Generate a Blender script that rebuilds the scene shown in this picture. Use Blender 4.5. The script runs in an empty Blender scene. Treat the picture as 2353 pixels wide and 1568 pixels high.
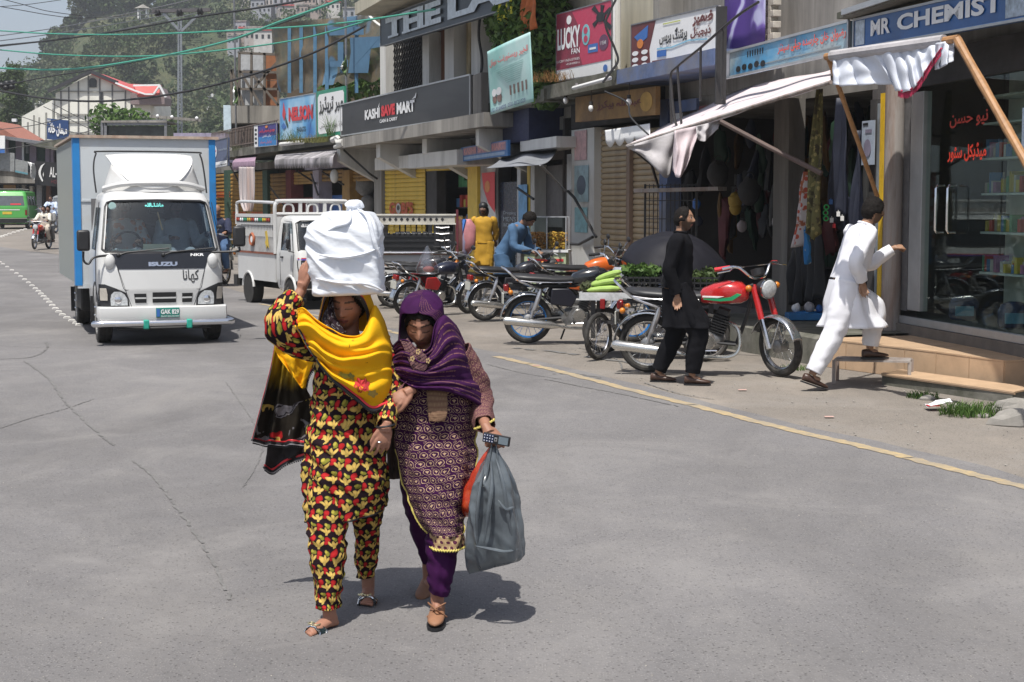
import bpy,math,random,unicodedata
from mathutils import Vector,Matrix,noise,Euler
import numpy as np
random.seed(7)
PI=math.pi
scene=bpy.context.scene
COL=scene.collection
F_PX,CX,CY,PITCH,CAM_H=3600.0,1176.5,784.0,math.radians(4.9),2.07
cam=bpy.data.cameras.new('camera');cam.sensor_width=36;cam.lens=36*F_PX/2353
cam.clip_start=.1;cam.clip_end=3000
camo=bpy.data.objects.new('camera',cam);COL.objects.link(camo)
camo.location=(0,0,CAM_H);camo.rotation_euler=(PI/2-PITCH,0,0);scene.camera=camo
SUN_DIR=Vector((-.13,-.40,1)).normalized()
w=bpy.data.worlds.new('World');scene.world=w;w.use_nodes=True
wn=w.node_tree.nodes;wl=w.node_tree.links
bg=wn['Background'];sky=wn.new('ShaderNodeTexSky');sky.sky_type='NISHITA';sky.sun_disc=False
sky.sun_elevation=math.asin(SUN_DIR.z);sky.sun_rotation=math.atan2(SUN_DIR.x,SUN_DIR.y)
sky.air_density=1.0;sky.dust_density=6.0;sky.ozone_density=1.0;sky.altitude=1200
hsv=wn.new('ShaderNodeHueSaturation');hsv.inputs['Saturation'].default_value=.8
wl.new(sky.outputs[0],hsv.inputs['Color']);wl.new(hsv.outputs[0],bg.inputs[0]);bg.inputs[1].default_value=.122
sun=bpy.data.lights.new('sun','SUN');sun.energy=4.95;sun.angle=math.radians(.53);sun.color=(1,.965,.90)
suno=bpy.data.objects.new('sun',sun);COL.objects.link(suno)
suno.rotation_euler=SUN_DIR.to_track_quat('Z','Y').to_euler();suno.location=(0,0,30)
scene.view_settings.view_transform='Standard';scene.view_settings.look='None'
scene.view_settings.exposure=.24;scene.view_settings.gamma=1;scene.view_settings.use_curve_mapping=False
scene.cycles.max_bounces=6;scene.cycles.diffuse_bounces=3;scene.cycles.glossy_bounces=3
scene.cycles.transparent_max_bounces=12;scene.cycles.transmission_bounces=4
scene.cycles.caustics_reflective=False;scene.cycles.caustics_refractive=False
CP,SP=math.cos(PITCH),math.sin(PITCH)
GP=[(-200,-.6),(-30,-.5),(0,0),(16,.28),(63,.28),(95,.71),(120,.92),(200,1.6),(3000,1.6)]
def g(Y):
 for(a,za),(b,zb)in zip(GP,GP[1:]):
  if Y<=b:return za+(zb-za)*max(0,(Y-a))/(b-a)
 return GP[-1][1]
def ray(px,py):
 u,v=(px-CX)/F_PX,(CY-py)/F_PX
 return Vector((u,CP+v*SP,-SP+v*CP))
def P(px,py,Y):
 d=ray(px,py);return Vector((0,0,CAM_H))+d*(Y/d.y)
def G(px,py):
 d=ray(px,py);lo,hi=1.0,900.0
 for _ in range(50):
  m=(lo+hi)/2
  if CAM_H+d.z/d.y*m>g(m):lo=m
  else:hi=m
 return Vector((d.x/d.y*lo,lo,g(lo)))
def V(*a):return Vector(a)
def lerp(a,b,t):return a+(b-a)*t
def sstep(a,b,x):
 t=min(1,max(0,(x-a)/(b-a)));return t*t*(3-2*t)
MATS={}
def nmath(nt,op,a,b=None,c=None):
 n=nt.nodes.new('ShaderNodeMath');n.operation=op
 for i,x in enumerate((a,b,c)):
  if x is None:continue
  if isinstance(x,(int,float)):n.inputs[i].default_value=x
  else:nt.links.new(x,n.inputs[i])
 return n.outputs[0]
def nmix(nt,f,a,b,t='MIX'):
 n=nt.nodes.new('ShaderNodeMix');n.data_type='RGBA';n.blend_type=t
 for s,x in((n.inputs[0],f),(n.inputs[6],a),(n.inputs[7],b)):
  if isinstance(x,(int,float)):s.default_value=x
  elif isinstance(x,tuple):s.default_value=(*x[:3],1)
  else:nt.links.new(x,s)
 return n.outputs[2]
def nnoise(nt,scale,detail=4,rough=.55,vec=None,dist=0):
 n=nt.nodes.new('ShaderNodeTexNoise');n.inputs['Scale'].default_value=scale
 n.inputs['Detail'].default_value=detail;n.inputs['Roughness'].default_value=rough;n.inputs['Distortion'].default_value=dist
 if vec is not None:nt.links.new(vec,n.inputs['Vector'])
 return n.outputs[0]
def nramp(nt,f,stops):
 n=nt.nodes.new('ShaderNodeValToRGB');e=n.color_ramp.elements
 while len(e)<len(stops):e.new(.5)
 for k,(p,c)in enumerate(stops):
  e[k].position=p;e[k].color=(*c,1)if isinstance(c,tuple)else(c,c,c,1)
 nt.links.new(f,n.inputs[0]);return n.outputs[0]
def coords(nt,kind='Object'):return nt.nodes.new('ShaderNodeTexCoord').outputs[kind]
def smap(nt,vec,sc,rot=(0,0,0)):
 n=nt.nodes.new('ShaderNodeMapping');n.inputs['Scale'].default_value=sc;n.inputs['Rotation'].default_value=rot
 nt.links.new(vec,n.inputs['Vector']);return n.outputs[0]
def newmat(name):
 m=bpy.data.materials.new(name);m.use_nodes=True;MATS[name]=m
 return m,m.node_tree,m.node_tree.nodes['Principled BSDF']
def bump(nt,b,h,strength=.3,dist=.01):
 n=nt.nodes.new('ShaderNodeBump');n.inputs['Strength'].default_value=strength;n.inputs['Distance'].default_value=dist
 nt.links.new(h,n.inputs['Height']);nt.links.new(n.outputs[0],b.inputs['Normal'])
def M(name,col=(.5,.5,.5),rough=.6,metal=0,var=.18,sc=6,dirt=0,dcol=(.08,.07,.055),bp=0,bsc=None,coat=0,spec=None,streak=False,emit=0,alpha=1,trans=0):
 """colour with mottling, grime patches and fine relief; all in object space"""
 if name in MATS:return MATS[name]
 m,nt,b=newmat(name)
 co=coords(nt);v=smap(nt,co,(1,1,.12))if streak else co
 n1=nnoise(nt,sc,5,.6,v)
 lo=tuple(x*(1-var)for x in col);hi=tuple(min(1,x*(1+var))for x in col)
 c=nramp(nt,n1,[(.3,lo),(.7,hi)])
 if dirt:
  n2=nnoise(nt,sc*.45,6,.7,v,.3)
  f=nramp(nt,n2,[(.62-dirt*.35,0.0),(.75-dirt*.2,1.0)])
  c=nmix(nt,nmath(nt,'MULTIPLY',f,min(.9,.35+dirt*.5)),c,dcol)
 nt.links.new(c,b.inputs['Base Color'])
 r=nmath(nt,'MULTIPLY_ADD',nnoise(nt,sc*3,3),.25,rough-.12)
 nt.links.new(r,b.inputs['Roughness']);b.inputs['Metallic'].default_value=metal
 if bp:bump(nt,b,nnoise(nt,bsc or sc*6,5,.65,co),bp)
 if coat:b.inputs['Coat Weight'].default_value=coat;b.inputs['Coat Roughness'].default_value=.08
 if spec is not None:b.inputs['Specular IOR Level'].default_value=spec
 if emit:nt.links.new(c,b.inputs['Emission Color']);b.inputs['Emission Strength'].default_value=emit
 if alpha<1:b.inputs['Alpha'].default_value=alpha
 if trans:b.inputs['Transmission Weight'].default_value=trans
 return m
def glass(name,tint=(.8,.85,.88),rough=.03,mixf=.75,refl=.5):
 """thin clear pane: mostly see-through with a sharp reflection"""
 if name in MATS:return MATS[name]
 m,nt,b=newmat(name)
 t=nt.nodes.new('ShaderNodeBsdfTransparent');t.inputs[0].default_value=(*tint,1)
 gl=nt.nodes.new('ShaderNodeBsdfGlossy');gl.inputs['Roughness'].default_value=rough;gl.inputs[0].default_value=(.9,.93,.95,1)
 fr=nt.nodes.new('ShaderNodeFresnel');fr.inputs[0].default_value=1.5
 f=nmath(nt,'ADD',nmath(nt,'MULTIPLY',fr.outputs[0],refl),(1-mixf)*.35)
 mx=nt.nodes.new('ShaderNodeMixShader');nt.links.new(f,mx.inputs[0])
 nt.links.new(t.outputs[0],mx.inputs[1]);nt.links.new(gl.outputs[0],mx.inputs[2])
 nt.links.new(mx.outputs[0],nt.nodes['Material Output'].inputs[0]);return m
def vcol(name,rough=.6,bp=0,bsc=60,attr='Col',var=.1,sss=0,spec=None):
 if name in MATS:return MATS[name]
 m,nt,b=newmat(name)
 a=nt.nodes.new('ShaderNodeAttribute');a.attribute_name=attr
 n=nnoise(nt,40,4,.6,coords(nt))
 f=nramp(nt,n,[(.3,1-var),(.7,1+0*var)])
 nt.links.new(nmix(nt,1.0,a.outputs[0],f,'MULTIPLY'),b.inputs['Base Color']);b.inputs['Roughness'].default_value=rough
 if bp:bump(nt,b,nnoise(nt,bsc,4,.6,coords(nt)),bp)
 if sss:b.inputs['Subsurface Weight'].default_value=sss;b.inputs['Subsurface Scale'].default_value=.01;b.inputs['Subsurface Radius'].default_value=(1,.4,.2)
 if spec is not None:b.inputs['Specular IOR Level'].default_value=spec
 return m
def tag(o,label=None,cat=None,group=None,kind=None):
 if label:o['label']=label
 if cat:o['category']=cat
 if group:o['group']=group
 if kind:o['kind']=kind
 return o
def T(name,label,cat,loc=(0,0,0),rz=0,group=None,sc=1):
 o=bpy.data.objects.new(name,None);COL.objects.link(o);o.empty_display_size=.2
 o.location=loc;o.rotation_euler=(0,0,rz);o.scale=(sc,sc,sc)
 return tag(o,label,cat,group)
def wmat(o):
 m=Matrix.LocRotScale(o.location,o.rotation_euler.to_quaternion(),o.scale)
 return wmat(o.parent)@m if o.parent else m
def copy_tree(o,parent=None,label=None,group=None,loc=None,rz=None,sc=None,mats=None):
 c=o.copy();COL.objects.link(c)
 c.parent=parent
 if label:c['label']=label
 if group:c['group']=group
 if loc is not None:c.location=loc
 if rz is not None:c.rotation_euler=(0,0,rz)
 if sc is not None:c.scale=(sc,sc,sc)
 if mats and c.data and c.data.materials and c.data.materials[0]and c.data.materials[0].name in mats:
  c.material_slots[0].link='OBJECT';c.material_slots[0].material=mats[c.data.materials[0].name]
 for ch in KIDS.get(o.name,[]):KIDS.setdefault(c.name,[]).append(copy_tree(ch,c,mats=mats))
 return c
KIDS={}
class MB:
 def __init__(s):s.v=[];s.f=[];s.uv=None
 def add(s,vs,fs):
  k=len(s.v);s.v+=[tuple(x)for x in vs];s.f+=[tuple(i+k for i in q)for q in fs];return s
 def box(s,c,d,rot=None,taper=None):
  x,y,z=d[0]/2,d[1]/2,d[2]/2;t=taper or 1
  vs=[V(sx*x*(t if sz>0 else 1),sy*y*(t if sz>0 else 1),sz*z)for sz in(-1,1)for sy in(-1,1)for sx in(-1,1)]
  if rot is not None:
   R=rot if isinstance(rot,Matrix)else Euler(rot).to_matrix();vs=[R@v for v in vs]
  c=V(*c)
  return s.add([v+c for v in vs],[(0,2,3,1),(4,5,7,6),(0,1,5,4),(2,6,7,3),(0,4,6,2),(1,3,7,5)])
 def b2(s,a,b):
  return s.box([(p+q)/2 for p,q in zip(a,b)],[abs(q-p)for p,q in zip(a,b)])
 def bar(s,a,b,w_,h=None,up=(0,0,1)):
  a,b=V(*a),V(*b);d=b-a;L=d.length
  if L<1e-6:return s
  d.normalize();up=V(*up)
  if abs(d.dot(up))>.98:up=V(0,1,0)
  x=d.cross(up).normalized();y=x.cross(d)
  R=Matrix((x,d,y)).transposed()
  return s.box((a+b)/2,(w_,L,h or w_),R)
 def tube(s,pts,r,n=8,cap=True,closed=False,flat=1):
  pts=[V(*p)for p in pts];m=len(pts)
  rs=r if isinstance(r,(list,tuple))else[r]*m
  rings=[];prev=None
  for i,p in enumerate(pts):
   if closed:t=pts[(i+1)%m]-pts[i-1]
   else:t=pts[min(i+1,m-1)]-pts[max(i-1,0)]
   t=t.normalized()if t.length>1e-9 else V(0,0,1)
   if prev is None:
    up=V(0,0,1)if abs(t.z)<.9 else V(1,0,0);x=t.cross(up).normalized()
   else:
    x=prev-t*prev.dot(t);x=x.normalized()if x.length>1e-6 else t.orthogonal().normalized()
   prev=x;y=t.cross(x)
   rings.append([p+(x*math.cos(2*PI*k/n)+y*math.sin(2*PI*k/n)*flat)*rs[i]for k in range(n)])
  return s.loft(rings,cap,closed)
 def loft(s,rings,cap=True,closed=False):
  n=len(rings[0]);vs=[p for r_ in rings for p in r_];fs=[]
  m=len(rings)
  for i in range(m if closed else m-1):
   j=(i+1)%m
   for k in range(n):
    l=(k+1)%n;fs.append((i*n+k,i*n+l,j*n+l,j*n+k))
  if cap and not closed:fs.append(tuple(range(n))[::-1]);fs.append(tuple((m-1)*n+k for k in range(n)))
  return s.add(vs,fs)
 def cyl(s,a,b,r,r2=None,n=16):return s.tube([a,b],[r,r if r2 is None else r2],n)
 def ball(s,c,r,n=12,m=8,rot=None):
  r=V(*r)if isinstance(r,(tuple,list,Vector))else V(r,r,r);c=V(*c);vs=[V(0,0,-1)];fs=[]
  for i in range(1,m):
   a=-PI/2+PI*i/m
   vs+=[V(math.cos(a)*math.cos(2*PI*k/n),math.cos(a)*math.sin(2*PI*k/n),math.sin(a))for k in range(n)]
  vs.append(V(0,0,1));e=len(vs)-1
  for k in range(n):
   l=(k+1)%n;fs.append((0,1+l,1+k));fs.append((e,e-n+k,e-n+l))
   for i in range(m-2):fs.append((1+i*n+k,1+i*n+l,1+(i+1)*n+l,1+(i+1)*n+k))
  vs=[V(v.x*r.x,v.y*r.y,v.z*r.z)for v in vs]
  if rot is not None:
   R=Euler(rot).to_matrix()if not isinstance(rot,Matrix)else rot;vs=[R@v for v in vs]
  return s.add([v+c for v in vs],fs)
 def torus(s,c,R,r,axis='y',n=32,m=8,a0=0,a1=2*PI,flat=1):
  full=abs(a1-a0-2*PI)<1e-6;pts=[]
  k=n if full else n+1
  rings=[]
  for i in range(k):
   a=a0+(a1-a0)*i/n
   d={'y':V(math.cos(a),0,math.sin(a)),'x':V(0,math.cos(a),math.sin(a)),'z':V(math.cos(a),math.sin(a),0)}[axis]
   ax={'y':V(0,1,0),'x':V(1,0,0),'z':V(0,0,1)}[axis]
   rings.append([V(*c)+d*(R+r*math.cos(2*PI*j/m))+ax*r*flat*math.sin(2*PI*j/m)for j in range(m)])
  return s.loft(rings,not full,full)
 def prism(s,poly,a,b,frame=None):
  o,u,v,w_=frame or(V(0,0,0),V(1,0,0),V(0,0,1),V(0,1,0));n=len(poly)
  vs=[o+u*p[0]+v*p[1]+w_*t for t in(a,b)for p in poly]
  return s.add(vs,[tuple(range(n)),tuple(range(2*n-1,n-1,-1))]+[(k,k+n,(k+1)%n+n,(k+1)%n)for k in range(n)])
 def grid(s,fn,nu,nv,th=0):
  vs=[fn(i/nu,j/nv)for j in range(nv+1)for i in range(nu+1)];q=nu+1
  fs=[(j*q+i,j*q+i+1,(j+1)*q+i+1,(j+1)*q+i)for j in range(nv)for i in range(nu)]
  k=len(s.v);s.add(vs,fs)
  if s.uv is None:s.uv={}
  for j in range(nv+1):
   for i in range(nu+1):s.uv[k+j*q+i]=(i/nu,j/nv)
  return s
 def quad(s,a,b,c,d):return s.add([a,b,c,d],[(0,1,2,3)])
 def xf(s,mat,start=0):
  s.v=s.v[:start]+[tuple(mat@V(*v))for v in s.v[start:]];return s
 def build(s,name,mat,parent=None,smooth=True,W=False,solid=0,bevel=0,sub=0,ang=35,uv=None):
  me=bpy.data.meshes.new(name);vs=s.v
  o=bpy.data.objects.new(name,me)
  if W and parent is not None:
   inv=wmat(parent).inverted();vs=[tuple(inv@V(*v))for v in vs]
  elif W:
   c=sum((V(*v)for v in vs),V(0,0,0))/len(vs);zmin=min(v[2]for v in vs);c.z=zmin
   o.location=c;vs=[tuple(V(*v)-c)for v in vs]
  me.from_pydata([tuple(v)for v in vs],[],s.f);me.validate()
  uvd=uv or s.uv
  if uvd:
   L=me.uv_layers.new(name='UVMap');vi=np.empty(len(me.loops),np.int32);me.loops.foreach_get('vertex_index',vi)
   arr=np.zeros((len(me.vertices),2),np.float32)
   for k_,t_ in uvd.items():arr[k_]=t_
   L.data.foreach_set('uv',arr[vi].ravel())
  if isinstance(mat,(list,tuple)):
   for m_ in mat:me.materials.append(m_)
  elif mat is not None:me.materials.append(mat)
  if smooth:
   me.polygons.foreach_set('use_smooth',[True]*len(me.polygons))
   try:me.set_sharp_from_angle(angle=math.radians(ang))
   except Exception:pass
  COL.objects.link(o)
  if parent is not None:o.parent=parent;KIDS.setdefault(parent.name,[]).append(o)
  if bevel:md=o.modifiers.new('bevel','BEVEL');md.width=bevel;md.segments=2;md.limit_method='ANGLE';md.angle_limit=math.radians(40)
  if sub:md=o.modifiers.new('sub','SUBSURF');md.levels=md.render_levels=sub
  if solid:md=o.modifiers.new('solid','SOLIDIFY');md.thickness=solid;md.offset=0
  return o
def crom(p,t):
 n=len(p)-1;x=min(max(t,0),1)*n;i=min(int(x),n-1);f=x-i
 a,b,c,d=p[max(i-1,0)],p[i],p[i+1],p[min(i+2,n)]
 return.5*((2*b)+(c-a)*f+(2*a-5*b+4*c-d)*f*f+(3*b-a-3*c+d)*f**3)
def curve(pts,n):
 pts=[V(*p)for p in pts];return[crom(pts,k/n)for k in range(n+1)]
def n3(x,y=0,z=0):return noise.noise(V(x,y,z))
ARF={}
for c_ in range(0xFB50,0xFEFD):
 d_=unicodedata.decomposition(chr(c_)).split()
 if len(d_)==2 and d_[0][1:-1]in('isolated','final','initial','medial'):ARF.setdefault(chr(int(d_[1],16)),{})[d_[0][1:3]]=chr(c_)
def ur(s):
 out=[]
 for w_ in s.split(' '):
  o='';n=len(w_)
  for i,ch in enumerate(w_):
   f=ARF.get(ch)
   if not f:o=ch+o;continue
   pj=i>0 and'in'in ARF.get(w_[i-1],{});nj=i<n-1 and'in'in f and'fi'in ARF.get(w_[i+1],{})
   o=f.get('me'if pj and nj else'fi'if pj else'in'if nj else'is',ch)+o
  out.append(o)
 return' '.join(out[::-1])
TXC={}
def textmesh(body,bold=0,serif=False):
 k=(body,bold)
 if k in TXC:return TXC[k]
 cu=bpy.data.curves.new('lettering','FONT');cu.body=body;cu.resolution_u=3;cu.offset=bold
 o=bpy.data.objects.new('lettering',cu);COL.objects.link(o)
 dg=bpy.context.evaluated_depsgraph_get();me=bpy.data.meshes.new_from_object(o.evaluated_get(dg))
 vs=[v.co.copy()for v in me.vertices];fs=[tuple(p.vertices)for p in me.polygons]
 bpy.data.objects.remove(o);bpy.data.curves.remove(cu);bpy.data.meshes.remove(me)
 par=list(range(len(vs)))
 def find(a):
  while par[a]!=a:par[a]=par[par[a]];a=par[a]
  return a
 for f in fs:
  for q in f[1:]:par[find(q)]=find(f[0])
 ids={}
 for i,v in enumerate(vs):v.z=(ids.setdefault(find(i),len(ids))%4)*.25
 if vs:
  x0,x1=min(v.x for v in vs),max(v.x for v in vs);y0,y1=min(v.y for v in vs),max(v.y for v in vs)
 else:x0=x1=y0=y1=0
 TXC[k]=(vs,fs,x0,x1,y0,y1);return TXC[k]
class Frame:
 """a flat frame: origin at lower left, u to the right, v up, n towards the viewer"""
 def __init__(s,bl,br,tl):s.o=bl;s.w=(br-bl).length;s.h=(tl-bl).length;s.u=(br-bl).normalized();s.v=(tl-bl);s.v=(s.v-s.u*s.v.dot(s.u)*0).normalized();s.n=s.u.cross(s.v).normalized()
 def pt(s,a,b,d=0):return s.o+s.u*(a*s.w)+s.v*(b*s.h)+s.n*d
def ftext(fr,body,a0,a1,b0,b1,mat,parent,name='lettering',d=.012,bold=0,squash=True,W=True):
 """lettering stretched into the rectangle a0..a1, b0..b1 of frame fr"""
 vs,fs,x0,x1,y0,y1=textmesh(body,bold)
 if not fs:return None
 mb=MB();sx=(a1-a0)/(x1-x0);sy=(b1-b0)/(y1-y0)
 mb.add([fr.pt(a0+(v.x-x0)*sx,b0+(v.y-y0)*sy,d+v.z*.002)for v in vs],fs)
 return mb.build(name,mat,parent,smooth=False,W=W)
def fpoly(fr,poly,mat,parent,name='patch',d=.006,th=.003,W=True):
 mb=MB();n=len(poly)
 mb.add([fr.pt(a,b,d)for a,b in poly]+[fr.pt(a,b,d-th)for a,b in poly],[tuple(range(n)),tuple(range(2*n-1,n-1,-1))]+[(k+n,(k+1)%n+n,(k+1)%n,k)for k in range(n)])
 return mb.build(name,mat,parent,smooth=False,W=W)
def frect(fr,a0,a1,b0,b1,mat,parent,name='patch',d=.006,th=.003):return fpoly(fr,[(a0,b0),(a1,b0),(a1,b1),(a0,b1)],mat,parent,name,d,th)
def fell(fr,ca,cb,ra,rb,mat,parent,name='emblem',d=.009,n=24,a0=0,a1=2*PI):return fpoly(fr,[(ca+ra*math.cos(a0+(a1-a0)*k/n),cb+rb*math.sin(a0+(a1-a0)*k/n))for k in range(n)],mat,parent,name,d)
def board(name,label,cat,fr,mat,th=.05,rim=None,rimw=.03,group=None,pname='panel'):
 t=T(name,label,cat,fr.o.copy(),0,group)
 mb=MB();mb.add([fr.pt(a,b,d)for d in(0,-th)for a,b in((0,0),(1,0),(1,1),(0,1))],[(0,1,2,3),(7,6,5,4),(4,5,1,0),(5,6,2,1),(6,7,3,2),(7,4,0,3)])
 mb.build(pname,mat,t,smooth=False,W=True)
 if rim:
  r=MB()
  for a,b in(((0,0),(1,0)),((1,0),(1,1)),((1,1),(0,1)),((0,1),(0,0))):r.bar(fr.pt(*a,.004),fr.pt(*b,.004),rimw,rimw,up=fr.n)
  r.build('frame',rim,t,smooth=False,W=True)
 return t
def asphalt(name,base,dust,dustamt):
 m,nt,b=newmat(name);co=coords(nt)
 big=nnoise(nt,.35,5,.6,co);mid=nnoise(nt,2.2,6,.65,co);fine=nnoise(nt,55,4,.7,co)
 lo=tuple(x*.86 for x in base);hi=tuple(x*1.12 for x in base)
 c=nramp(nt,big,[(.32,lo),(.68,hi)])
 c=nmix(nt,nmath(nt,'MULTIPLY',nramp(nt,mid,[(.45,0.0),(.75,1.0)]),.35),c,dust)
 vo=nt.nodes.new('ShaderNodeTexVoronoi');vo.inputs['Scale'].default_value=75;nt.links.new(co,vo.inputs['Vector'])
 vs=nt.nodes.new('ShaderNodeSeparateColor');nt.links.new(vo.outputs['Color'],vs.inputs[0])
 stone=nmath(nt,'MULTIPLY',nramp(nt,vo.outputs['Distance'],[(.25,1.0),(.45,0.0)]),nmath(nt,'GREATER_THAN',vs.outputs[0],.62))
 c=nmix(nt,nmath(nt,'MULTIPLY',stone,.3),c,(.46,.44,.42))
 vo2=nt.nodes.new('ShaderNodeTexVoronoi');vo2.inputs['Scale'].default_value=46;nt.links.new(co,vo2.inputs['Vector'])
 v2=nt.nodes.new('ShaderNodeSeparateColor');nt.links.new(vo2.outputs['Color'],v2.inputs[0])
 pit=nmath(nt,'MULTIPLY',nramp(nt,vo2.outputs['Distance'],[(.1,1.0),(.3,0.0)]),nmath(nt,'GREATER_THAN',v2.outputs[1],.6))
 c=nmix(nt,nmath(nt,'MULTIPLY',pit,.6),c,(.05,.046,.043))
 c=nmix(nt,nramp(nt,fine,[(.35,.28),(.65,0.0)]),c,(.07,.068,.065))
 st=nnoise(nt,.9,6,.6,smap(nt,co,(1,.35,1),(0,0,.35)))
 c=nmix(nt,nramp(nt,st,[(.56,0.0),(.74,dustamt)]),c,dust)
 dk=nnoise(nt,1.3,5,.65,smap(nt,co,(1,.3,1),(0,0,-.5)))
 c=nmix(nt,nramp(nt,dk,[(.6,0.0),(.78,.32)]),c,(.09,.087,.084))
 sm_=nnoise(nt,.16,7,.68,smap(nt,co,(1,.5,1),(0,0,.9)),1.2);c=nmix(nt,nramp(nt,sm_,[(.47,0.0),(.56,.26),(.60,.12),(.72,.42)]),c,(.085,.08,.078));lt=nnoise(nt,.7,7,.7,co,.8);c=nmix(nt,nramp(nt,lt,[(.50,0.0),(.72,.35)]),c,(.31,.295,.28));nt.links.new(c,b.inputs['Base Color']);b.inputs['Roughness'].default_value=.88;b.inputs['Specular IOR Level'].default_value=.25
 h=nmath(nt,'SUBTRACT',nmath(nt,'ADD',nmath(nt,'MULTIPLY',stone,.5),fine),nmath(nt,'MULTIPLY',pit,1.2))
 bump(nt,b,h,.8,.006);return m
MAT_ROAD=asphalt('asphalt',(.188,.180,.180),(.25,.236,.222),.5)
MAT_VERGE=asphalt('dusty_verge',(.235,.208,.180),(.31,.27,.23),.8)
def sheet(name,mat,xl,xr,ys,dz,nx=24):
 mb=MB();vs=[];fs=[]
 for Y in ys:
  a,b=xl(Y),xr(Y)
  for i in range(nx+1):
   x=lerp(a,b,i/nx);vs.append((x,Y,g(Y)+dz))
 q=nx+1
 for j in range(len(ys)-1):
  for i in range(nx):fs.append((j*q+i,j*q+i+1,(j+1)*q+i+1,(j+1)*q+i))
 mb.add(vs,fs);return tag(mb.build(name,mat),kind='structure')
ysb=[-30,-10,0,4,8,12,16,20,30,40,50,63,70,80,95,107,120,150,200,400,900,1500]
sheet('ground',MAT_VERGE,lambda y:-90-max(0,y),lambda y:60+max(0,y),ysb,-.004)
YL=[G(*p)for p in((2600,1182),(2353,1120),(2200,1082),(2000,1031),(1800,985),(1600,934),(1400,884),(1240,843),(1140,820),(1030,797),(900,763),(800,741),(700,720),(600,699))]
YL=[V(3.9,-8,g(-8)),V(3.6,2,g(2))]+YL
def roadR(Y):
 for a,b in zip(YL,YL[1:]):
  if Y<=b.y:return lerp(a.x,b.x,max(0,(Y-a.y))/(b.y-a.y))+.28+.16*n3(Y*1.1,3)+.05*n3(Y*6,1)
 t=Y-YL[-1].y;return YL[-1].x+.28-t*.32-t*t*.0035
ysr=[-30,-15,-5]+[i*.4 for i in range(0,90)]+[37+i*2 for i in range(0,50)]
sheet('road',MAT_ROAD,lambda y:-26-.5*max(0,y-20),roadR,ysr,0,12)
MAT_YEL=M('yellow_road_paint',(.46,.34,.17),.85,var=.15,sc=14,dirt=.85,dcol=(.24,.215,.18),bp=.3)
def strip(name,pts,wd,mat,dz,jit=.012,kind='structure',n=None,gap=0):
 mb=MB();n=n or 160;c=curve(pts,n);k0=0
 vs=[];fs=[]
 for i,p in enumerate(c):
  t=(c[min(i+1,n)]-c[max(i-1,0)]);t.z=0;t.normalize();s_=V(t.y,-t.x,0)
  w1=wd/2*(1+jit*18*n3(i*.31,5));w2=wd/2*(1+jit*18*n3(i*.37,9));o_=s_*jit*1.6*n3(i*.13,2)
  for q in(p-s_*w1+o_,p+s_*w2+o_):vs.append((q.x,q.y,g(q.y)+dz))
 for i in range(n):
  if gap and n3(i*.25,77)>gap:continue
  fs.append((2*i,2*i+1,2*i+3,2*i+2))
 mb.add(vs,fs);return tag(mb.build(name,mat),kind=kind)
strip('edge_line',[p for p in YL[1:11]],.118,MAT_YEL,.004,.016,n=420,gap=.62)
strip('edge_line',[p for p in YL[11:]],.10,MAT_YEL,.004,.02,n=120,gap=.3)
MAT_CRACK=M('crack_tar',(.145,.14,.135),.9,var=.3,sc=20)
for pts,wd in(([(0,826),(60,823),(90,815),(108,800),(106,788)],.028),([(55,830),(110,870),(150,925),(230,1000),(262,1024)],.022),([(0,985),(70,962),(150,940),(215,918)],.014),([(305,1060),(350,1095),(400,1160),(470,1260),(530,1380)],.018),([(1250,872),(1330,888),(1420,905),(1560,935)],.02),([(1120,838),(1200,858),(1290,872)],.016),([(0,795),(200,803),(420,806),(760,808)],.012),([(1330,800),(1380,812),(1420,828),(1430,850)],.018),([(1480,880),(1560,905),(1640,918)],.016),([(520,880),(600,1010),(560,1120)],.01)):
 strip('road_crack',[G(*p)for p in pts],wd,MAT_CRACK,.0045,.011,n=260,gap=.3)
for pts,wd in(([(1180,800),(1300,812),(1480,840)],.10),([(1270,860),(1330,860),(1380,870)],.05)):
 strip('tar_patch',[G(*p)for p in pts],wd,MAT_CRACK,.0035,.05,n=50,gap=.1)
mb=MB();mb.tube([(-.07,0,0),(-.06,0,.028),(0,0,.036),(.06,0,.028),(.07,0,0)],.013,6);mb.box((0,0,.006),(.16,.035,.012))
MAT_STUD=M('white_road_stud',(.72,.70,.66),.6,var=.15,sc=30,dirt=.3)
studs=[]
rows=[('foreground row of studs beside the box truck',curve([(0,603,0),(42,632,0),(80,663,0),(108,690,0),(140,722,0),(182,748,0)],22)),('far row of studs curving past the green van',curve([(0,546,0),(50,530,0),(100,520,0),(150,514,0)],18))]
first=None
for ri,(lab,pts)in enumerate(rows):
 for i,p in enumerate(pts):
  q=G(p.x,p.y);sc_=.72 if ri==0 else 1.5
  if first is None:
   first=mb.build('road_stud',MAT_STUD);o=first
   tag(o,'low white painted road stud in the row that runs to the box truck','road stud','near row of white road studs')
  else:o=copy_tree(first)
  if ri:o['label']='small white road stud in the far curved row beside the green van';o['group']='far row of white road studs'
  o.location=q;o.rotation_euler=(0,0,.15*n3(i,ri));o.scale=(sc_,)*3
rs=random.Random(3);mb=MB()
for i in range(900):
 if i<450:p=G(rs.uniform(1250,2353),rs.uniform(800,1240))
 else:p=G(rs.uniform(0,2353),rs.uniform(800,1567))
 s_=rs.uniform(.003,.010)*(1.3 if i<450 else.6)
 if p.x<roadR(p.y)and i<450:s_*=.5
 mb.ball((p.x,p.y,p.z+s_*.2),(s_,s_*rs.uniform(.5,1),s_*.45),5,3,(0,0,rs.uniform(0,3)))
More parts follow.
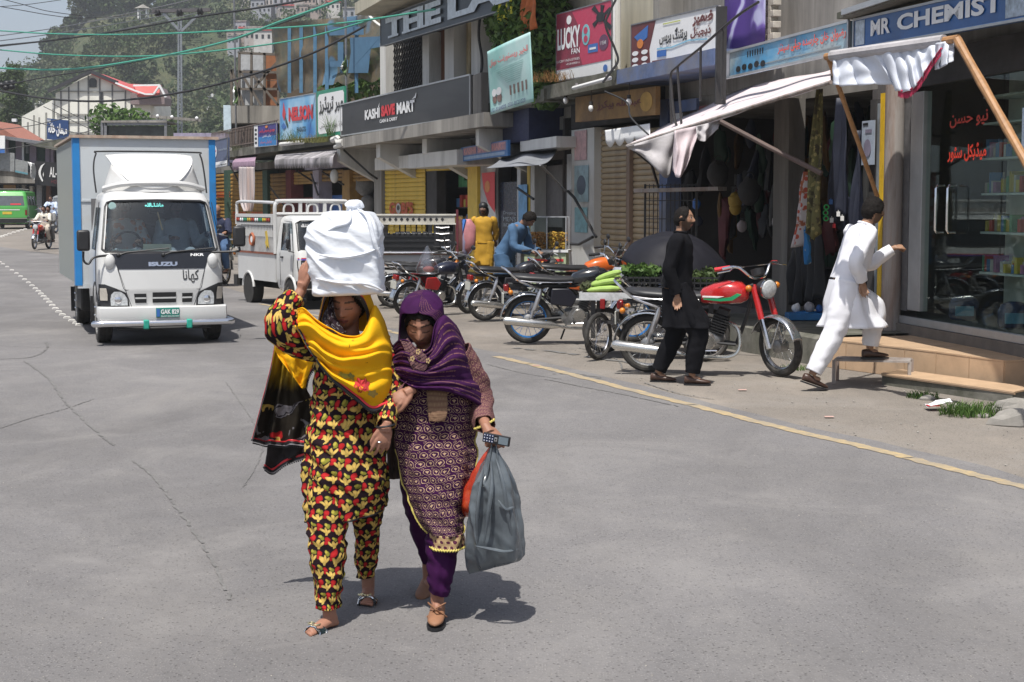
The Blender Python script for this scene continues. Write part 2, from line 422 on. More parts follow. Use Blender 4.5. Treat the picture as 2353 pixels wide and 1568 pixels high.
tag(mb.build('loose_gravel',M('grit',(.3,.28,.25),.9,var=.5,sc=3),smooth=False),'scattered pale grit and gravel on the road and its dusty edge','gravel',kind='stuff')
HR=[(-500,330),(-300,270),(-100,205),(0,185),(46,173),(108,128),(146,100),(171,72),(190,40),(215,22),(260,14),(320,14),(380,12),(430,2),(500,-30),(600,-60),(750,-85),(900,-100),(1200,-120),(1700,-150),(2600,-150)]
def ridge(px):
 for(a,ya),(b,yb)in zip(HR,HR[1:]):
  if px<=b:return lerp(ya,yb,(px-a)/(b-a))
 return HR[-1][1]
def hillpt(px,t):
 y0=500;yr=ridge(px);Y=190+230*t
 if t<=1:py=lerp(y0,yr,max(t,0)**.85)-min(t,0)*-60
 else:py=yr
 p=P(px,py,min(Y,420)if t<=1 else Y)
 if t>1:p.z-=(t-1)*260
 else:
  a=9*t*(1.02-t)*4
  p.z+=a*n3(p.x*.018,p.y*.018,2)+3.5*n3(p.x*.06,p.y*.06,5)*t*(1.05-t)*3
 return p
NX,NT=150,60
mb=MB();mb.grid(lambda u,v:hillpt(-500+3000*u,-.15+1.5*v),NX,NT)
m,nt,b=newmat('hill_scrub');co=coords(nt)
c=nramp(nt,nnoise(nt,.035,6,.62,co),[(.34,(.05,.072,.028)),(.5,(.09,.10,.042)),(.66,(.16,.135,.08))])
c=nmix(nt,nramp(nt,nnoise(nt,.25,6,.7,co),[(.42,.75),(.62,0.0)]),c,(.03,.045,.02))
nt.links.new(c,b.inputs['Base Color']);b.inputs['Roughness'].default_value=.95;bump(nt,b,nnoise(nt,.5,6,.7,co),1,.8)
tag(mb.build('hill',m),kind='structure')
def leafmat(name,c0,c1):
 if name in MATS:return MATS[name]
 m,nt,b=newmat(name);oi=nt.nodes.new('ShaderNodeNewGeometry')
 c=nmix(nt,oi.outputs['Random Per Island'],c0,c1)
 nt.links.new(c,b.inputs['Base Color']);b.inputs['Roughness'].default_value=.6;b.inputs['Specular IOR Level'].default_value=.3
 b.inputs['Subsurface Weight'].default_value=0
 tr=nt.nodes.new('ShaderNodeBsdfTranslucent');nt.links.new(c,tr.inputs[0]);mx=nt.nodes.new('ShaderNodeMixShader');mx.inputs[0].default_value=.25
 nt.links.new(b.outputs[0],mx.inputs[1]);nt.links.new(tr.outputs[0],mx.inputs[2]);nt.links.new(mx.outputs[0],nt.nodes['Material Output'].inputs[0])
 return m
LM=[leafmat('leaf_dark',(.018,.035,.012),(.055,.085,.028)),leafmat('leaf_mid',(.035,.06,.018),(.085,.12,.04)),leafmat('leaf_olive',(.05,.065,.028),(.11,.12,.055)),leafmat('leaf_fresh',(.045,.10,.02),(.12,.2,.045))]
NPR=np.random.RandomState(5)
def leaf_cloud(n,lobes,size,rs=NPR):
 """numpy leaf quads spread through a set of lobes (cx,cy,cz,rx,ry,rz)"""
 L=np.array(lobes);w_=L[:,3]*L[:,4]*L[:,5];k=rs.choice(len(L),n,p=w_/w_.sum());L=L[k]
 d=rs.normal(size=(n,3));d/=np.linalg.norm(d,axis=1)[:,None];r=rs.uniform(.35,1.08,n)**.6
 c=L[:,:3]+d*L[:,3:]*r[:,None]
 a=rs.normal(size=(n,3));a/=np.linalg.norm(a,axis=1)[:,None];b_=np.cross(a,d+rs.normal(size=(n,3))*.5);b_/=np.linalg.norm(b_,axis=1)[:,None]+1e-9
 s_=size*rs.uniform(.6,1.4,n)[:,None]
 a2=a*s_*.55;b2=b_*s_
 vs=np.stack([c-b2,c+a2*.9,c+b2,c-a2*.9],1).reshape(-1,3)
 fs=np.arange(4*n).reshape(-1,4);return vs,fs
def mesh_np(name,vs,fs,mat,parent=None,loc=(0,0,0),W=False):
 me=bpy.data.meshes.new(name);me.vertices.add(len(vs));me.vertices.foreach_set('co',np.asarray(vs,np.float32).ravel())
 k=fs.shape[1];me.loops.add(fs.size);me.loops.foreach_set('vertex_index',fs.astype(np.int32).ravel())
 me.polygons.add(len(fs));me.polygons.foreach_set('loop_start',np.arange(0,fs.size,k,dtype=np.int32))
 me.polygons.foreach_set('loop_total',np.full(len(fs),k,np.int32));me.update(calc_edges=True);me.validate()
 me.materials.append(mat);o=bpy.data.objects.new(name,me);COL.objects.link(o);o.location=loc
 if parent is not None:o.parent=parent;KIDS.setdefault(parent.name,[]).append(o)
 return o
vss,fss,off=[],[],0
rs=np.random.RandomState(11)
for i in range(3000):
 px=rs.uniform(-260,1150);t=rs.uniform(.0,.97)**.9;p=hillpt(px,t)
 if n3(p.x*.03,p.y*.03,7)<.04 and rs.rand()<.85:continue
 s_=rs.uniform(1.2,3.2)*(1.3 if rs.rand()<.2 else.8)
 lob=[(p.x+rs.uniform(-.6,.6)*s_,p.y+rs.uniform(-.6,.6)*s_,p.z+s_*rs.uniform(.4,1.1),s_*rs.uniform(.5,.9),s_*rs.uniform(.5,.9),s_*rs.uniform(.45,.8))for _ in range(4)]
 v_,f_=leaf_cloud(90,lob,.26+.07*s_,rs);vss.append(v_);fss.append(f_+off);off+=len(v_)
n_=len(vss);third=n_//3
for k,mt in enumerate((LM[0],LM[1],LM[2])):
 idx=range(k,n_,3);vv=np.concatenate([vss[i]for i in idx]);o=0;ff=[]
 for i in idx:ff.append(np.arange(len(vss[i])).reshape(-1,4)+o);o+=len(vss[i])
 tag(mesh_np('hillside_woodland',vv,np.concatenate(ff),mt),['dark green trees and scrub massed over the hillside','mid green trees and scrub massed over the hillside','olive green trees and scrub massed over the hillside'][k],'woodland',kind='stuff')
MAT_TRUNK=M('bark',(.12,.095,.07),.9,var=.3,sc=4,bp=.4)
def tree(name,label,base,H,Wd,mi=0,n=1400,leaf=.35,group=None,lean=0,thin=False,seed=0,crown0=.3):
 r=np.random.RandomState(seed+50);t=T(name,label,'tree',base,0,group)
 mb=MB();top=V(lean*H,0,H*.8);mb.tube([(0,0,-.3),(lean*H*.3,.02*H,H*.35),top],[H*.022,H*.016,H*.004],7)
 lob=[]
 for k in range(9 if not thin else 7):
  z=H*lerp(crown0+.05,.93,k/(8 if not thin else 6));a=r.uniform(0,6.28);rr=Wd*.5*(1-.65*((z/H-crown0)/(1-crown0))**1.5)*r.uniform(.35,.8)
  c=(lean*z+rr*math.cos(a),rr*math.sin(a),z);mb.tube([(lean*z,0,z*.8),c],[H*.008,H*.002],5)
  q=Wd*r.uniform(.2,.34);lob.append((*c,q,q,q*r.uniform(.6,.9)))
 mb.build('trunk',MAT_TRUNK,t)
 v_,f_=leaf_cloud(n,lob,leaf,r);mesh_np('crown',v_,f_,LM[mi],t);return t
skyl=[(187,36,2,9,'dark leafy tree at the left shoulder of the hilltop'),(171,78,0,6.5,'small dark tree below the left shoulder of the hilltop'),(215,18,0,10,'tall tree with a thin trunk on the hilltop, second from the left shoulder'),(238,26,1,9,'pointed dark tree on the hilltop left of the gap'),(262,10,2,11,'broad tree on the hilltop above the white hall gable'),(285,14,0,9,'round tree on the hilltop right of the broad one'),(318,16,1,7,'pale green bushy tree in front of the hilltop kiosk'),(345,14,0,8,'bushy tree on the ridge left of the pylon'),(372,16,1,7,'low bushy tree on the ridge just left of the pylon head'),(404,8,0,9,'dark tree on the ridge behind the pylon head'),(110,118,0,7,'small dark tree standing out on the left hill edge'),(130,104,1,8,'thin pale tree on the left hill edge'),(152,96,2,7,'bushy tree on the left hill edge above the hall roof'),(440,2,1,9,'leafy tree on the ridge right of the pylon head'),(472,-14,0,9,'dark tree high on the ridge below the wires')]
for i,(px,py,mi,H,lab)in enumerate(skyl):
 p=hillpt(px,.97);tree('hilltop_tree',lab,(p.x,p.y,p.z-1),H,H*.8,mi,900,.55,'trees on the hill skyline',seed=i,crown0=.25)
p=P(30,235,150);tree('tall_tree','tall slender tree against the sky at the far left edge',P(26,330,170),8.6,4.2,1,2600,.22,seed=31,crown0=.25)
FL=[(7.0,4.5),(5.65,12.3),(5.05,15.75),(4.54,18.7),(3.3,22.5),(.93,30.0),(-.67,36.5),(-5.2,47.3),(-11.7,62.8),(-18.5,78.0)]
def fseg(Y):
 for(a,b)in zip(FL,FL[1:]):
  if Y<=b[1]:return a,b
 return FL[-2],FL[-1]
def Q(Y,off,z):
 a,b=fseg(Y);t=(Y-a[1])/(b[1]-a[1]);x=lerp(a[0],b[0],t);d=V(b[0]-a[0],b[1]-a[1],0).normalized()
 return V(x-d.y*off,Y+d.x*off,z)
def YP(px,off=0,py=475):
 k=(px-CX)/F_PX/(CP+(CY-py)/F_PX*SP);lo,hi=5,100
 for _ in range(44):
  m=(lo+hi)/2;q=Q(m,off,0)
  if q.x/q.y>k:lo=m
  else:hi=m
 return lo
def FP(px,py,off=0):
 q=Q(YP(px,off,py),off,0);d=ray(px,py);q.z=CAM_H+d.z/d.y*q.y;return q
def FR(pxL,pyBL,pxR,pyTL,off=0,pyBR=None):
 bl=FP(pxL,pyBL,off);br=FP(pxR,pyBR if pyBR is not None else pyBL,off)
 if pyBR is None:br.z=bl.z
 d=ray(pxL,pyTL);tl=bl.copy();tl.z=CAM_H+d.z/d.y*bl.y
 return Frame(bl,br,tl)
def ZP(px,py,off=0):return FP(px,py,off).z
def hexa(mb,Y1,Y2,o1,o2,z1,z2,z1b=None,z2b=None):
 vs=[Q(Y,o,z)for Y,za,zb in((Y1,z1,z2),(Y2,z1 if z1b is None else z1b,z2 if z2b is None else z2b))for o in(o1,o2)for z in(za,zb)]
 return mb.add(vs,[(0,1,3,2),(4,6,7,5),(0,4,5,1),(2,3,7,6),(0,2,6,4),(1,5,7,3)])
def pxbox(mb,pxL,pyT,pxR,pyB,o1,o2):
 of=max(o1,o2);a=FP(pxL,pyB,of);d=ray(pxL,pyT);zt=CAM_H+d.z/d.y*a.y
 return hexa(mb,YP(pxL,of,pyB),YP(pxR,of,pyB),o1,o2,a.z,zt)
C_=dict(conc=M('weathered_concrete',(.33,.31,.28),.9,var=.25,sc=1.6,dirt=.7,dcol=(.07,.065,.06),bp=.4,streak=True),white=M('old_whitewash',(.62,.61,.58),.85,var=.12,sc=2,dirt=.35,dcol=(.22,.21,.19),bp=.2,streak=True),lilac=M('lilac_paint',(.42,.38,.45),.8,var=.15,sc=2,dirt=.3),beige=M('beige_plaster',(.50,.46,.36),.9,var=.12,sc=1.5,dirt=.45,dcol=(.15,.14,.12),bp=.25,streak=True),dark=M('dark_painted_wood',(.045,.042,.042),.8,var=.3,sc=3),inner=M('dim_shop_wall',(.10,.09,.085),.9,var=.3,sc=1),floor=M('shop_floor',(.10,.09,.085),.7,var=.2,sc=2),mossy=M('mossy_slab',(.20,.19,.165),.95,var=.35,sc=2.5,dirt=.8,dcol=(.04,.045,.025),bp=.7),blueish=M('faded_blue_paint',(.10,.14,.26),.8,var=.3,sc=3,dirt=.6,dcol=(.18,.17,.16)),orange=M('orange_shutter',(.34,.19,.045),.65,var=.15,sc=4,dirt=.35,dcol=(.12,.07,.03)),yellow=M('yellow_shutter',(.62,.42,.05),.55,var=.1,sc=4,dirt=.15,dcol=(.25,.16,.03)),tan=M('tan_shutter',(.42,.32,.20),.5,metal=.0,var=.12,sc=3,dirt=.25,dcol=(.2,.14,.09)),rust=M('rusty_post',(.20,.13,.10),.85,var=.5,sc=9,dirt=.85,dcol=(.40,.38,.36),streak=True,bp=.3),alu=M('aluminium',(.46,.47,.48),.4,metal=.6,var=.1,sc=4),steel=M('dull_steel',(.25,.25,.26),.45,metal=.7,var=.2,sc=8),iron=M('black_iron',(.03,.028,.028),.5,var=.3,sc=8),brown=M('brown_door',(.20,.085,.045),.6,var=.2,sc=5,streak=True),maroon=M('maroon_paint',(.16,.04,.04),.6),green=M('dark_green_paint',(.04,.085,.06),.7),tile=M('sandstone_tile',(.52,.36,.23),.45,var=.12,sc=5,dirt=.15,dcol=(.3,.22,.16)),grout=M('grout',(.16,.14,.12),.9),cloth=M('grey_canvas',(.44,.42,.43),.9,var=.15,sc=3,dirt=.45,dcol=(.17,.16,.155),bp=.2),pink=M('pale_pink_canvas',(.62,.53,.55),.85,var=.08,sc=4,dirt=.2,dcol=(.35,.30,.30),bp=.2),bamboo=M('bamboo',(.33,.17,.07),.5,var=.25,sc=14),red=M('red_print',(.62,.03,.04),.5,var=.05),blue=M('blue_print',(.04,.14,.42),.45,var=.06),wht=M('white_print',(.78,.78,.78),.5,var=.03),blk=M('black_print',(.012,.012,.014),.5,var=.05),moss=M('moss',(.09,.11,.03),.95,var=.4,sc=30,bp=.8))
def shell(name,label,pxL,pxR,zc,depth=4.2,top=None,wallm='white',zf=None,upz=None,fl=None):
 Y1,Y2=(YP(pxL),YP(pxR));zf=zf if zf is not None else g(Y1)+.3
 t=T(name,label,'building',Q((Y1+Y2)/2,0,g((Y1+Y2)/2)))
 n=max(1,int(abs(Y1-Y2)/6));ys=[lerp(Y1,Y2,k/n)for k in range(n+1)]
 a,b,c,d=MB(),MB(),MB(),MB()
 for y1,y2 in zip(ys,ys[1:]):
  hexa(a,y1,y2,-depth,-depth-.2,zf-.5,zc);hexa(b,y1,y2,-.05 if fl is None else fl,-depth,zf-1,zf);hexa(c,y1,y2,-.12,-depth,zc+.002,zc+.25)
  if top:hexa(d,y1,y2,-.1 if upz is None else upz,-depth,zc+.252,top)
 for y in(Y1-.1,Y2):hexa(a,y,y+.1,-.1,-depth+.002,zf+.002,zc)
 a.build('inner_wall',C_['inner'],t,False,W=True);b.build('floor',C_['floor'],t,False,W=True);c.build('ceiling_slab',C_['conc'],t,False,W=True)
 if top:d.build('wall',C_[wallm],t,False,W=True)
 return t
def px_part(t,name,mat,pxL,pyT,pxR,pyB,o1,o2,bevel=0,label=None):
 mb=MB();pxbox(mb,pxL,pyT,pxR,pyB,o1,o2);o=mb.build(name,mat,t,False,W=True,bevel=bevel)
 if label:o['label']=label
 return o
def shutter(t,mat,pxL,pyT,pxR,pyB,off,pitch=.085,label=None):
 """roller shutter: every slat is a piece of its own"""
 a,b=FP(pxL,pyB,off),FP(pxR,pyB,off);b.z=a.z;d=ray(pxL,pyT);zt=CAM_H+d.z/d.y*a.y
 L=(b-a).length;u=(b-a).normalized();n_=u.cross(V(0,0,1));n=max(2,int((zt-a.z)/pitch))
 mb=MB();p=pitch
 prof=[(0,0),(.010,.1*p),(.022,.32*p),(.024,.55*p),(.014,.85*p),(0,.97*p)]
 mb.add([V(x,-q,z)for x in(0,L)for q,z in prof],[(k,k+1,k+7,k+6)for k in range(5)]+[(0,6,11,5)])
 rot=math.atan2(u.y,u.x);s0=mb.build('slat',mat,t,False);inv=wmat(t).inverted()
 R=Matrix.Rotation(rot,4,'Z');grp=[s0]
 for k in range(1,n):c=s0.copy();COL.objects.link(c);KIDS[t.name].append(c);grp.append(c)
 for k,o in enumerate(grp):o.matrix_local=inv@Matrix.Translation(a+V(0,0,k*(zt-a.z)/n))@R
 bk=MB();f=Frame(a,b,V(a.x,a.y,zt));bk.quad(*[f.pt(x,y,-.02)for x,y in((0,0),(1,0),(1,1),(0,1))]);bk.build('shutter_back',C_['dark'],t,False,W=True,solid=.01)
 return f
def goods(t,Y1,Y2,off,z0,dep,cols,rs,hmax=.3,wr=(.06,.16),name='boxed_goods'):
 """goods standing along a shelf, joined"""
 mbs=[MB()for _ in cols];y=min(Y1,Y2);e=max(Y1,Y2)
 while y<e:
  w_=rs.uniform(*wr);h=hmax*rs.uniform(.45,1);k=rs.randrange(len(cols))
  if rs.random()<.35:c=Q(y+w_/2,off-dep/2,z0);mbs[k].tube([c,c+V(0,0,h*.7),c+V(0,0,h*.75),c+V(0,0,h)],[w_*.42,w_*.42,w_*.2,w_*.2],8)
  else:hexa(mbs[k],y,y+w_*.92,off,off-dep,z0,z0+h)
  y+=w_
 for mb,c in zip(mbs,cols):
  if mb.v:tag(mb.build(name,c,t,False,W=True),kind='stuff')
PAL=[M('pack_%d'%i,c,.45,var=.1)for i,c in enumerate([(.5,.4,.08),(.08,.2,.4),(.5,.08,.06),(.55,.55,.52),(.1,.3,.15),(.35,.3,.25),(.4,.2,.35),(.6,.5,.1)])]
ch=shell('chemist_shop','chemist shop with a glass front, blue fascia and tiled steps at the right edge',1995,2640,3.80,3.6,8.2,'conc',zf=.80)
Yc0,Yc1=YP(1995),YP(2640)
a=MB();hexa(a,YP(2056),Yc1,.04,-.16,.71,.798);a.build('door_sill',C_['alu'],ch,False,W=True,bevel=.006)
for k,(x0,x1)in enumerate(((2030,2125),(2127,2230),(2232,2345),(2347,2470),(2472,2640))):
 a=MB();hexa(a,YP(x0),YP(x1)+.012,.06,-.2,.50,.707);a.build('tile',C_['tile'],ch,False,W=True,bevel=.006)
a=MB();hexa(a,YP(2030),Yc1,.052,-.2,.4,.708);a.build('grout_bed',C_['grout'],ch,False,W=True)
px_part(ch,'door_frame',C_['alu'],2084,214,2112,712,.04,-.06,.004);px_part(ch,'door_jamb',C_['steel'],2064,214,2083,712,.02,-.1)
gm=glass('shop_glass',(.86,.92,.90),.02,.97,.08)
for x0,x1 in((2113,2297),(2300,2520)):
 a=MB();hexa(a,YP(x0),YP(x1),.0,-.012,.80,3.42);a.build('glass_pane',gm,ch,False,W=True)
a=MB();hexa(a,YP(2064),Yc1,.05,-.08,3.422,3.79);a.build('fascia_board',C_['dark'],ch,False,W=True)
for px in(2158,2185):
 p0,p1=FP(px,535,.06),FP(px,427,.06);p1.x,p1.y=p0.x,p0.y;q=V(-.05,-.012,0)
 a=MB();a.tube([p0-q,p0+q*.6,p0+q+V(0,0,.03),p0+q+V(.0,0,.2),p1+q-V(0,0,.2),p1+q-V(0,0,.03),p1+q*.6,p1-q],.014,8);a.build('door_handle',M('chrome',(.75,.75,.76),.15,metal=1,var=.02),ch,W=True)
a=MB()
for z in(1.30,1.76,2.2,2.6,3.0,3.3):hexa(a,YP(2113),YP(2560),-.75,-1.12,z,z+.025)
a.build('shelf',M('shelf_green_grey',(.6,.68,.66),.5),ch,False,W=True)
a=MB();hexa(a,YP(2100),YP(2600),-1.14,-1.2,.805,3.7);a.build('shelf_back',M('shelf_back_grey',(.72,.74,.66),.7,var=.1),ch,False,W=True)
rs=random.Random(4)
for z in(1.33,1.79,2.23,2.63):goods(ch,YP(2118),YP(2500),-.78,z,.16,PAL,rs,.2 if z<2 else.24,(.04,.09))
fr=FR(2188,296,2276,262,-.02);ftext(fr,ur('نیو حسن'),0,1,0,1,M('red_window_film',(.55,.05,.03),.4),ch,d=.03,bold=.02)
fr=FR(2183,374,2272,333,-.02);ftext(fr,ur('میڈیکل سٹور'),0,1,0,1,M('red_window_film_bright',(.8,.05,.02),.4,emit=.25),ch,d=.03,bold=.03)  # a weak glow is added to the colour of this red lettering
for cx in(2215,2330):
 c=FP(cx,700,-.35);tg=T('shop_bag','dark bag with a pale blue front low inside the chemist window, %s'%('left one'if cx<2300 else'right one'),'bag',(c.x,c.y,.805))
 a=MB();a.loft([[V(math.cos(t_*PI/6)*.17*s_,math.sin(t_*PI/6)*.1*s_,z)for t_ in range(12)]for z,s_ in((0,.85),(.05,1),(.18,1),(.24,.8),(.27,.4))]);a.build('body',M('navy_bag',(.03,.04,.09),.5),tg)
 a=MB();a.box((-.02,-.1,.1),(.2,.03,.11));a.build('label_band',M('pale_blue_pack',(.12,.28,.38),.5),tg)
a=MB();p0=FP(2047,726,.1);a.cyl((p0.x,p0.y,.50),(p0.x,p0.y,3.80),.115,n=20);o=a.build('pillar',C_['rust'],ch,W=True)
px_part(ch,'yellow_frame',M('bright_yellow_paint',(.72,.45,.02),.5),2014,215,2023,705,.16,.06);px_part(ch,'side_leaf',M('grey_blue_leaf',(.24,.27,.30),.6,dirt=.3),1994,240,2013,705,.1,.03)
fr=FR(1962,113,2353,46,.95,44);fr=Frame(fr.o,fr.o+fr.u*fr.w*1.45,fr.o+V(0,0,fr.h));K=1/1.45
t=board('chemist_sign','long blue fascia sign reading MR CHEMIST in white capitals','sign',fr,M('blue_sign_face',(.02,.10,.30),.4,var=.15,sc=1.5,dirt=.25,dcol=(.015,.03,.08)),.12,C_['alu'],.025)
frect(fr,.012*K,.055,.1,.93,M('pale_print_patch',(.38,.45,.52),.5,var=.4,sc=14),t,'picture_patch');frect(fr,.0,.66*1.5,.0,.06,M('bright_blue_strip',(.03,.2,.55),.4),t,'strip',.004)
ftext(fr,'MR',.088,.18,.32,.84,C_['wht'],t,bold=.035);ftext(fr,'CHEMIST',.212,.622,.32,.84,C_['wht'],t,bold=.035);frect(fr,.63,.72,.1,.9,M('pale_print_patch'),t,'picture_patch')
t=T('roof_ledge','thin tin-edged roof ledge above the chemist fascia','ledge',Q(YP(2200),.9,3.7));a=MB();hexa(a,YP(1925,1.05),Yc1-.3,1.1,-.1,ZP(1925,43,1.05)-.02,ZP(1925,43,1.05)+.05);a.build('slab',C_['mossy'],t,False,W=True)
a=MB();hexa(a,YP(1925,1.13),Yc1-.3,1.13,1.10,ZP(1925,43,1.05)-.0,ZP(1925,43,1.05)+.06);a.build('tin_edge',C_['alu'],t,False,W=True)
fr2=FR(1668,180,1950,122,.95,117)
m,nt,b=newmat('faded_blue_gradient_sign');uvc=coords(nt,'Object');
c=nramp(nt,nnoise(nt,1.1,4,.6,smap(nt,uvc,(.6,.6,1))),[(.35,(.42,.40,.36)),(.5,(.28,.42,.5)),(.62,(.08,.30,.52))]);c=nmix(nt,nramp(nt,nnoise(nt,3,6,.7,uvc),[(.5,0.0),(.7,.6)]),c,(.14,.12,.1))
nt.links.new(c,b.inputs['Base Color'])
t=board('food_shop_sign','faded light blue sign with red Urdu lettering beside the chemist sign','sign',fr2,m,.1,C_['alu'],.03)
ftext(fr2,ur('رضوان خان چارسدہ چپلی سینٹر'),.47,.985,.40,.84,M('orange_red_print',(.75,.08,.04),.5),t,bold=.02)
for k in range(5):fell(fr2,.12+.055*k,.24+.03*(k%2),.02,.12,C_['blk'],t,'dish_picture')
frect(fr2,0,.035,0,1,C_['wht'],t,'strip',.005);frect(fr2,.3,.95,.2,.24,M('grey_smallprint',(.25,.28,.3),.6),t,'smallprint')
for k in range(7):frect(fr2,.2+.022*k,.208+.022*k,.62,.84,C_['blk'],t,'faded_stroke')
st=T('tiled_step','sandstone tiled steps leading up to the chemist door','steps',G(2200,930))
def stepline(pts):return[G(*p)for p in pts]
def tiles(p0,p1,inner,z0a,z1a,n,st,gap=.012):
 """top tiles and riser tiles between p0 and p1 (front edge), depth vector inner; z follows the ground"""
 for k in range(n):
  a_,b_=p0.lerp(p1,k/n),p0.lerp(p1,(k+1)/n);e=(b_-a_).normalized()*gap/2;a_=a_+e;b_=b_-e
  mb=MB();za,zb=g(a_.y)+z1a,g(b_.y)+z1a
  vs=[V(a_.x,a_.y,za),V(b_.x,b_.y,zb),V(b_.x,b_.y,zb)+inner,V(a_.x,a_.y,za)+inner]
  mb.add(vs+[v-V(0,0,.015)for v in vs],[(0,1,2,3),(7,6,5,4),(0,4,5,1),(1,5,6,2),(2,6,7,3),(3,7,4,0)]);mb.build('tile',C_['tile'],st,False,W=True)
  mb=MB();n_=V(e.y,-e.x,0).normalized();n_=n_ if n_.dot(inner)<0 else-n_;iv=-n_*.014
  vs=[V(a_.x,a_.y,za-.017)-n_*.004,V(b_.x,b_.y,zb-.017)-n_*.004,V(b_.x,b_.y,g(b_.y)+z0a)-n_*.004,V(a_.x,a_.y,g(a_.y)+z0a)-n_*.004]
  mb.add(vs+[v+iv for v in vs],[(0,3,2,1),(4,5,6,7),(0,1,5,4),(1,2,6,5),(2,3,7,6),(3,0,4,7)]);mb.build('tile',C_['tile'],st,False,W=True)
U0,U1=G(1890,846),G(2331,914);U0,U1=V(U0.x,U0.y+.25,0),V(U1.x,U1.y+.35,0)
inn=V(1.35,.42,0)
tiles(U0,U1,inn,.0,.315,6,st)
tiles(U1+V(.01,0,0),U1+V(1.7,.42,0),V(-.3,1.6,0),0,.313,3,st)
a=MB();a.prism([(U0.x+.03,U0.y+.02),(U1.x+.02,U1.y+.03),(U1.x+1.6,U1.y+.5),(U1.x+1.6,U0.y+.6),(U0.x+1.2,U0.y+.5)],-.3,.5,(V(0,0,0),V(1,0,0),V(0,1,0),V(0,0,1)))
L0,L1=G(2023,884),G(2331,930);a=MB();vs=[]
for p in(V(U0.x+.02,U0.y+.03,0),V(U1.x+.0,U1.y+.03,0),V(U1.x+1.7,U1.y+.46,0),V(U1.x+1.7,U0.y+1.2,0),V(U0.x+.9,U0.y+.5,0)):vs+=[(p.x,p.y,g(p.y)+.292),(p.x,p.y,g(p.y)-.1)]
a.add(vs,[(0,2,4,6,8),(1,3,2,0),(3,5,4,2),(5,7,6,4),(7,9,8,6),(9,1,0,8)]);a.build('core',C_['grout'],st,False,W=True)
tiles(L0,L1,V(.30,.35,0),.09,.118,1,st);a=MB();vs=[]
for p in(L0+V(.02,.02,0),L1+V(-.01,.03,0),L1+V(.3,.35,0),L0+V(.3,.38,0)):vs+=[(p.x,p.y,g(p.y)+.10),(p.x,p.y,g(p.y)-.1)]
a.add(vs,[(0,2,4,6),(1,3,2,0),(3,5,4,2),(5,7,6,4),(7,1,0,6)]);a.build('rubble_base',C_['mossy'],st,False,W=True)
pl=MB();A_,B_=G(1560,780),G(1895,853);B_=V(U0.x-.02,U0.y+.03,0);vs=[];N_=14
for k in range(N_+1):
 p=A_.lerp(B_,k/N_)+V(.03*n3(k*1.3),.03*n3(k*2.1,4),0);q=p+V(2.6,.9,0)
 vs+=[V(p.x,p.y,g(p.y)-.05),V(p.x+.02,p.y,g(p.y)+.30+.02*n3(k*1.7)),V(p.x+.07,p.y+.01,g(p.y)+.335+.02*n3(k)),V(q.x,q.y,g(p.y)+.34)]
fs=[(4*k+j,4*k+4+j,4*k+5+j,4*k+1+j)for k in range(N_)for j in range(3)];pl.add(vs,fs)
tag(pl.build('concrete_plinth',C_['mossy'],smooth=False,W=True),'rough stained concrete plinth in front of the dark shop behind the red motorcycle','plinth')
pv=MB();hexa(pv,20.6,34,.8,-.1,g(20)-.1,g(20)+.22);hexa(pv,34,62,.8,-.1,g(20)-.1,g(20)+.215);tag(pv.build('pavement',C_['conc'],smooth=False,W=True),kind='structure')
rs=random.Random(8)
for i,(px,py,s_)in enumerate(((2345,945,.3),(2290,945,.12),(2195,938,.10),(2350,975,.34),(2262,958,.09),(2130,918,.1))):
 q=G(px,py);mb=MB();mb.ball((0,0,0),(s_*.8,s_*.55,s_*.32),10,7);mb.v=[tuple(V(*v)*(1+.35*n3(v[0]*9+i,v[1]*9,v[2]*9)))for v in mb.v]
 o=mb.build('kerb_stone',C_['conc'],None,False);o.location=q+V(0,0,s_*.08);tag(o,['broken grey kerb stone at the right edge beside the weeds','small stone between the weeds and the kerb','small pale stone just below the lower tiled step','flat grey slab of kerb at the very right edge','rounded stone in front of the weeds','small stone under the left part of the lower step'][i],'stone')
def weeds(name,label,c,n,r,h,mat,seed=0):
 rs=random.Random(seed);mb=MB()
 for _ in range(n):
  a_=rs.uniform(0,6.28);d=r*rs.random()**.6;p=V(c.x+d*math.cos(a_),c.y+d*.6*math.sin(a_),c.z);l=h*rs.uniform(.4,1.1);le=V(rs.uniform(-.5,.5),rs.uniform(-.5,.5),1)*l;w_=V(math.cos(a_+1),math.sin(a_+1),0)*.005
  mb.add([p-w_,p+w_,p+le*.6+w_*.7,p+le*.6-w_*.7,p+le+V(le.x*.5,le.y*.5,-l*.15)],[(0,1,2,3),(3,2,4)])
 return tag(mb.build(name,mat,smooth=False,W=True),label,'grass',kind='stuff')
weeds('grass_tuft','green grass tuft beside the steps at the right',G(2230,955),420,.28,.15,LM[3],1);weeds('grass_tuft','small weeds under the lower tiled step',G(2120,915),160,.16,.09,LM[3],2)
weeds('grass_tuft','thin weeds along the foot of the steps',G(2320,935),160,.3,.06,LM[3],3);weeds('grass_tuft','weeds growing where the plinth meets the ground',G(1835,850),140,.25,.07,LM[3],4)
q=G(2155,942);t=T('litter_paper','crumpled white and red paper wrapper lying by the weeds','litter',q);rs=random.Random(2)
mb=MB();mb.grid(lambda u,v:V((u-.5)*.22,(v-.5)*.16,.03+.06*abs(n3(u*3,v*3,1))+.05*u),5,4);mb.build('paper',C_['wht'],t,False,solid=.003)
mb=MB();mb.grid(lambda u,v:V((u-.5)*.12-.05,(v-.5)*.1-.04,.045+.05*abs(n3(u*3,v*3,9))),3,3);mb.build('red_print',C_['red'],t,False,solid=.003)
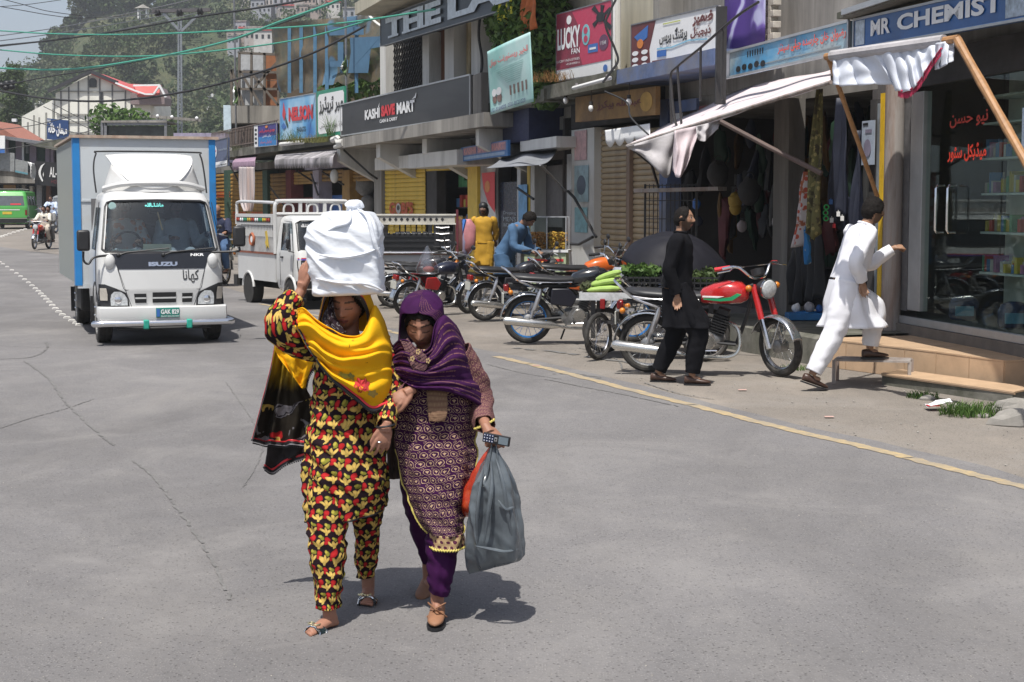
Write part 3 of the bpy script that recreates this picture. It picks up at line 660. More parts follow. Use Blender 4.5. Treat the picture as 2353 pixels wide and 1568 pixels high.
for i,(px,py)in enumerate(((1232,842),(1706,898),(1905,960))):
 q=G(px,py);mb=MB();mb.grid(lambda u,v:V((u-.5)*.08,(v-.5)*.06,.01+.02*abs(n3(u*3,v*3,i))),3,3);o=mb.build('litter_scrap',M('pinkish_scrap',(.55,.35,.3),.7),None,False,solid=.002);o.location=q
 tag(o,['tiny pink scrap of litter beside the yellow line, left of the men','tiny pale scrap of litter between the two men','tiny pale scrap of litter below the man in white'][i],'litter')
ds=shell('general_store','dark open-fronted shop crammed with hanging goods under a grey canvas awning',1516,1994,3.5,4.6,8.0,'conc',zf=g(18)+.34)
for x0,x1,m in((1990,2003,'dark'),(1772,1806,'conc'),(1512,1530,'blueish')):px_part(ds,'pillar',C_[m],x0,230,x1,770,.12,-.12)
for x0,x1,y0,y1,m in((1546,1562,262,300,'wht'),(1535,1600,236,262,'blueish'),(1606,1660,245,262,'maroon')):px_part(ds,'notice_panel',C_[m],x0,y0,x1,y1,.1,.05)
a=MB()
for z in(1.1,1.7,2.3):hexa(a,YP(1540),YP(1980),-2.2,-2.6,z,z+.03)
a.build('shelf',C_['dark'],ds,False,W=True)
rs=random.Random(14)
PD=[M('dim_pack_%d'%i,c,.6,var=.2)for i,c in enumerate([(.012,.016,.035),(.09,.012,.015),(.05,.05,.05),(.012,.04,.022),(.12,.06,.01),(.014,.014,.016)])]
for z in(1.13,1.73,2.33):goods(ds,YP(1545),YP(1975),-2.2,z,.3,PD,rs,.5,(.15,.4),'shelf_goods')
mbs=[MB()for _ in PD]
for i in range(150):
 px=rs.uniform(1545,1985);Y=YP(px);off=rs.uniform(-1.5,-.15);z=rs.uniform(1.7,3.1);c=Q(Y,off,z);s_=rs.uniform(.07,.19);k=rs.randrange(len(PD));v0=len(mbs[k].v)
 mbs[k].ball(c,(s_*.7,s_*.4,s_*rs.uniform(1.2,2.6)),10,8,(rs.uniform(-.2,.2),0,rs.uniform(0,3)));mbs[k].v[v0:]=[tuple(c+(V(*q_)-c)*(1+.55*n3(q_[0]*9,q_[1]*9,q_[2]*9)))for q_ in mbs[k].v[v0:]]
for mb,m in zip(mbs,PD):tag(mb.build('hanging_goods',m,ds,W=True),kind='stuff')
def hang(name,label,cat,px,py,off,w_,h,m,d=.06,tilt=0,wave=.04,taper=1,seed=0,th=.006):
 """cloth hanging from a point, folded lengthwise; (px,py) its top middle"""
 c=FP(px,py,off);t=T(name,label,cat,c);n=Q(c.y,1,0)-Q(c.y,0,0);u=V(-n.y,n.x,0);u=u if u.x>0 else-u
 mb=MB();mb.grid(lambda a,b:u*((a-.5)*w_*lerp(.5,1,min(1,b*2.5))*lerp(1,taper,b)+tilt*b*h)+n*(wave*math.sin(a*14+seed+1.5*b)*(.4+b)+d*n3(a*3,b*2,seed))+V(0,0,-b*h*(1+.1*n3(a*3,seed))),22,16)
 mb.build('cloth',m,t,solid=th);return t
def spotmat(name,base,spot,sc,thr=.45,spot2=None,bp=.1):
 m,nt,b=newmat(name);co=coords(nt);vo=nt.nodes.new('ShaderNodeTexVoronoi');vo.inputs['Scale'].default_value=sc;nt.links.new(co,vo.inputs['Vector'])
 f=nramp(nt,vo.outputs['Distance'],[(thr-.04,1.0),(thr+.04,0.0)]);c=nmix(nt,f,base,spot)
 if spot2:c=nmix(nt,nramp(nt,nnoise(nt,sc*.5,4,.6,co),[(.52,0.0),(.58,1.0)]),c,spot2)
 nt.links.new(c,b.inputs['Base Color']);b.inputs['Roughness'].default_value=.8;bump(nt,b,nnoise(nt,sc*8,3,.6,co),bp);return m
m_camo=spotmat('olive_floral_cloth',(.16,.15,.06),(.35,.30,.12),16,.35,(.07,.06,.03))
m_wred=spotmat('red_white_check_cloth',(.65,.6,.6),(.55,.10,.06),13,.4,(.42,.13,.06));m_blu=spotmat('blue_cloth',(.04,.22,.5),(.4,.45,.5),14,.25)
hang('scarf','olive flowered scarf hanging in a long fold left of the chemist door','scarf',1884,205,.75,.24,1.72,m_camo,tilt=-.06,wave=.05,seed=1)
hang('scarf','white and orange-red checked scarf hanging below the awning strut','scarf',1852,395,.7,.24,.92,m_wred,tilt=-.17,wave=.05,seed=3,taper=.6);hang('scarf','blue and white cloth tail hanging under the checked scarf','scarf',1853,520,.66,.14,.45,m_blu,tilt=.16,wave=.03,seed=5,taper=.4)
for i,(px,py,w_,h,m,lab)in enumerate(((1935,225,.34,1.5,PD[0],'long dark navy garment hanging just left of the yellow door frame'),(1868,470,.5,1.25,PD[5],'black garment hanging behind the checked scarf'),(1830,560,.4,.8,PD[5],'black cloth hanging low in the dark shop doorway'),(1975,300,.2,1.2,PD[0],'narrow dark shawl hanging beside the paper notice'))):hang('garment',lab,'garment',px,py,.2,w_,h,m,seed=i*2)
m_yb=M('mustard_bag',(.38,.24,.03),.5)
for i,(px,py,s_,m,lab)in enumerate(((1690,462,.13,m_yb,'mustard yellow bag hanging in the dark shop, upper one'),(1690,478,.11,m_yb,'mustard yellow bag hanging just under another yellow one'),(1650,400,.2,C_['dark'],'black helmet-like bag hanging under the awning'),(1722,440,.2,C_['dark'],'black round bag hanging right of the yellow bags'),(1705,520,.09,M('pale_bag',(.35,.3,.3),.6),'pale pointed pouch hanging below the yellow bags'),(1790,510,.12,C_['cloth'],'grey crumpled bundle on a shelf deep in the dark shop'),(1600,470,.08,C_['blue'],'small bright blue packet on the dark shop counter'))):
 c=FP(px,py,.0 if i!=6 else.4);t=T('hanging_bag',lab,'bag',c-V(0,0,s_));a=MB();a.ball((0,0,s_),(s_*.8,s_*.6,s_),14,10);a.v=[tuple(V(*v)*(1+.15*n3(v[0]*15,v[1]*15,v[2]*15+i)))for v in a.v];a.build('bag_body',m,t)
 a=MB();a.torus((0,0,s_*2.05),s_*.28,.008,'y',14,5);a.build('strap',C_['dark'],t)
for i,(px,py)in enumerate(((1899,482),(1897,495),(1898,508))):
 c=FP(px,py,.35);a=MB();a.torus((0,0,.03),.028,.008,'y',16,6);o=a.build('green_ring',M('bright_green_plastic',(.05,.6,.15),.4),None);o.location=c;tag(o,'small bright green plastic ring toy hanging by the neck of the man in white, %s'%['top','middle','bottom'][i],'toy','green ring toys on a card')  # evenly coloured bright green plastic
for i,(px,py,s_,m)in enumerate(((1909,470,.03,'blue'),(1926,498,.03,'wht'),(1935,508,.03,'wht'),(1916,525,.025,'red'),(1911,512,.03,'wht'))):
 c=FP(px,py,.34);a=MB();a.box((0,0,.03),(s_*1.4,.02,s_*2));a.cyl((0,0,.03+s_),(0,0,.05+s_),.004,n=6);o=a.build('small_packet',C_[m],None,False,bevel=.003);o.location=c;tag(o,'small %s packet hanging among trinkets beside the man in white, number %s from the left'%({'blue':'blue','wht':'white','red':'red'}[m],['one','three','four','two','two'][i]),'packet','hanging trinket packets')
c=FP(1852,762,.3);t=T('plastic_tray','bright blue plastic tray on the shop floor edge left of the man in white','tray',(c.x,c.y,g(c.y)+.34));a=MB();a.box((0,0,.05),(.5,.3,.09));a.build('tray_body',M('blue_plastic',(.02,.17,.42),.4),t,False,bevel=.01);a=MB();a.torus((0,0,.1),.15,.012,'z',4,5);a.build('rim',M('blue_plastic'),t)
for i,(dx,s_,m)in enumerate(((-.13,.06,'wht'),(.04,.07,'cloth'),(.17,.05,'blue'))):
 a=MB();a.ball((0,0,s_),s_,10,7);a.v=[tuple(V(*v)*(1+.2*n3(v[0]*20,v[1]*20,i)))for v in a.v];o=a.build('small_bundle',C_[m],None);o.location=(c.x+dx,c.y,g(c.y)+.435);tag(o,['white crumpled bundle in the blue tray','grey crumpled bundle in the middle of the blue tray','dark blue bundle at the right end of the blue tray'][i],'bundle')
fr=FR(1979,380,2008,279,.2);t=board('paper_notice','pale blue printed notice hanging on the side leaf of the chemist door','notice',fr,M('notice_paper',(.36,.42,.52),.6),.01)
fell(fr,.5,.38,.28,.2,M('notice_print',(.22,.2,.28),.6),t,'print');frect(fr,.1,.5,.9,.95,C_['blk'],t,'print');frect(fr,.3,.8,.72,.80,M('notice_print'),t,'print')
fr=FR(2346,372,2400,248,.5);t=board('paper_notice','white printed sheet hanging at the very right edge over the glass','notice',fr,M('white_sheet',(.5,.6,.7),.6),.01);frect(fr,.15,.8,.8,.9,C_['blk'],t,'print')
def PY(px,py,Y):return P(px,py,Y)
t=T('canvas_awning','large pale pink and grey canvas awning sloping over the dark shop','awning',Q(19.5,1.2,2.6))
AL,AR=P(1441,336,21.2),P(1909,189,16.4);BI=[FP(1484,316,.05),FP(1560,272,.05),FP(1640,236,.05),FP(1723,200,.05),FP(1820,178,.05),FP(1908,162,.05)]
m,nt,b=newmat('awning_canvas');co=coords(nt);c=nramp(nt,nnoise(nt,1.2,5,.6,co),[(.35,(.50,.44,.45)),(.6,(.66,.58,.60))]);c=nmix(nt,nramp(nt,nnoise(nt,2.6,6,.7,co),[(.55,0.0),(.75,.6)]),c,(.25,.22,.2))
nt.links.new(c,b.inputs['Base Color']);b.inputs['Roughness'].default_value=.85;bump(nt,b,nnoise(nt,9,4,.6,co),.15)
mb=MB();mb.grid(lambda a,b:(AL.lerp(AR,a)).lerp(crom(BI,a),b)+V(0,0,.04*n3(a*5,b*2,3)-.03*math.sin(a*PI)*(1-b)),50,14);mb.build('canvas',m,t,W=True,solid=.008)
mb=MB();mb.tube([AL,AR],.022,8);mb.build('front_rail',C_['rust'],t,W=True)
mb=MB();mb.tube([AL+V(.02,0,0),P(1497,378,21.4),P(1513,430,22)],.02,6);mb.build('side_strut',C_['iron'],t,W=True)
mb=MB();mb.tube([P(1655,279,17.9),P(1770,340,17.7),P(1888,399,17.3)],.028,8);mb.build('strut',M('old_pole_wood',(.11,.075,.065),.7),t,W=True)
def flap(t,pts,Y,m,nm,seed,th=.006,amp=.05):
 """ragged cloth flap: top edge then bottom edge, same count, in picture pixels at depth Y"""
 n=len(pts)//2;top=[P(x,y,Y+.03*i)for i,(x,y)in enumerate(pts[:n])];bot=[P(x,y,Y+.12*math.sin(i*2.1+seed))for i,(x,y)in enumerate(pts[n:])]
 mb=MB();mb.grid(lambda a,b:crom(top,a).lerp(crom(bot,a),b)+V(0,amp*math.sin(a*17+seed+b)*b+amp*n3(a*4,b*3,seed),0),30,14);return mb.build(nm,m,t,W=True,solid=th)
flap(t,[(1441,337),(1490,322),(1545,304),(1553,300),(1447,343),(1480,362),(1527,408),(1541,398)],19.5,C_['cloth'],'hanging_flap',1)
flap(t,[(1550,301),(1570,296),(1600,290),(1612,287),(1546,392),(1556,408),(1570,400),(1592,345)],19.2,C_['pink'],'hanging_flap',2)
flap(t,[(1600,290),(1620,285),(1640,280),(1656,276),(1600,318),(1618,326),(1630,314),(1650,296)],18.9,C_['cloth'],'hanging_flap',4)
t=T('cloth_awning','white gathered cloth awning with red fringe hung from a pole under the chemist sign','awning',Q(15.5,1.4,2.8))
pl_,pr_=P(1898,131,14.7),P(2203,89,13.3);mb=MB();mb.tube(curve([pl_,pl_.lerp(pr_,.5)+V(0,0,-.01),pr_],12),.034,10);mb.build('roll_pole',C_['bamboo'],t,W=True)
mb=MB();mb.tube([pl_.lerp(pr_,k/20)+V(0,0,.008*n3(k))for k in range(1,19)],[.052+.008*n3(k*2)for k in range(1,19)],10);mb.build('rolled_cloth',C_['cloth'],t,W=True)
mw=M('white_cotton',(.60,.63,.70),.85,var=.08,sc=4,dirt=.15,dcol=(.4,.42,.46));bl_=[(1913,196),(1960,199),(2005,193),(2050,198),(2062,210),(2085,212),(2110,190),(2135,150),(2160,115)]
top=[pl_.lerp(pr_,lerp(.05,.86,k/8))for k in range(9)];bot=[P(x,y,lerp(14.5,13.35,k/8))for k,(x,y)in enumerate(bl_)]
mb=MB();mb.grid(lambda a,b:crom(top,a).lerp(crom(bot,a),b)+V(.02*math.sin(a*60)*b,-.03-.045*math.sin(a*55+2*math.sin(a*9))*(b**.6)+.05*n3(a*8,b*3),.02*n3(a*12,2)*b),110,16);mb.build('gathered_cloth',mw,t,W=True,solid=.004)
mb=MB();rs=random.Random(1)
for k in range(34):p=crom(bot,.5+k/34*.5)+V(0,-.04,0);mb.tube([p,p+V(.003,0,-.03),p+V(.004*rs.uniform(-1,1),0,-.055)],[.004,.007,.002],4)
tag(mb.build('fringe',M('crimson_fringe',(.42,.03,.08),.8),t,W=True),kind='stuff')
mb=MB();mb.tube([crom(bot,.5+k/20*.5)+V(0,-.045,.01)for k in range(21)],.009,5);mb.build('fringe_braid',M('crimson_fringe'),t,W=True)
flap(t,[(2150,100),(2165,97),(2180,94),(2192,92),(2152,160),(2160,158),(2178,146),(2188,142)],13.35,mw,'cloth_end',7)
for nm,lab,a_,b_ in(('bamboo_pole','thick orange bamboo pole slanting down to the right edge in front of the chemist glass',P(2200,92,13.3),P(2440,520,11.9)),('bamboo_pole','thin bamboo pole slanting between the scarf and the paper notice',P(1903,132,14.7),P(2016,452,16.2))):
 mb=MB();pts=[a_.lerp(b_,k/12)for k in range(13)];mb.tube(pts,[(.036 if'thick'in lab else.022)*(1.12 if k%3==0 else 1)for k in range(13)],10);tag(mb.build(nm,C_['bamboo'],None,W=True),lab,'pole')
px_part(ds,'pier',C_['conc'],1500,-60,1515,150,.3,-.1)
mb=MB();rs=random.Random(5)
fr=FR(1757,115,1790,0,.18);k=0
bm_=None
for r_ in range(9):
 for c__ in range(2):
  q=fr.pt(-.1+.55*c__+.2*(r_%2),r_/9,0);mb=MB();mb.box((0,0,.0),(.17,.12,.085));
  if bm_ is None:bm_=mb.build('brick',M('pale_brick',(.50,.46,.40),.9,var=.2,sc=4,dirt=.3),ds,False,bevel=.008);o=bm_
  else:o=bm_.copy();COL.objects.link(o);KIDS[ds.name].append(o)
  o.matrix_local=wmat(ds).inverted()@Matrix.Translation(q+V(0,0,.08))@Matrix.Rotation(math.atan2(fr.u.y,fr.u.x),4,'Z')
m,nt,b=newmat('purple_wave_print');co=coords(nt);wv=nt.nodes.new('ShaderNodeTexWave');wv.inputs['Scale'].default_value=1.1;wv.inputs['Distortion'].default_value=9;wv.inputs['Detail Scale'].default_value=1.2;nt.links.new(co,wv.inputs[0])
c=nramp(nt,wv.outputs['Fac'],[(.55,(.07,.035,.20)),(.8,(.16,.10,.36)),(.95,(.45,.45,.65))]);nt.links.new(c,b.inputs['Base Color']);b.inputs['Roughness'].default_value=.7
fr=FR(1664,118,1760,-80,.35);t=T('purple_banner','purple banner with pale wavy lines hanging left of the bricks','banner',fr.o);mb=MB();mb.grid(lambda a,b:fr.pt(a,b,.04*math.sin(a*9)),20,6);mb.build('fabric',m,t,W=True,solid=.01)
a=MB();a.bar(P(1658,16,20.6),P(1655,240,20.6),.13,.13);tag(a.build('dark_post',C_['iron'],None,False,W=True),'dark square post standing right of the brown and white banner','post')
bs=shell('shuttered_shop','two storey building with a closed tan roller shutter and beige upper wall',1282,1514,3.75,3,8.6,'beige',zf=g(26)+.22,upz=.0)
shutter(bs,C_['tan'],1365,300,1440,612,-.05,.095);shutter(bs,C_['tan'],1443,300,1516,640,-.05,.095)
px_part(bs,'centre_rail',M('rail_brown',(.25,.17,.12),.6),1438,290,1445,615,.04,-.03);px_part(bs,'pillar',C_['white'],1312,300,1364,640,.1,-.25)
px_part(bs,'lintel',C_['dark'],1312,215,1515,298,-.02,-.2)
frr=FR(1316,615,1362,300,.105)
for a0,a1,b0,b1,c,lab in((.1,.7,.78,.99,(.55,.35,.35),'pink and white poster'),(.1,.8,.48,.74,(.35,.5,.55),'poster with a round face emblem'),(.12,.75,.26,.44,(.25,.48,.52),'teal poster')):
 p=frect(frr,a0,a1,b0,b1,M('poster_'+lab[:4],c,.6,var=.3,sc=8),bs,'poster',.012);p['label']=lab
fell(frr,.45,.6,.22,.07,M('poster_ink',(.1,.14,.2),.6),bs,'poster_print',.016)
t=T('wooden_fascia','orange-brown fascia board with faded red Urdu words above the tan shutter','sign',FP(1325,280,.4));fr=FR(1322,281,1506,224,.5,264)
t=board('wooden_fascia','orange-brown fascia board with faded red Urdu words above the tan shutter','sign',fr,M('ochre_fascia',(.30,.17,.06),.7,var=.3,sc=2,dirt=.5,dcol=(.12,.07,.04)),.08);ftext(fr,ur('عبداللہ بیکرز'),.3,.85,.35,.72,C_['maroon'],t,bold=.02)
fell(fr,.9,.5,.07,.35,M('ochre_lobe',(.45,.27,.07),.7),t,'painted_lobe')
for o in[o for o in COL.objects if o.name.startswith('wooden_fascia')and not KIDS.get(o.name)]:bpy.data.objects.remove(o)
t=T('scalloped_valance','white cloth valance with scalloped edge above the tan shutter','valance',FP(1440,330,.6));p0,p1=FP(1390,300,.6),FP(1493,284,.6);p2,p3=FP(1392,326,.62),FP(1494,312,.62)
mb=MB();mb.grid(lambda a,b:p0.lerp(p1,a).lerp(p2.lerp(p3,a),b)+V(0,0,-.10*abs(math.sin(a*PI*4.5))*(b>.95)),54,6);mb.build('cloth',C_['wht'],t,W=True,solid=.006)
t=T('mossy_ledge','stained concrete ledge with dry orange grass above the tan shutter','ledge',FP(1400,180,.5));a=MB();Ya,Yb=YP(1244,.75,220),YP(1648,.75,150)
z0=ZP(1400,196,.75);hexa(a,Ya,YP(1420,.75),.75,-.1,z0-.02,z0+.22);a.build('slab',C_['mossy'],t,False,W=True);a=MB();hexa(a,YP(1422,.75),Yb,.8,-.1,z0-.02,z0+.20);a.build('blue_slab',C_['blueish'],t,False,W=True)
weeds('ledge_grass','dry orange grass and moss on the concrete ledge below the red fan sign',FP(1300,186,.6)+V(0,0,0),500,.9,.22,leafmat('dry_orange_grass',(.30,.15,.05),(.2,.13,.05)),7)
t=T('tube_lamp','unlit white tube lamp lying along the mossy ledge','lamp',FP(1350,182,.9));a=MB();a.tube([FP(1318,203,.9),FP(1402,180,.9)],.035,8);a.build('tube',C_['wht'],t,W=True);a=MB();[a.bar(FP(x,y,.9),FP(x,y-6,.8),.04)for x,y in((1325,200),(1395,180))];a.build('bracket',C_['steel'],t,W=True)
fr=FR(1279,187,1406,34,.62,168);t=board('fan_sign','red LUCKY FAN advertising board with a ceiling fan picture and white lower strip','sign',fr,C_['wht'],.05,C_['steel'],.02)
mr=M('crimson_print',(.50,.035,.09),.45,var=.06);fpoly(fr,[(0,.16),(1,.19),(1,.995),(0,.995)],mr,t,'red_panel');fpoly(fr,[(0,.17),(.5,.18),(.42,.4),(.5,.62),(.3,.98),(0,.98)],M('dark_crimson_print',(.22,.02,.045),.45),t,'dark_panel',.008)
ftext(fr,'LUCKY',.03,.46,.45,.77,C_['wht'],t,d=.014,bold=.04);ftext(fr,'FAN',.3,.455,.36,.44,C_['wht'],t,d=.014,bold=.02);ftext(fr,'LUCKY INDUSTRIES',.02,.45,.265,.3,C_['wht'],t,d=.014);ftext(fr,'+92 284 6000001-5',.2,.45,.21,.24,C_['wht'],t,d=.014)
fell(fr,.56,.60,.07,.15,M('teal_print',(.2,.5,.55),.4),t,d=.012);fell(fr,.56,.66,.035,.05,mr,t,d=.016);fell(fr,.56,.54,.035,.05,mr,t,d=.016);fell(fr,.25,.87,.045,.065,C_['wht'],t,d=.014);frect(fr,.60,.77,.33,.45,C_['blue'],t,'badge',.012);frect(fr,.63,.74,.37,.40,C_['wht'],t,'badge_print',.016)
fell(fr,.87,.44,.08,.11,M('dark_badge',(.12,.03,.08),.4),t,d=.012);ftext(fr,'1 YEAR',.82,.92,.41,.46,C_['wht'],t,d=.018);fell(fr,.9,.08,.035,.05,C_['blue'],t,d=.014)
fell(fr,.82,.80,.075,.07,C_['blk'],t,'fan_hub',.016)
for an,l in((2.2,.26),(3.7,.2),(5.4,.32),(.35,.22),(1.3,.2)):
 ca,sa=math.cos(an),math.sin(an);fpoly(fr,[(.82+ca*.04-sa*.014,.80+sa*.04+ca*.014),(.82+ca*l*.8-sa*.05,.80+sa*l*.8+ca*.05),(.82+ca*l*.8+sa*.02,.8+sa*l*.8-ca*.02),(.82+ca*.04+sa*.014,.8+sa*.04-ca*.014)],C_['blk'],t,'fan_blade',.013)
fr=FR(1451,163,1648,58,.62,133);t=board('urdu_banner','white banner with dark Urdu script and a brown picture panel at its left end','sign',fr,C_['wht'],.05,C_['steel'],.02)
mbn=M('dark_brown_print',(.13,.03,.03),.5);fpoly(fr,[(0,0),(.25,0),(.23,.4),(.27,.7),(.31,1),(0,1)],mbn,t,'brown_panel');fpoly(fr,[(.27,.0),(.99,.0),(.99,.14),(.27,.14)],mbn,t,'brown_strip',.008)
fpoly(fr,[(.04,.72),(.22,.92),(.21,.66),(.12,.56)],C_['blue'],t,'picture',.012);fell(fr,.12,.55,.04,.10,M('orange_print',(.6,.2,.04),.5),t,'picture',.014)
for i in range(3):
 for j in range(2):fell(fr,.055+.12*j,.08+.14*i,.04,.05,C_['wht'],t,'picture',.012)
ftext(fr,ur('ضمیر'),.74,.96,.68,.95,mbn,t,bold=.05);ftext(fr,ur('ڈیجیٹل'),.72,.94,.45,.68,mbn,t,bold=.04);ftext(fr,ur('پرنٹنگ پریس'),.36,.68,.42,.75,C_['blk'],t,bold=.03);ftext(fr,'0344-1910060  0311-1137348',.3,.97,.03,.11,C_['wht'],t,d=.014)
frect(fr,.33,.44,.2,.33,C_['blue'],t,'picture',.01);m_cy=M('pale_cyan_print',(.25,.5,.65),.5)
fpoly(fr,[(.33,.36),(.5,.34),(.7,.42),(.9,.38),(.9,.41),(.7,.45),(.5,.37),(.33,.39)],m_cy,t,'painted_wave',.01);frect(fr,.4,.6,.86,.88,M('lime_print',(.5,.55,.1),.5),t,'painted_wave',.01)
a=MB();a.cyl(FP(1419,0,.3),FP(1419,176,.3),.06,n=10);tag(a.build('drain_pipe',C_['white'],None,W=True),'white drain pipe between the red fan sign and the beige wall','pipe')
for i,(px,py)in enumerate(((1300,238),(1358,256),(1445,242))):
 c=FP(px,py,.7);t=T('bare_bulb',['bare bulb hanging under the ledge, left of the ochre fascia','bare bulb hanging in front of the left end of the ochre fascia','spiral bulb hanging in front of the ochre fascia middle'][i],'bulb',c);a=MB();a.ball((0,0,.05),(.045,.045,.06),10,7);a.build('glass',C_['wht'],t);a=MB();a.cyl((0,0,.1),(0,0,.16),.03,n=8);a.tube([(0,0,.16),(.01,0,.3),(0,0,.45)],.006,4);a.build('holder',C_['dark'],t)
for i,pts in enumerate(([(1743,5),(1690,40),(1610,110),(1555,155),(1541,180),(1543,285)],[(1557,155),(1558,180),(1566,290)],[(1610,112),(1609,232)],[(1660,70),(1659,230)],[(1541,180),(1560,300),(1640,300)])):
 mb=MB();mb.tube(curve([FP(x,y,1.35)for x,y in pts],20),.018,6);tag(mb.build('stair_rail',C_['iron'],None,W=True),['long curved black handrail rising over the dark shop','upright black bar at the foot of the curved handrail','upright black bar under the middle of the curved handrail','upright black bar under the upper part of the curved handrail','lower bent bar of the black handrail'][i],'handrail')
fr=Frame(P(1137,265,27.5),P(1226,234,25.5),P(1120,120,27.5));t=T('teal_banner','sagging teal banner with a red Urdu line in front of the climber plant','banner',fr.o)
m,nt,b=newmat('teal_gradient_print');co=coords(nt);c=nramp(nt,nnoise(nt,.8,4,.55,co),[(.35,(.20,.46,.42)),(.6,(.42,.62,.60)),(.75,(.55,.66,.64))]);nt.links.new(c,b.inputs['Base Color']);b.inputs['Roughness'].default_value=.55
TB=[P(1120,120,27.5),P(1165,97,26.5),P(1218,73,25.5)];BB=[P(1128,264,27.5),P(1175,249,26.6),P(1226,234,25.5)]
tf=lambda a,b:crom(BB,a).lerp(crom(TB,a),b)+V(0,.05*math.sin(b*5+a*3)*1.0,0)
mb=MB();mb.grid(tf,24,18);mb.build('fabric',m,t,W=True,solid=.012)
class CF:
 def __init__(s,f,n):s.f,s.n=f,n
 def pt(s,a,b,d=0):return s.f(a,b)+s.n*d
cf=CF(tf,V(-.35,-.93,0));ftext(cf,ur('الخیر ریسٹورنٹ ہوٹل'),.08,.92,.72,.84,M('coral_print',(.7,.12,.12),.5),t,d=.03,bold=.02);ftext(cf,'0301-8164009  0331-8121029',.04,.8,.03,.09,M('navy_print',(.05,.06,.2),.5),t,d=.03)
for ca in(.16,.27):fell(cf,ca,.32,.06,.06,C_['wht'],t,'plate_picture',.03);fell(cf,ca,.22,.05,.07,M('brown_photo',(.2,.12,.1),.5),t,'plate_picture',.026)
for k in range(5):frect(cf,.5+.08*k,.53+.08*k,.2,.34,M('brown_photo'),t,'dish_picture',.026)
for k in range(9):frect(cf,.2+.03*k,.8-.01*k,.64-.03*k,.646-.03*k,M('smallprint_green',(.2,.4,.38),.5),t,'smallprint',.024)
rsn=np.random.RandomState(3);t=T('climber_plant','dense leafy green climber hanging between the laboratory sign and the red fan sign','climber plant',FP(1225,300,.3))
lob=[];inv=wmat(t).inverted()
for px,py,r_ in((1165,30,.45),(1200,50,.6),(1240,30,.6),(1262,60,.55),(1180,85,.5),(1235,100,.65),(1262,120,.5),(1240,150,.55),(1250,190,.45),(1262,165,.4),(1215,20,.5),(1150,60,.35),(1255,215,.35),(1270,90,.4)):
 q=inv@FP(px,py,.55);lob.append((q.x,q.y,q.z,r_,.45,r_*.9))
v_,f_=leaf_cloud(6500,lob,.085,rsn);mesh_np('foliage',v_,f_,LM[3],t);v_,f_=leaf_cloud(2500,[(a,b,c,d*.8,.3,f*.8)for a,b,c,d,e,f in lob],.08,rsn);mesh_np('inner_foliage',v_,f_,LM[1],t)
mb=MB()
for k in range(5):mb.tube([FP(1262-3*k,235,.2),FP(1250+8*math.sin(k),150,.4),FP(1200+15*k,60,.5)],[.04,.03,.01],6)
mb.build('stems',MAT_TRUNK,t,W=True)
for i,(px,py,c,lab)in enumerate(((1165,4,(.55,.5,.03),'yellow-green cloth draped over the top of the climber plant'),(1215,22,(.45,.12,.03),'orange-red cloth hanging over the top of the climber plant'))):
 hang('draped_cloth',lab,'cloth',px,py-55,.95,1.0-.2*i,.8,M('cloth_%d'%i,c,.8,var=.3,sc=6),seed=i)
km=shell('save_mart_building','two storey white building with a long black balcony sign and a dark lettered fascia above',865,1284,3.55,4,8.4,'white',zf=g(38)+.22,upz=-.3)
UP=dict(o1=.35,o2=.1)
for x0,x1,y0,y1 in((874,887,100,225),(971,986,78,205),(1022,1043,60,195),(1083,1103,40,180)):px_part(km,'upper_pillar',C_['white'],x0,y0,x1,y1,.45,.0)
px_part(km,'brown_door',C_['brown'],986,70,1023,200,.1,-.05,label='brown ribbed upper door');
fr=FR(1043,188,1082,50,.12)
mb=MB();mb.grid(lambda a,b:fr.pt(a,b,.05*math.sin(a*60)),60,4);o=mb.build('curtain',M('cream_curtain',(.46,.38,.24),.8,var=.15,sc=3),km,W=True,solid=.005)
px_part(km,'door_back',C_['dark'],1043,50,1100,190,.0,-.2)
fr=FR(886,218,971,95,.2,200);px_part(km,'grille_void',C_['dark'],886,95,971,219,.02,-.1)
mb=MB();n_=15
for k in range(-8,n_+1):
 for s_ in(1,-1):
  a0,a1=(k/n_,(k+8)/n_)if s_>0 else((k+8)/n_,k/n_);b0,b1=0.,1.
  if a0<0:b0=(0-a0)/(a1-a0);a0=0
  if a1>1:b1=b0+(1-b0)*(1-a0)/(a1-a0)if a1!=a0 else 1;a1=1
  if a0>1:b0=b0+(1-b0)*(1-a0)/(a1-a0);a0=1
  if a1<0:b1=b0+(1-b0)*(0-a0)/(a1-a0);a1=0
  if 0<=b0<b1<=1.001:mb.bar(fr.pt(a0,b0,.03*s_),fr.pt(a1,b1,.03*s_),.028,.012)
for k in range(n_+1):mb.bar(fr.pt(k/n_,0,0),fr.pt(k/n_,1,0),.022,.022)
tag(mb.build('lattice_grille',C_['iron'],km,False,W=True),kind='stuff')
mb=MB()
for k in range(9):mb.bar(FP(988+4*k,198-k,.13),FP(988+4*k,72-k*.4,.13),.05,.03)
tag(mb.build('door_rib',C_['brown'],km,False,W=True),kind='stuff')
fr=FR(875,107,1170,42,.95,20);t=board('laboratory_sign','dark slate fascia sign with big pale letters THE LAB along the top','sign',fr,M('slate_sign',(.045,.06,.08),.5,var=.15,sc=1),.14,C_['steel'],.02)
ft=ftext(fr,'THE',.07,.56,.18,.88,M('pale_blue_letter',(.55,.62,.68),.5),t,d=.05,bold=.05)
fr_=Frame(fr.pt(.60,0),fr.pt(1.1,0),fr.pt(.60,1));ftext(fr_,'LAB',.02,1.1,.18,.88,MATS['pale_blue_letter'],t,d=.05,bold=.05)
def serifs(fr,segs,mat,t,d=.054):
 for a,b0,w_ in segs:
  frect(fr,a-w_,a+w_,b0,b0+.07,mat,t,'serif',d)
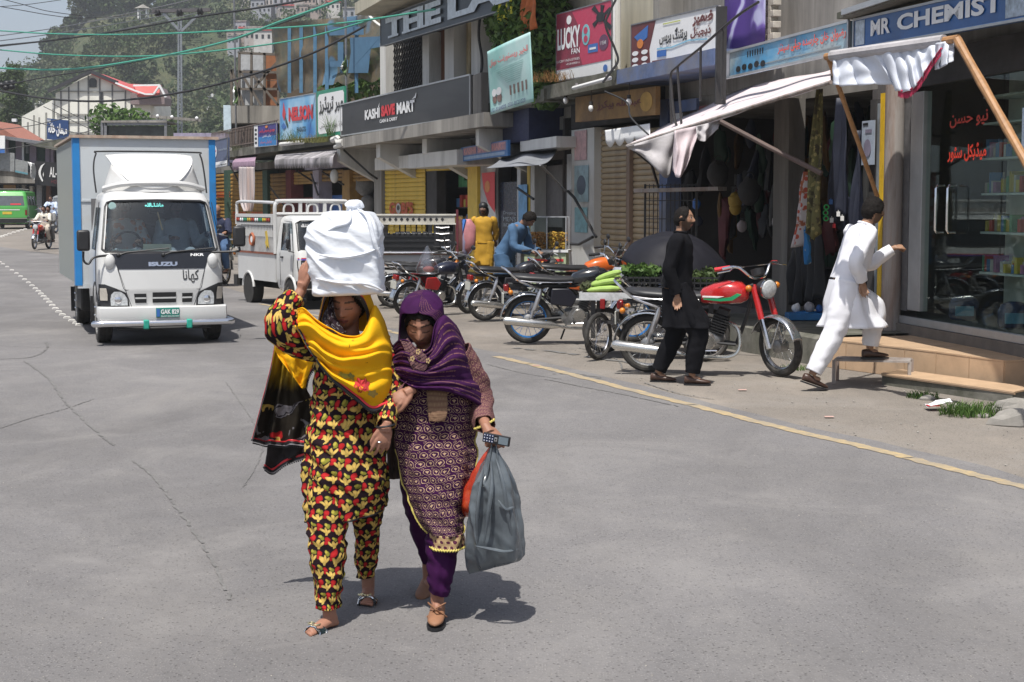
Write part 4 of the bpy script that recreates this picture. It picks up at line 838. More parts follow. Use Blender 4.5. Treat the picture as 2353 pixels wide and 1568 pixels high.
serifs(fr,[(.145,.18,.05),(.27,.18,.04),(.27,.82,.04),(.355,.18,.04),(.355,.82,.04),(.43,.18,.03)],MATS['pale_blue_letter'],t)
t=T('roof_overhang','stained beige concrete roof overhang above the laboratory sign','overhang',FP(900,0,.8));a=MB();Ya,Yb=YP(838,1.4,0),YP(1130,1.4,0);zt=ZP(876,40,1.0)
hexa(a,YP(815,1.6,0),YP(1200,1.6,0),1.6,-.2,zt+.06,zt+.36,zt+.06,zt+.36);a.build('slab',C_['beige'],t,False,W=True)
fr=FR(784,313,1081,241,1.0,267);t=board('balcony_sign','long black balcony sign reading KASHI SAVE MART cash and carry','sign',fr,M('charcoal_sign',(.028,.027,.029),.45,var=.1,sc=.6),.1,C_['alu'],.035)
mw_=C_['wht'];ftext(fr,'KASHI',.235,.365,.36,.66,mw_,t,d=.02,bold=.05);ftext(fr,'SAVE',.378,.49,.37,.69,C_['red'],t,d=.02,bold=.07);ftext(fr,'MART',.505,.64,.36,.68,mw_,t,d=.02,bold=.05);ftext(fr,'CASH & CARRY',.365,.51,.2,.30,mw_,t,d=.02,bold=.03)
fpoly(fr,[(.352,.67),(.36,.67),(.364,.79)],mw_,t,'tick',.02);fpoly(fr,[(.62,.70),(.65,.72),(.652,.86),(.64,.76)],mw_,t,'tick',.02)
a=MB();fr=FR(1081,268,1106,176,.95);[a.add([fr.pt(*q)for q in((0,0),(1,0),(1,1),(0,1))]+[fr.pt(*q,-.15)for q in((0,0),(1,0),(1,1),(0,1))],[(0,1,2,3),(7,6,5,4),(0,4,5,1),(1,5,6,2),(2,6,7,3),(3,7,4,0)])];a.build('balcony_end',C_['conc'],km,False,W=True)
zb=ZP(784,318,1.05);a=MB();hexa(a,YP(774,1.1,330),YP(1112,1.1,280),1.1,-.3,zb-.28,zb);a.build('balcony_slab',C_['conc'],km,False,W=True)
for px in(782,873,979,1104):
 Y=YP(px,.9,330);a=MB();vs=[]
 for y in(Y,Y-.3):vs+=[Q(y,1.0,zb-.282),Q(y,1.0,zb-.62),Q(y,-.2,zb-1.25),Q(y,-.2,zb-.282)]
 a.add(vs,[(0,1,2,3),(7,6,5,4),(0,4,5,1),(1,5,6,2),(2,6,7,3),(3,7,4,0)]);a.build('bracket',C_['white'],km,False,W=True)
for x0,y0,x1,y1,o_,lab in((861,364,938,392,.5,'white boxed shutter housing, left one'),(938,356,1049,388,.9,'white slanting canopy box, right one'),(1195,325,1278,349,.5,'white box above the grey awning')):
 px_part(km,'shutter_box',C_['white'],x0,y0,x1,y1,o_,-.1,.01,lab)
px_part(km,'fascia',C_['lilac'],700,350,862,392,-.05,-.25)
px_part(km,'dark_blue_soffit',M('navy_soffit',(.02,.025,.07),.7),1108,268,1215,340,.5,-.2);px_part(km,'lower_slab',C_['mossy'],1092,246,1250,270,.8,-.2)
px_part(km,'upper_wall_patch',C_['white'],1104,190,1130,262,.5,.0);px_part(km,'dark_upper_shutter',M('dark_brown_shutter',(.05,.035,.03),.6,streak=True),1104,40,1150,188,.1,-.1)
shutter(km,C_['yellow'],887,392,979,560,.02,.115)
fr=FR(887,560,979,392,.05);ftext(fr,"GOBI'S",.12,.72,.40,.57,M('red_stencil',(.45,.08,.02),.6),km,d=.03,bold=.05);fell(fr,.36,.48,.06,.07,M('pale_portrait',(.45,.45,.42),.6),km,'printed_face',.036);fell(fr,.36,.49,.035,.035,C_['blk'],km,'printed_hair',.04)
for x0,x1,y0,y1,m,o_ in((1075,1097,378,625,'yellow',.15),(980,1004,392,620,'dark',.0),(1097,1120,378,640,'cloth',.05),(1120,1139,378,640,'white',.08),(1139,1147,385,640,'dark',.02),(1188,1196,380,640,'alu',.08),(1211,1217,380,640,'yellow',.1),(1219,1228,380,640,'white',.12),(1230,1308,600,660,'dark',.0),(1302,1313,355,640,'alu',.1)):
 px_part(km,'door_post'if m in('dark','alu')else'pillar',C_[m],x0,y0,x1,y1,o_,o_-.25)
px_part(km,'yellow_lintel',C_['yellow'],979,376,1085,394,.03,-.2);px_part(km,'yellow_lintel',C_['yellow'],1085,372,1130,384,.0,-.2)
px_part(km,'lintel_wall',C_['inner'],1130,330,1310,384,-.2,-.4)
fr=FR(1097,640,1139,378,.1);fpoly(fr,[(1,.92),(.3,.92),(.4,.78),(.65,.66),(1,.58)],C_['red'],km,'red_circle_print',.02);fell(fr,.62,.8,.14,.05,M('orange_print',(.6,.2,.04)),km,'emblem',.026)
fr=FR(1150,640,1190,420,.0);frect(fr,0,1,0,1,M('navy_glass_door',(.012,.02,.045),.25),km,'door_leaf',.0,.02)
for k,(s_,b0)in enumerate((('Dressing',.66),('MENS',.60),('WOMENS',.54),('CONCEPT',.32),('FLAME',.24))):ftext(fr,s_,.2,.92,b0,b0+.045,M('pale_glass_print',(.35,.4,.45),.5),km,d=.012)
fr=FR(1192,640,1212,425,.12);frect(fr,0,1,.3,1,M('sky_blue_poster',(.12,.32,.55),.5,var=.4,sc=5),km,'poster',.01)
px_part(km,'grey_partition',M('grey_partition',(.13,.12,.12),.6,var=.2),1228,385,1302,520,-.12,-.2)
a=MB();Y1,Y2=YP(1004),YP(1075)
for k in range(6):z=g(36)+.75+k*.5;hexa(a,Y1,Y2,-.55,-.95,z,z+.03)
a.build('shelf',C_['dark'],km,False,W=True);a=MB();hexa(a,Y1+.3,Y2-.3,-.96,-1.0,.3,3.5);a.build('shelf_back',C_['inner'],km,False,W=True)
rs=random.Random(9)
for k in range(6):goods(km,Y1,Y2,-.57,g(36)+.78+k*.5,.2,PAL[:6],rs,.34,(.1,.22))
fr=FR(1059,372,1166,340,.75,358);t=board('shop_name_board','small blue and pink board repeating the save mart name under the balcony','sign',fr,M('mid_blue_board',(.03,.13,.33),.5),.06)
mpk=M('faded_pink_print',(.55,.25,.25),.5);
for s_,a0,a1 in(('KASHI',.08,.36),('SAVE',.40,.66),('MART',.70,.96)):frect(fr,a0-.01,a1+.01,.40,.93,M('dusty_pink_field',(.35,.22,.27),.6),t,'letter_field');ftext(fr,s_,a0,a1,.46,.87,mpk,t,d=.014,bold=.05)
frect(fr,.08,.95,.1,.3,M('pale_blue_field',(.25,.35,.5),.5),t,'strip')
t=T('grey_canvas_awning','small grey canvas awning on thin struts above the snack cart','awning',FP(1200,380,.8));q=[P(1118,387,27.6),P(1241,379,24.8),FP(1280,345,.02),FP(1163,351,.02)]
mb=MB();mb.grid(lambda a,b:q[0].lerp(q[1],a).lerp(q[3].lerp(q[2],a),b)+V(0,0,-.05*math.sin(b*PI)*(1+math.sin(a*9))),20,8);mb.build('canvas',M('grey_tarp',(.20,.21,.23),.7,var=.15,sc=3),t,W=True,solid=.01)
mb=MB();mb.tube([P(1241,379,24.8),P(1262,400,25.3),FP(1300,440,.1)],.02,6);mb.build('strut',C_['steel'],t,W=True);mb=MB();mb.tube([P(1188,432,27.6),P(1226,458,26.8)],.022,6);mb.build('strut',C_['iron'],t,W=True)
for i,pts in enumerate(([(1305,440),(1320,455),(1370,545)],[(1290,560),(1330,562),(1362,545)])):mb=MB();mb.tube([FP(x,y,.25)for x,y in pts],.028,6);tag(mb.build('iron_strut',C_['iron'],None,W=True),['thin black strut slanting beside the poster pillar','black hook strut at the foot of the poster pillar'][i],'strut')
npb=shell('paint_shop_building','long low building with shuttered shops and a cluttered railed terrace behind the pickup',470,868,3.4,4,None,zf=g(52)+.1)
a=MB();z0=ZP(640,340,.9);hexa(a,YP(486,.9,340),YP(783,.9,340),.9,-4.3,z0-.1,z0+.18);a.build('terrace_slab',C_['mossy'],npb,False,W=True)
for i,(x0,x1,m,y0)in enumerate(((488,521,'orange',410),(527,606,'orange',408),(617,659,'orange',408),(671,721,'orange',405),(735,789,'orange',400),(806,862,'orange',400))):
 yb=560 if i<3 else(425 if i==3 else 418)
 shutter(npb,C_[m],x0,y0-8,x1,yb,.0,.14 if i<3 else.1)
for x0,x1,m in((518,527,'green'),(606,617,'green'),(659,671,'maroon'),(721,735,'lilac'),(788,805,'orange'),(861,878,'conc')):px_part(npb,'pillar',C_[m],x0,392,x1,640,.12,-.3)
for x0,x1,y0,m in((671,721,455,'maroon'),(735,789,450,'blue')):px_part(npb,'counter',C_[m],x0,y0,x1,540,-.3,-.8)
for k,(px,py,s_)in enumerate(((838,425,.28),(845,470,.22),(745,425,.2),(812,440,.2),(752,440,.15))):
 c=FP(px,py,-.2);mb=MB();mb.ball((0,0,0),(s_,.12,s_*1.2),12,8);mb.v=[tuple(V(*v)*(1+.2*n3(v[0]*9,v[1]*9,v[2]*9+k)))for v in mb.v];o=mb.build('hanging_bundle',M('pale_bundle',(.22,.21,.20),.8,var=.3),None);o.location=c;tag(o,'pale bundle hanging in a shop %s'%['by the orange post, upper one','by the orange post, lower one','left of the orange post above the blue counter','just right of the orange post','low above the blue counter'][k],'bundle')
for fx,s_ in((535,1),(625,1),(577,.9)):
 fr=FR(fx,510,fx+34,470,.04);ftext(fr,"GOBI'S"if fx!=577 else"GOBI'S",.05,.95,.2,.6,MATS['red_stencil'],npb,d=.03,bold=.04)
for fx,y in((635,455),(500,440)):
 fr=FR(fx,y+14,fx+30,y,.04);
 for k in range(3):frect(fr,0,1,k/3,k/3+.2,MATS['red_stencil'],npb,'painted_line',.03)
rl=T('terrace_railing','rusty iron terrace railing with looped tops behind the signs','railing',FP(560,345,.85));up=None
Ys,Ye=YP(487,.85,330),YP(640,.85,330);n_=44;zr0,zr1=z0+.18,ZP(560,292,.85)
for k in range(n_):
 q=Q(lerp(Ys,Ye,k/n_),.85,0)
 if up is None:
  mb=MB();h=zr1-zr0;mb.tube([(0,0,0),(0,0,h*.8),(.04,0,h*.92),(0,0,h),(-.04,0,h*.92),(0,0,h*.8)],.012,5);up=mb.build('upright',M('rusty_railing',(.17,.13,.11),.8),rl);o=up
 else:o=up.copy();COL.objects.link(o);KIDS[rl.name].append(o)
 o.matrix_local=wmat(rl).inverted()@Matrix.Translation(V(q.x,q.y,zr0))@Matrix.Rotation(2.0,4,'Z')
mb=MB();mb.bar(Q(Ys,.85,zr1),Q(Ye,.85,zr1),.03);mb.build('top_rail',MATS['rusty_railing'],rl,False,W=True);mb=MB();mb.bar(Q(Ys,.85,zr0+.12),Q(Ye,.85,zr0+.12),.03);mb.build('bottom_rail',MATS['rusty_railing'],rl,False,W=True)
fr=FR(644,322,727,228,1.0,316);m,nt,b=newmat('sky_blue_paint_sign');co=coords(nt);c=nramp(nt,nnoise(nt,.55,3,.5,co),[(.38,(.03,.16,.45)),(.5,(.12,.38,.66)),(.65,(.42,.62,.78))]);nt.links.new(c,b.inputs['Base Color']);b.inputs['Roughness'].default_value=.45
t=board('paint_brand_sign','sky blue NELSON PAINTS sign with red letters and a drop emblem','sign',fr,m,.06,C_['alu'],.02)
ftext(fr,'NELSON',.27,.93,.42,.76,M('bright_red_print',(.6,.03,.04),.45),t,d=.02,bold=.06);ftext(fr,'PAINTS',.5,.74,.15,.27,C_['blk'],t,d=.02,bold=.02)
fpoly(fr,[(.12,.9),(.18,.62),(.13,.45),(.08,.6)],MATS['bright_red_print'],t,'drop',.012);fpoly(fr,[(.16,.6),(.25,.35),(.24,.26),(.17,.4)],C_['green'],t,'drop',.014);fpoly(fr,[(.05,.33),(.12,.42),(.2,.3),(.12,.24)],C_['blue'],t,'drop',.016)
fr=FR(728,316,792,211,1.0,309);t=board('urdu_trader_sign','white Urdu trader sign with a green border left of the black balcony sign','sign',fr,M('green_border',(.03,.24,.15),.5),.06)
fpoly(fr,[(.06,.12),(.1,.06),(.97,.08),(.99,.12),(.99,.86),(.95,.92),(.12,.92),(.06,.86)],C_['wht'],t,'white_field');ftext(fr,ur('میر ٹریڈرز'),.12,.98,.48,.86,C_['blk'],t,d=.02,bold=.03);ftext(fr,ur('ہارڈ ویئر اینڈ پینٹس'),.14,.95,.16,.3,C_['blk'],t,d=.02)
fr=FR(585,339,636,290,.95,334);t=board('small_urdu_banner','purple and blue banner with red and white Urdu lines tied to the railing','banner',fr,M('violet_print',(.05,.04,.22),.5),.03,C_['alu'],.02)
frect(fr,.2,1,0,.45,M('azure_print',(.03,.2,.5),.5),t,'lower_field');frect(fr,0,.17,0,1,C_['wht'],t,'strip',.007);ftext(fr,ur('چوہدری ایسوسی ایٹس'),.25,.95,.6,.8,MATS['bright_red_print'],t,d=.02,bold=.04);ftext(fr,ur('میاں تابش'),.4,.8,.4,.52,C_['wht'],t,d=.02,bold=.02);ftext(fr,ur('پراپرٹی سینٹر'),.28,.8,.1,.3,MATS['coral_print'],t,d=.02);fell(fr,.58,.88,.06,.06,M('orange_print'),t,d=.02)
for k in range(4):fell(fr,.08,.2+.2*k,.05,.06,C_['blk'],t,'portrait_print',.012)
fr=Frame(P(487,388,48),P(523,381,46.8),P(487,325,48));t=board('hanging_shop_sign','blue-grey hanging sign with a white oval, just right of the box truck','sign',fr,M('slate_blue_print',(.09,.11,.18),.5),.06,C_['steel'],.02)
frect(fr,0,1,0,.2,C_['wht'],t,'white_strip');fell(fr,.18,.58,.15,.24,C_['wht'],t,d=.012);ftext(fr,'Diamond',.06,.3,.58,.66,C_['red'],t,d=.018,bold=.03);ftext(fr,'Paints',.09,.27,.48,.55,MATS['slate_blue_print'],t,d=.018);ftext(fr,'Diamond Paints',.42,.97,.58,.66,MATS['pale_glass_print'],t,d=.012);ftext(fr,'0321-9806848',.3,.95,.04,.1,C_['blk'],t,d=.012)
def valance(name,label,pts,mat,n,off=1.35,droop=.1):
 t=T(name,label,'awning',FP(*pts[0],off));A0,A1,B0,B1=FP(*pts[0],.3),FP(*pts[1],.3),FP(*pts[2],off),FP(*pts[3],off)
 mb=MB();mb.grid(lambda a,b:A0.lerp(A1,a).lerp(B0.lerp(B1,a),min(1,b*1.25)**.8)+V(0,0,.22*math.sin(min(b*1.25,1)*PI/2*1.1)*(1-b)-(max(0,b-.8)*5)*(.14+droop*abs(math.sin(a*PI*n))*(b>.97))),n*6,14);mb.build('cloth',mat,t,W=True,solid=.01)
 return t
m_str=M('stained_stripe_cloth',(.50,.47,.50),.9,var=.3,sc=3,dirt=.9,dcol=(.10,.095,.09),streak=True)
valance('stained_awning','old stained white awning with a ragged scalloped hem under the terrace',[(640,356),(788,341),(631,371),(765,366)],m_str,22)
valance('mauve_awning','small mauve scalloped awning above the long hanging drape',[(552,364),(592,360),(534,377),(586,374)],M('mauve_cloth',(.30,.20,.27),.8,var=.2),9,1.2)
t=T('long_drape','long pale dirty cloth drape hanging from the mauve awning to behind the pickup','drape',FP(565,480,1.2));p=[FP(549,384,1.25),FP(585,384,1.25),FP(550,455,1.25),FP(586,455,1.25),FP(560,486,1.25),FP(580,486,1.25)]
mb=MB();mb.grid(lambda a,b:crom([p[0].lerp(p[1],a),p[2].lerp(p[3],a),p[4].lerp(p[5],a)],b)+V(.02*n3(a*5,b*3),-.09*math.sin(a*26),0),60,20);mb.build('cloth',M('dirty_pale_drape',(.42,.38,.38),.9,var=.2,sc=2.5,dirt=.4,dcol=(.4,.24,.17),streak=True),t,W=True,solid=.008)
weeds('roof_grass','grass growing on the terrace slab in front of the blue paint sign',FP(685,322,1.0),260,.8,.4,LM[3],21);weeds('roof_grass','dry yellowish grass on the slab edge left of the black balcony sign',FP(745,327,1.0),500,1.2,.3,leafmat('dry_grass',(.22,.2,.06),(.12,.13,.04)),22);weeds('roof_weed','single tall weed in front of the white Urdu sign',FP(760,312,1.12),60,.12,.9,LM[3],23);weeds('roof_grass','moss and roots on the slab edge below the railing',FP(540,346,1.0),380,1.6,.25,LM[2],24)
for i,(pts,r_)in enumerate((([(645,332),(695,327)],.06),([(765,322),(775,318),(778,328),(790,328)],.09),([(487,347),(497,347)],.06),([(520,343),(530,343)],.06),([(770,338),(790,332)],.06))):mb=MB();mb.tube([FP(x,y,1.12)for x,y in pts],r_,8);tag(mb.build('waste_pipe',C_['white'],None,W=True),['long white waste pipe under the blue paint sign','bent white waste pipe at the corner of the balcony slab','short white pipe stub beside the hanging shop sign','second short white pipe stub below the railing','short pale pipe above the stained awning'][i],'pipe')
for i,pts in enumerate(([(680,392),(715,415),(735,428)],[(715,400),(728,440),(733,455)],[(740,395),(790,425)],[(790,345),(850,400),(880,420)],[(620,430),(655,475)],[(528,380),(560,440)])):mb=MB();mb.tube([FP(x,y,.9-.5*k)for k,(x,y)in enumerate(pts)],.03,5);tag(mb.build('awning_strut',C_['iron'],None,W=True),'thin dark strut bracing an awning, %s'%['under the left half of the stained awning','upright one under the stained awning','under the right half of the stained awning','under the white balcony bracket','right of the long drape','left of the long drape'][i],'strut')
a=MB();a.ball(FP(768,405,1.0),(.12,.12,.2),10,8);tag(a.build('hanging_bulb',C_['white'],None,W=True),'white bulb hanging under the stained awning','bulb')
bb=T('rear_block','dark concrete rear block with a flat roof slab behind the terrace','building',P(585,330,66));a=MB();
def pbox(mb,x0,y0,x1,y1,Y,th):
 p,q_=P(x0,y1,Y),P(x1,y1,Y);zt=P(x0,y0,Y).z;return mb.b2((p.x,Y,p.z),(q_.x,Y+th,zt))
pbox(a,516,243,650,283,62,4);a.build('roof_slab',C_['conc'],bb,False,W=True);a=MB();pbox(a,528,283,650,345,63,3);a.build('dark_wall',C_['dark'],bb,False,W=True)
a=MB();pbox(a,514,242,531,302,60.5,.1);tag(a.build('pale_panel',M('pale_cyan_panel',(.5,.6,.66),.6),None,False,W=True),'pale blue upright panel left of the dark roof slab','panel')
a=MB();pbox(a,380,306,519,372,75,5);tag(a.build('lilac_block',M('lilac_wall',(.30,.27,.36),.8,var=.2),None,False,W=True),'low lilac building behind the top right corner of the box truck','building')
bf=T('billboard_frame','back of a billboard with white panels, one brown panel and rusty frame','billboard',P(590,243,60));
for i,(x0,y0,x1,y1,m)in enumerate(((551,123,577,165,'white'),(578,124,607,165,'white'),(551,166,577,205,'white'),(578,166,607,205,'white'),(551,206,577,242,'white'),(578,206,607,242,'white'),(608,125,640,185,'brown'),(608,186,640,243,'brown'))):a=MB();pbox(a,x0,y0,x1,y1,60,.08);a.build('panel',M('orange_brown_panel',(.3,.12,.05),.6)if m=='brown'else M('grey_white_panel',(.42,.43,.44),.6),bf,False,W=True)
a=MB()
for p0,p1 in(((550,122),(550,243)),((578,122),(578,243)),((608,122),(608,243)),((640,122),(640,243)),((550,122),(640,126)),((550,165),(640,167)),((550,205),(640,205)),((552,165),(600,243)),((575,165),(640,243)),((640,140),(585,200)),((532,160),(560,243)),((532,160),(532,243))):a.bar(P(*p0,59.7),P(*p1,59.7),.09,.09)
a.build('frame',M('rusty_frame',(.12,.10,.08),.8),bf,False,W=True)
m,nt,b=newmat('torn_netting');co=coords(nt);sx=nt.nodes.new('ShaderNodeSeparateXYZ');nt.links.new(co,sx.inputs[0])
bl_=nramp(nt,nnoise(nt,.30,2,.5,smap(nt,co,(1,1,.9)),.5),[(.60,0.0),(.615,1.0)]);c=nmix(nt,bl_,nramp(nt,nnoise(nt,1.2,6,.7,co),[(.35,(.05,.065,.065)),(.6,(.14,.10,.055))]),(.08,.18,.29))
c=nmix(nt,nramp(nt,nnoise(nt,2.5,6,.7,co),[(.5,0.0),(.75,.5)]),c,(.2,.2,.18))
nt.links.new(c,b.inputs['Base Color']);b.inputs['Roughness'].default_value=.9;nt.links.new(nmath(nt,'MULTIPLY_ADD',bl_,.12,.80),b.inputs['Alpha'])
t=T('debris_netting','huge torn blue and brown sheet of netting hung beside the laboratory building','netting',P(750,215,56));q=[P(641,212,57),P(880,170,50),P(622,55,57),P(900,30,50)]
mb=MB();mb.grid(lambda a,b:q[0].lerp(q[1],a).lerp(q[2].lerp(q[3],a),b)+V(0,.35*n3(a*4,b*3,2),-.5*abs(n3(a*5,3))*(b<.02)),40,24);mb.build('sheet',m,t,W=True)
for i,(x,a_)in enumerate(((665,0),(692,0),(724,0),(751,0),(819,0))):mb=MB();Yx=lerp(57,50,(x-630)/260)-.3;mb.bar(P(x,62,Yx),P(x,214,Yx),.12,.03);mb.build('blue_cord',M('blue_cord',(.07,.17,.28),.7),t,False,W=True)
m_net2=M('blue_tarp_patch',(.07,.155,.25),.8,var=.12,sc=2)
for poly in([(757,62),(835,62),(836,80),(757,82)],[(776,97),(789,97),(789,140),(776,140)],[(804,87),(874,84),(876,108),(852,112),(846,168),(800,168),(806,120)],[(758,142),(800,138),(800,154),(758,154)]):
 mb=MB();n_=len(poly);p=[P(x,y,lerp(57,50,(x-630)/260)-.45)for x,y in poly];mb.add(p+[v+V(0,.02,0)for v in p],[tuple(range(n_)),tuple(range(2*n_-1,n_-1,-1))]);mb.build('blue_patch',m_net2,t,False,W=True)
rb=T('netting_block','unfinished brown building wrapped in netting behind the sheet','building',P(760,300,60));a=MB();a.b2(P(660,262,59.0),(P(905,262,59.0).x,66,P(700,85,59).z));a.build('wall',M('dark_brown_block',(.10,.075,.05),.9,var=.4,sc=.6),rb,False,W=True)
for i,(px,py,s_)in enumerate(((820,222,1.1),(850,235,1.0),(800,235,.8))):q_=P(px,py+25,55.5);tree('roof_bush','green bush on the terrace behind the black balcony sign, %s'%['left','right','lowest'][i],q_,2.2,2.2,3,700,.13,'bushes behind the balcony sign',seed=60+i)
def flag(name,label,base,H,pts,Y,green=True):
 t=T(name,label,'flag',base);mb=MB();mb.cyl((0,0,0),(0,0,H),.04,n=6);mb.build('pole',C_['steel'],t)
 p=[P(x,y,Y)for x,y in pts];mb=MB();mb.grid(lambda a,b:p[0].lerp(p[1],a).lerp(p[2].lerp(p[3],a),b)+V(0,.12*math.sin(b*9+a*4),0),8,12);mb.build('green_field',M('flag_green',(.09,.15,.05),.8,var=.2),t,W=True,solid=.01)
 p2=[p[0],p[0].lerp(p[1],.4),p[2],p[2].lerp(p[3],.4)];mb=MB();mb.grid(lambda a,b:p2[0].lerp(p2[1],a).lerp(p2[2].lerp(p2[3],a),b)+V(0,.12*math.sin(b*9)-.05,0),4,12);mb.build('white_field',C_['wht'],t,W=True,solid=.01)
 return t
flag('national_flag','limp green and white flag on a pole at the left of the dark roof slab',P(543,330,61),6.5,[(537,190),(547,185),(535,235),(549,242)],60.6);flag('national_flag','limp white and green flag on a pole left of the black balcony sign',P(796,240,51),5,[(785,150),(796,128),(783,158),(797,178)],50.6)
m_cream=M('cream_panel_wall',(.74,.73,.66),.85,var=.08,sc=.4,dirt=.25,dcol=(.40,.39,.35));m_redr=M('red_tin_roof',(.52,.09,.08),.5,var=.1,sc=.5)
hall=T('white_hall','big cream gabled hall with thin panel joints and a red tin roof behind the shops','building',P(280,330,150))
def polyplate(pts,Y,th,mb=None):
 mb=mb or MB();n=len(pts);p=[P(x,y,Y)for x,y in pts];mb.add(p+[v+V(0,th,0)for v in p],[tuple(range(n)),tuple(range(2*n-1,n-1,-1))]+[(k+n,(k+1)%n+n,(k+1)%n,k)for k in range(n)]);return mb
polyplate([(123,345),(128,215),(208,168),(262,190),(300,212),(345,232),(352,345)],150,9).build('gable_wall',m_cream,hall,False,W=True)
a=MB();p=[P(50,345,157),P(50,268,157),P(124,228,150),P(124,345,150)];a.add(p+[v+V(2,12,0)for v in p],[(0,1,2,3),(4,7,6,5),(1,5,6,2),(0,4,5,1),(2,6,7,3)]);a.build('side_wall',m_cream,hall,False,W=True)
a=MB();
for x0,y0,x1,y1 in((111,210,209,165),(209,165,270,190)):a.bar(P(x0,y0,149.6),P(x1,y1,149.6),.5,.3)
a.build('verge_board',M('dark_verge',(.03,.03,.035),.6),hall,False,W=True)
mb=MB();p=[P(209,165,149.5),P(272,192,149.5),P(312,210,149.5),P(372,196,168),P(308,197,168),P(240,172,178)];mb.add(p+[v-V(0,0,.25)for v in p],[(0,1,2,3,4,5),(11,10,9,8,7,6),(0,6,7,1),(1,7,8,2),(2,8,9,3)]);mb.build('roof',m_redr,hall,False,W=True)
mb=MB();p=[P(307,197,149),P(368,196,149),P(366,215,148),P(318,217,148)];mb.add(p+[v-V(0,0,.25)for v in p],[(0,1,2,3),(7,6,5,4),(0,4,5,1),(2,6,7,3),(1,5,6,2),(3,7,4,0)]);mb.build('porch_roof',m_redr,hall,False,W=True)
a=MB();[a.bar(P(*q0,147.6),P(*q1,147.6),.35,.15)for q0,q1 in(((266,191),(311,209)),((311,209),(335,217)),((335,217),(353,217)),((353,217),(367,197)),((367,197),(381,224)),((307,197),(368,196)))];a.build('white_trim',C_['wht'],hall,False,W=True)
polyplate([(300,212),(318,217),(352,217),(367,200),(378,224),(378,240),(300,240)],148.5,3).build('porch_wall',M('mauve_wall',(.22,.17,.17),.8),hall,False,W=True)
for x in(140,158,180,203,229,258,288):
 yt=168+abs(x-208)*(.58 if x<208 else.47);a=MB();a.bar(P(x,345,149.95),P(x,yt+3,149.95),.12,.06);a.build('joint_strip',M('joint_grey',(.14,.14,.14),.7),hall,False,W=True)
for y in(210,263,280,305):a=MB();a.bar(P(129,y,149.9),P(max(240,345 if y>240 else 285),y,149.9),.12,.06);a.build('joint_strip',MATS['joint_grey'],hall,False,W=True)
polyplate([(205,201),(205,184),(209,180),(217,180),(222,185),(222,201)],149.85,.1).build('window',M('dark_pane',(.02,.022,.025),.2),hall,False,W=True)
for x0,y0,x1,y1 in((230,212,236,241),(300,238,304,262)):polyplate([(x0,y1),(x0,y0),(x1,y0),(x1,y1)],149.85,.1).build('window',MATS['dark_pane'],hall,False,W=True)
for x,y in((64,281),(78,265),(90,270),(106,259),(122,250)):Yx=lerp(157,150,(x-50)/74)-.3;polyplate([(x-2,340),(x-2,y),(x+2,y),(x+2,340)],Yx,.1).build('tall_window',M('grey_pane',(.22,.22,.2),.6),hall,False,W=True)  # tall windows in one even mid grey
os_=T('old_shops','old shop row with lilac wall panels and green doors at the far left','building',G(110,512))
YO=108
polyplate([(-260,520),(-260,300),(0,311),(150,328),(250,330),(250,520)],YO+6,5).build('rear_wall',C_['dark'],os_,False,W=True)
polyplate([(-260,402),(-260,372),(0,388),(75,398),(250,398),(250,422),(-260,420)],YO-1,6).build('floor_band',C_['conc'],os_,False,W=True)
polyplate([(-260,312),(-260,292),(5,312),(130,331),(146,340),(0,319)],YO-2,8).build('eave',C_['steel'],os_,False,W=True)
polyplate([(-260,250),(-30,275),(20,305),(42,318),(-260,300)],YO+.5,7).build('red_tile_roof',M('faded_red_roof',(.32,.13,.09),.8,var=.2),os_,False,W=True)
for x0,x1,y0,y1 in((-60,-20,318,402),(9,19,320,400),(36,53,322,385),(68,83,325,388),(104,114,330,395),(116,122,332,395)):polyplate([(x0,y1),(x0,y0),(x1,y0+2),(x1,y1)],YO,.3).build('lilac_panel',M('lilac_panel',(.42,.34,.43),.8,var=.08),os_,False,W=True)
for x0,x1,y0,y1 in((20,35,321,402),(55,67,324,392),(84,103,327,395)):polyplate([(x0,y1),(x0,y0),(x1,y0+2),(x1,y1)],YO+.2,.2).build('door',C_['green'],os_,False,W=True)
polyplate([(59,353),(59,336),(65,336),(65,353)],YO,.1).build('barred_window',M('pale_bars',(.3,.32,.33),.6),os_,False,W=True)
a=MB();a.bar(P(53,386,YO-1),P(53,321,YO-1),.12);a.build('white_post',C_['wht'],os_,False,W=True)
for x0,x1,m,y0 in((8,36,'orange',425),(-60,-10,'orange',420),(50,58,'conc',425),(68,75,'white',428),(84,96,'steel',425),(106,114,'brown',425),(39,44,'iron',425)):polyplate([(x0,515),(x0,y0),(x1,y0),(x1,515)],YO+1.5,.4).build('shutter_panel'if m=='orange'else'pillar',C_[m],os_,False,W=True)
def fboard(name,label,x0,y0,x1,y1,Y,mat,y0r=None,y1r=None,th=.15):
 """board facing the viewer; left edge y0..y1, right edge y0r..y1r"""
 bl,tl=P(x0,y1,Y),P(x0,y0,Y);br=P(x1,y1r if y1r else y1,Y);f=Frame(bl,br,tl);return board(name,label,'sign',f,mat,th),f
t,f=fboard('guest_house_sign','navy MK guest house sign with white Urdu script on the old shop roof',108,272,157,320,104,M('navy_sign',(.015,.05,.16),.5),275,325);ftext(f,ur('مہمان خانہ'),.07,.95,.15,.80,C_['wht'],t,d=.05,bold=.04);ftext(f,'MK',.03,.2,.76,.95,C_['wht'],t,d=.05)
t,f=fboard('clinic_sign','black sign with a white crescent and the letters AL-HAD beside the box truck',80,370,165,425,105,M('black_sign',(.015,.014,.016),.5),None,432);ftext(f,'AL-HADI',.40,.92,.38,.80,C_['wht'],t,d=.05,bold=.02)
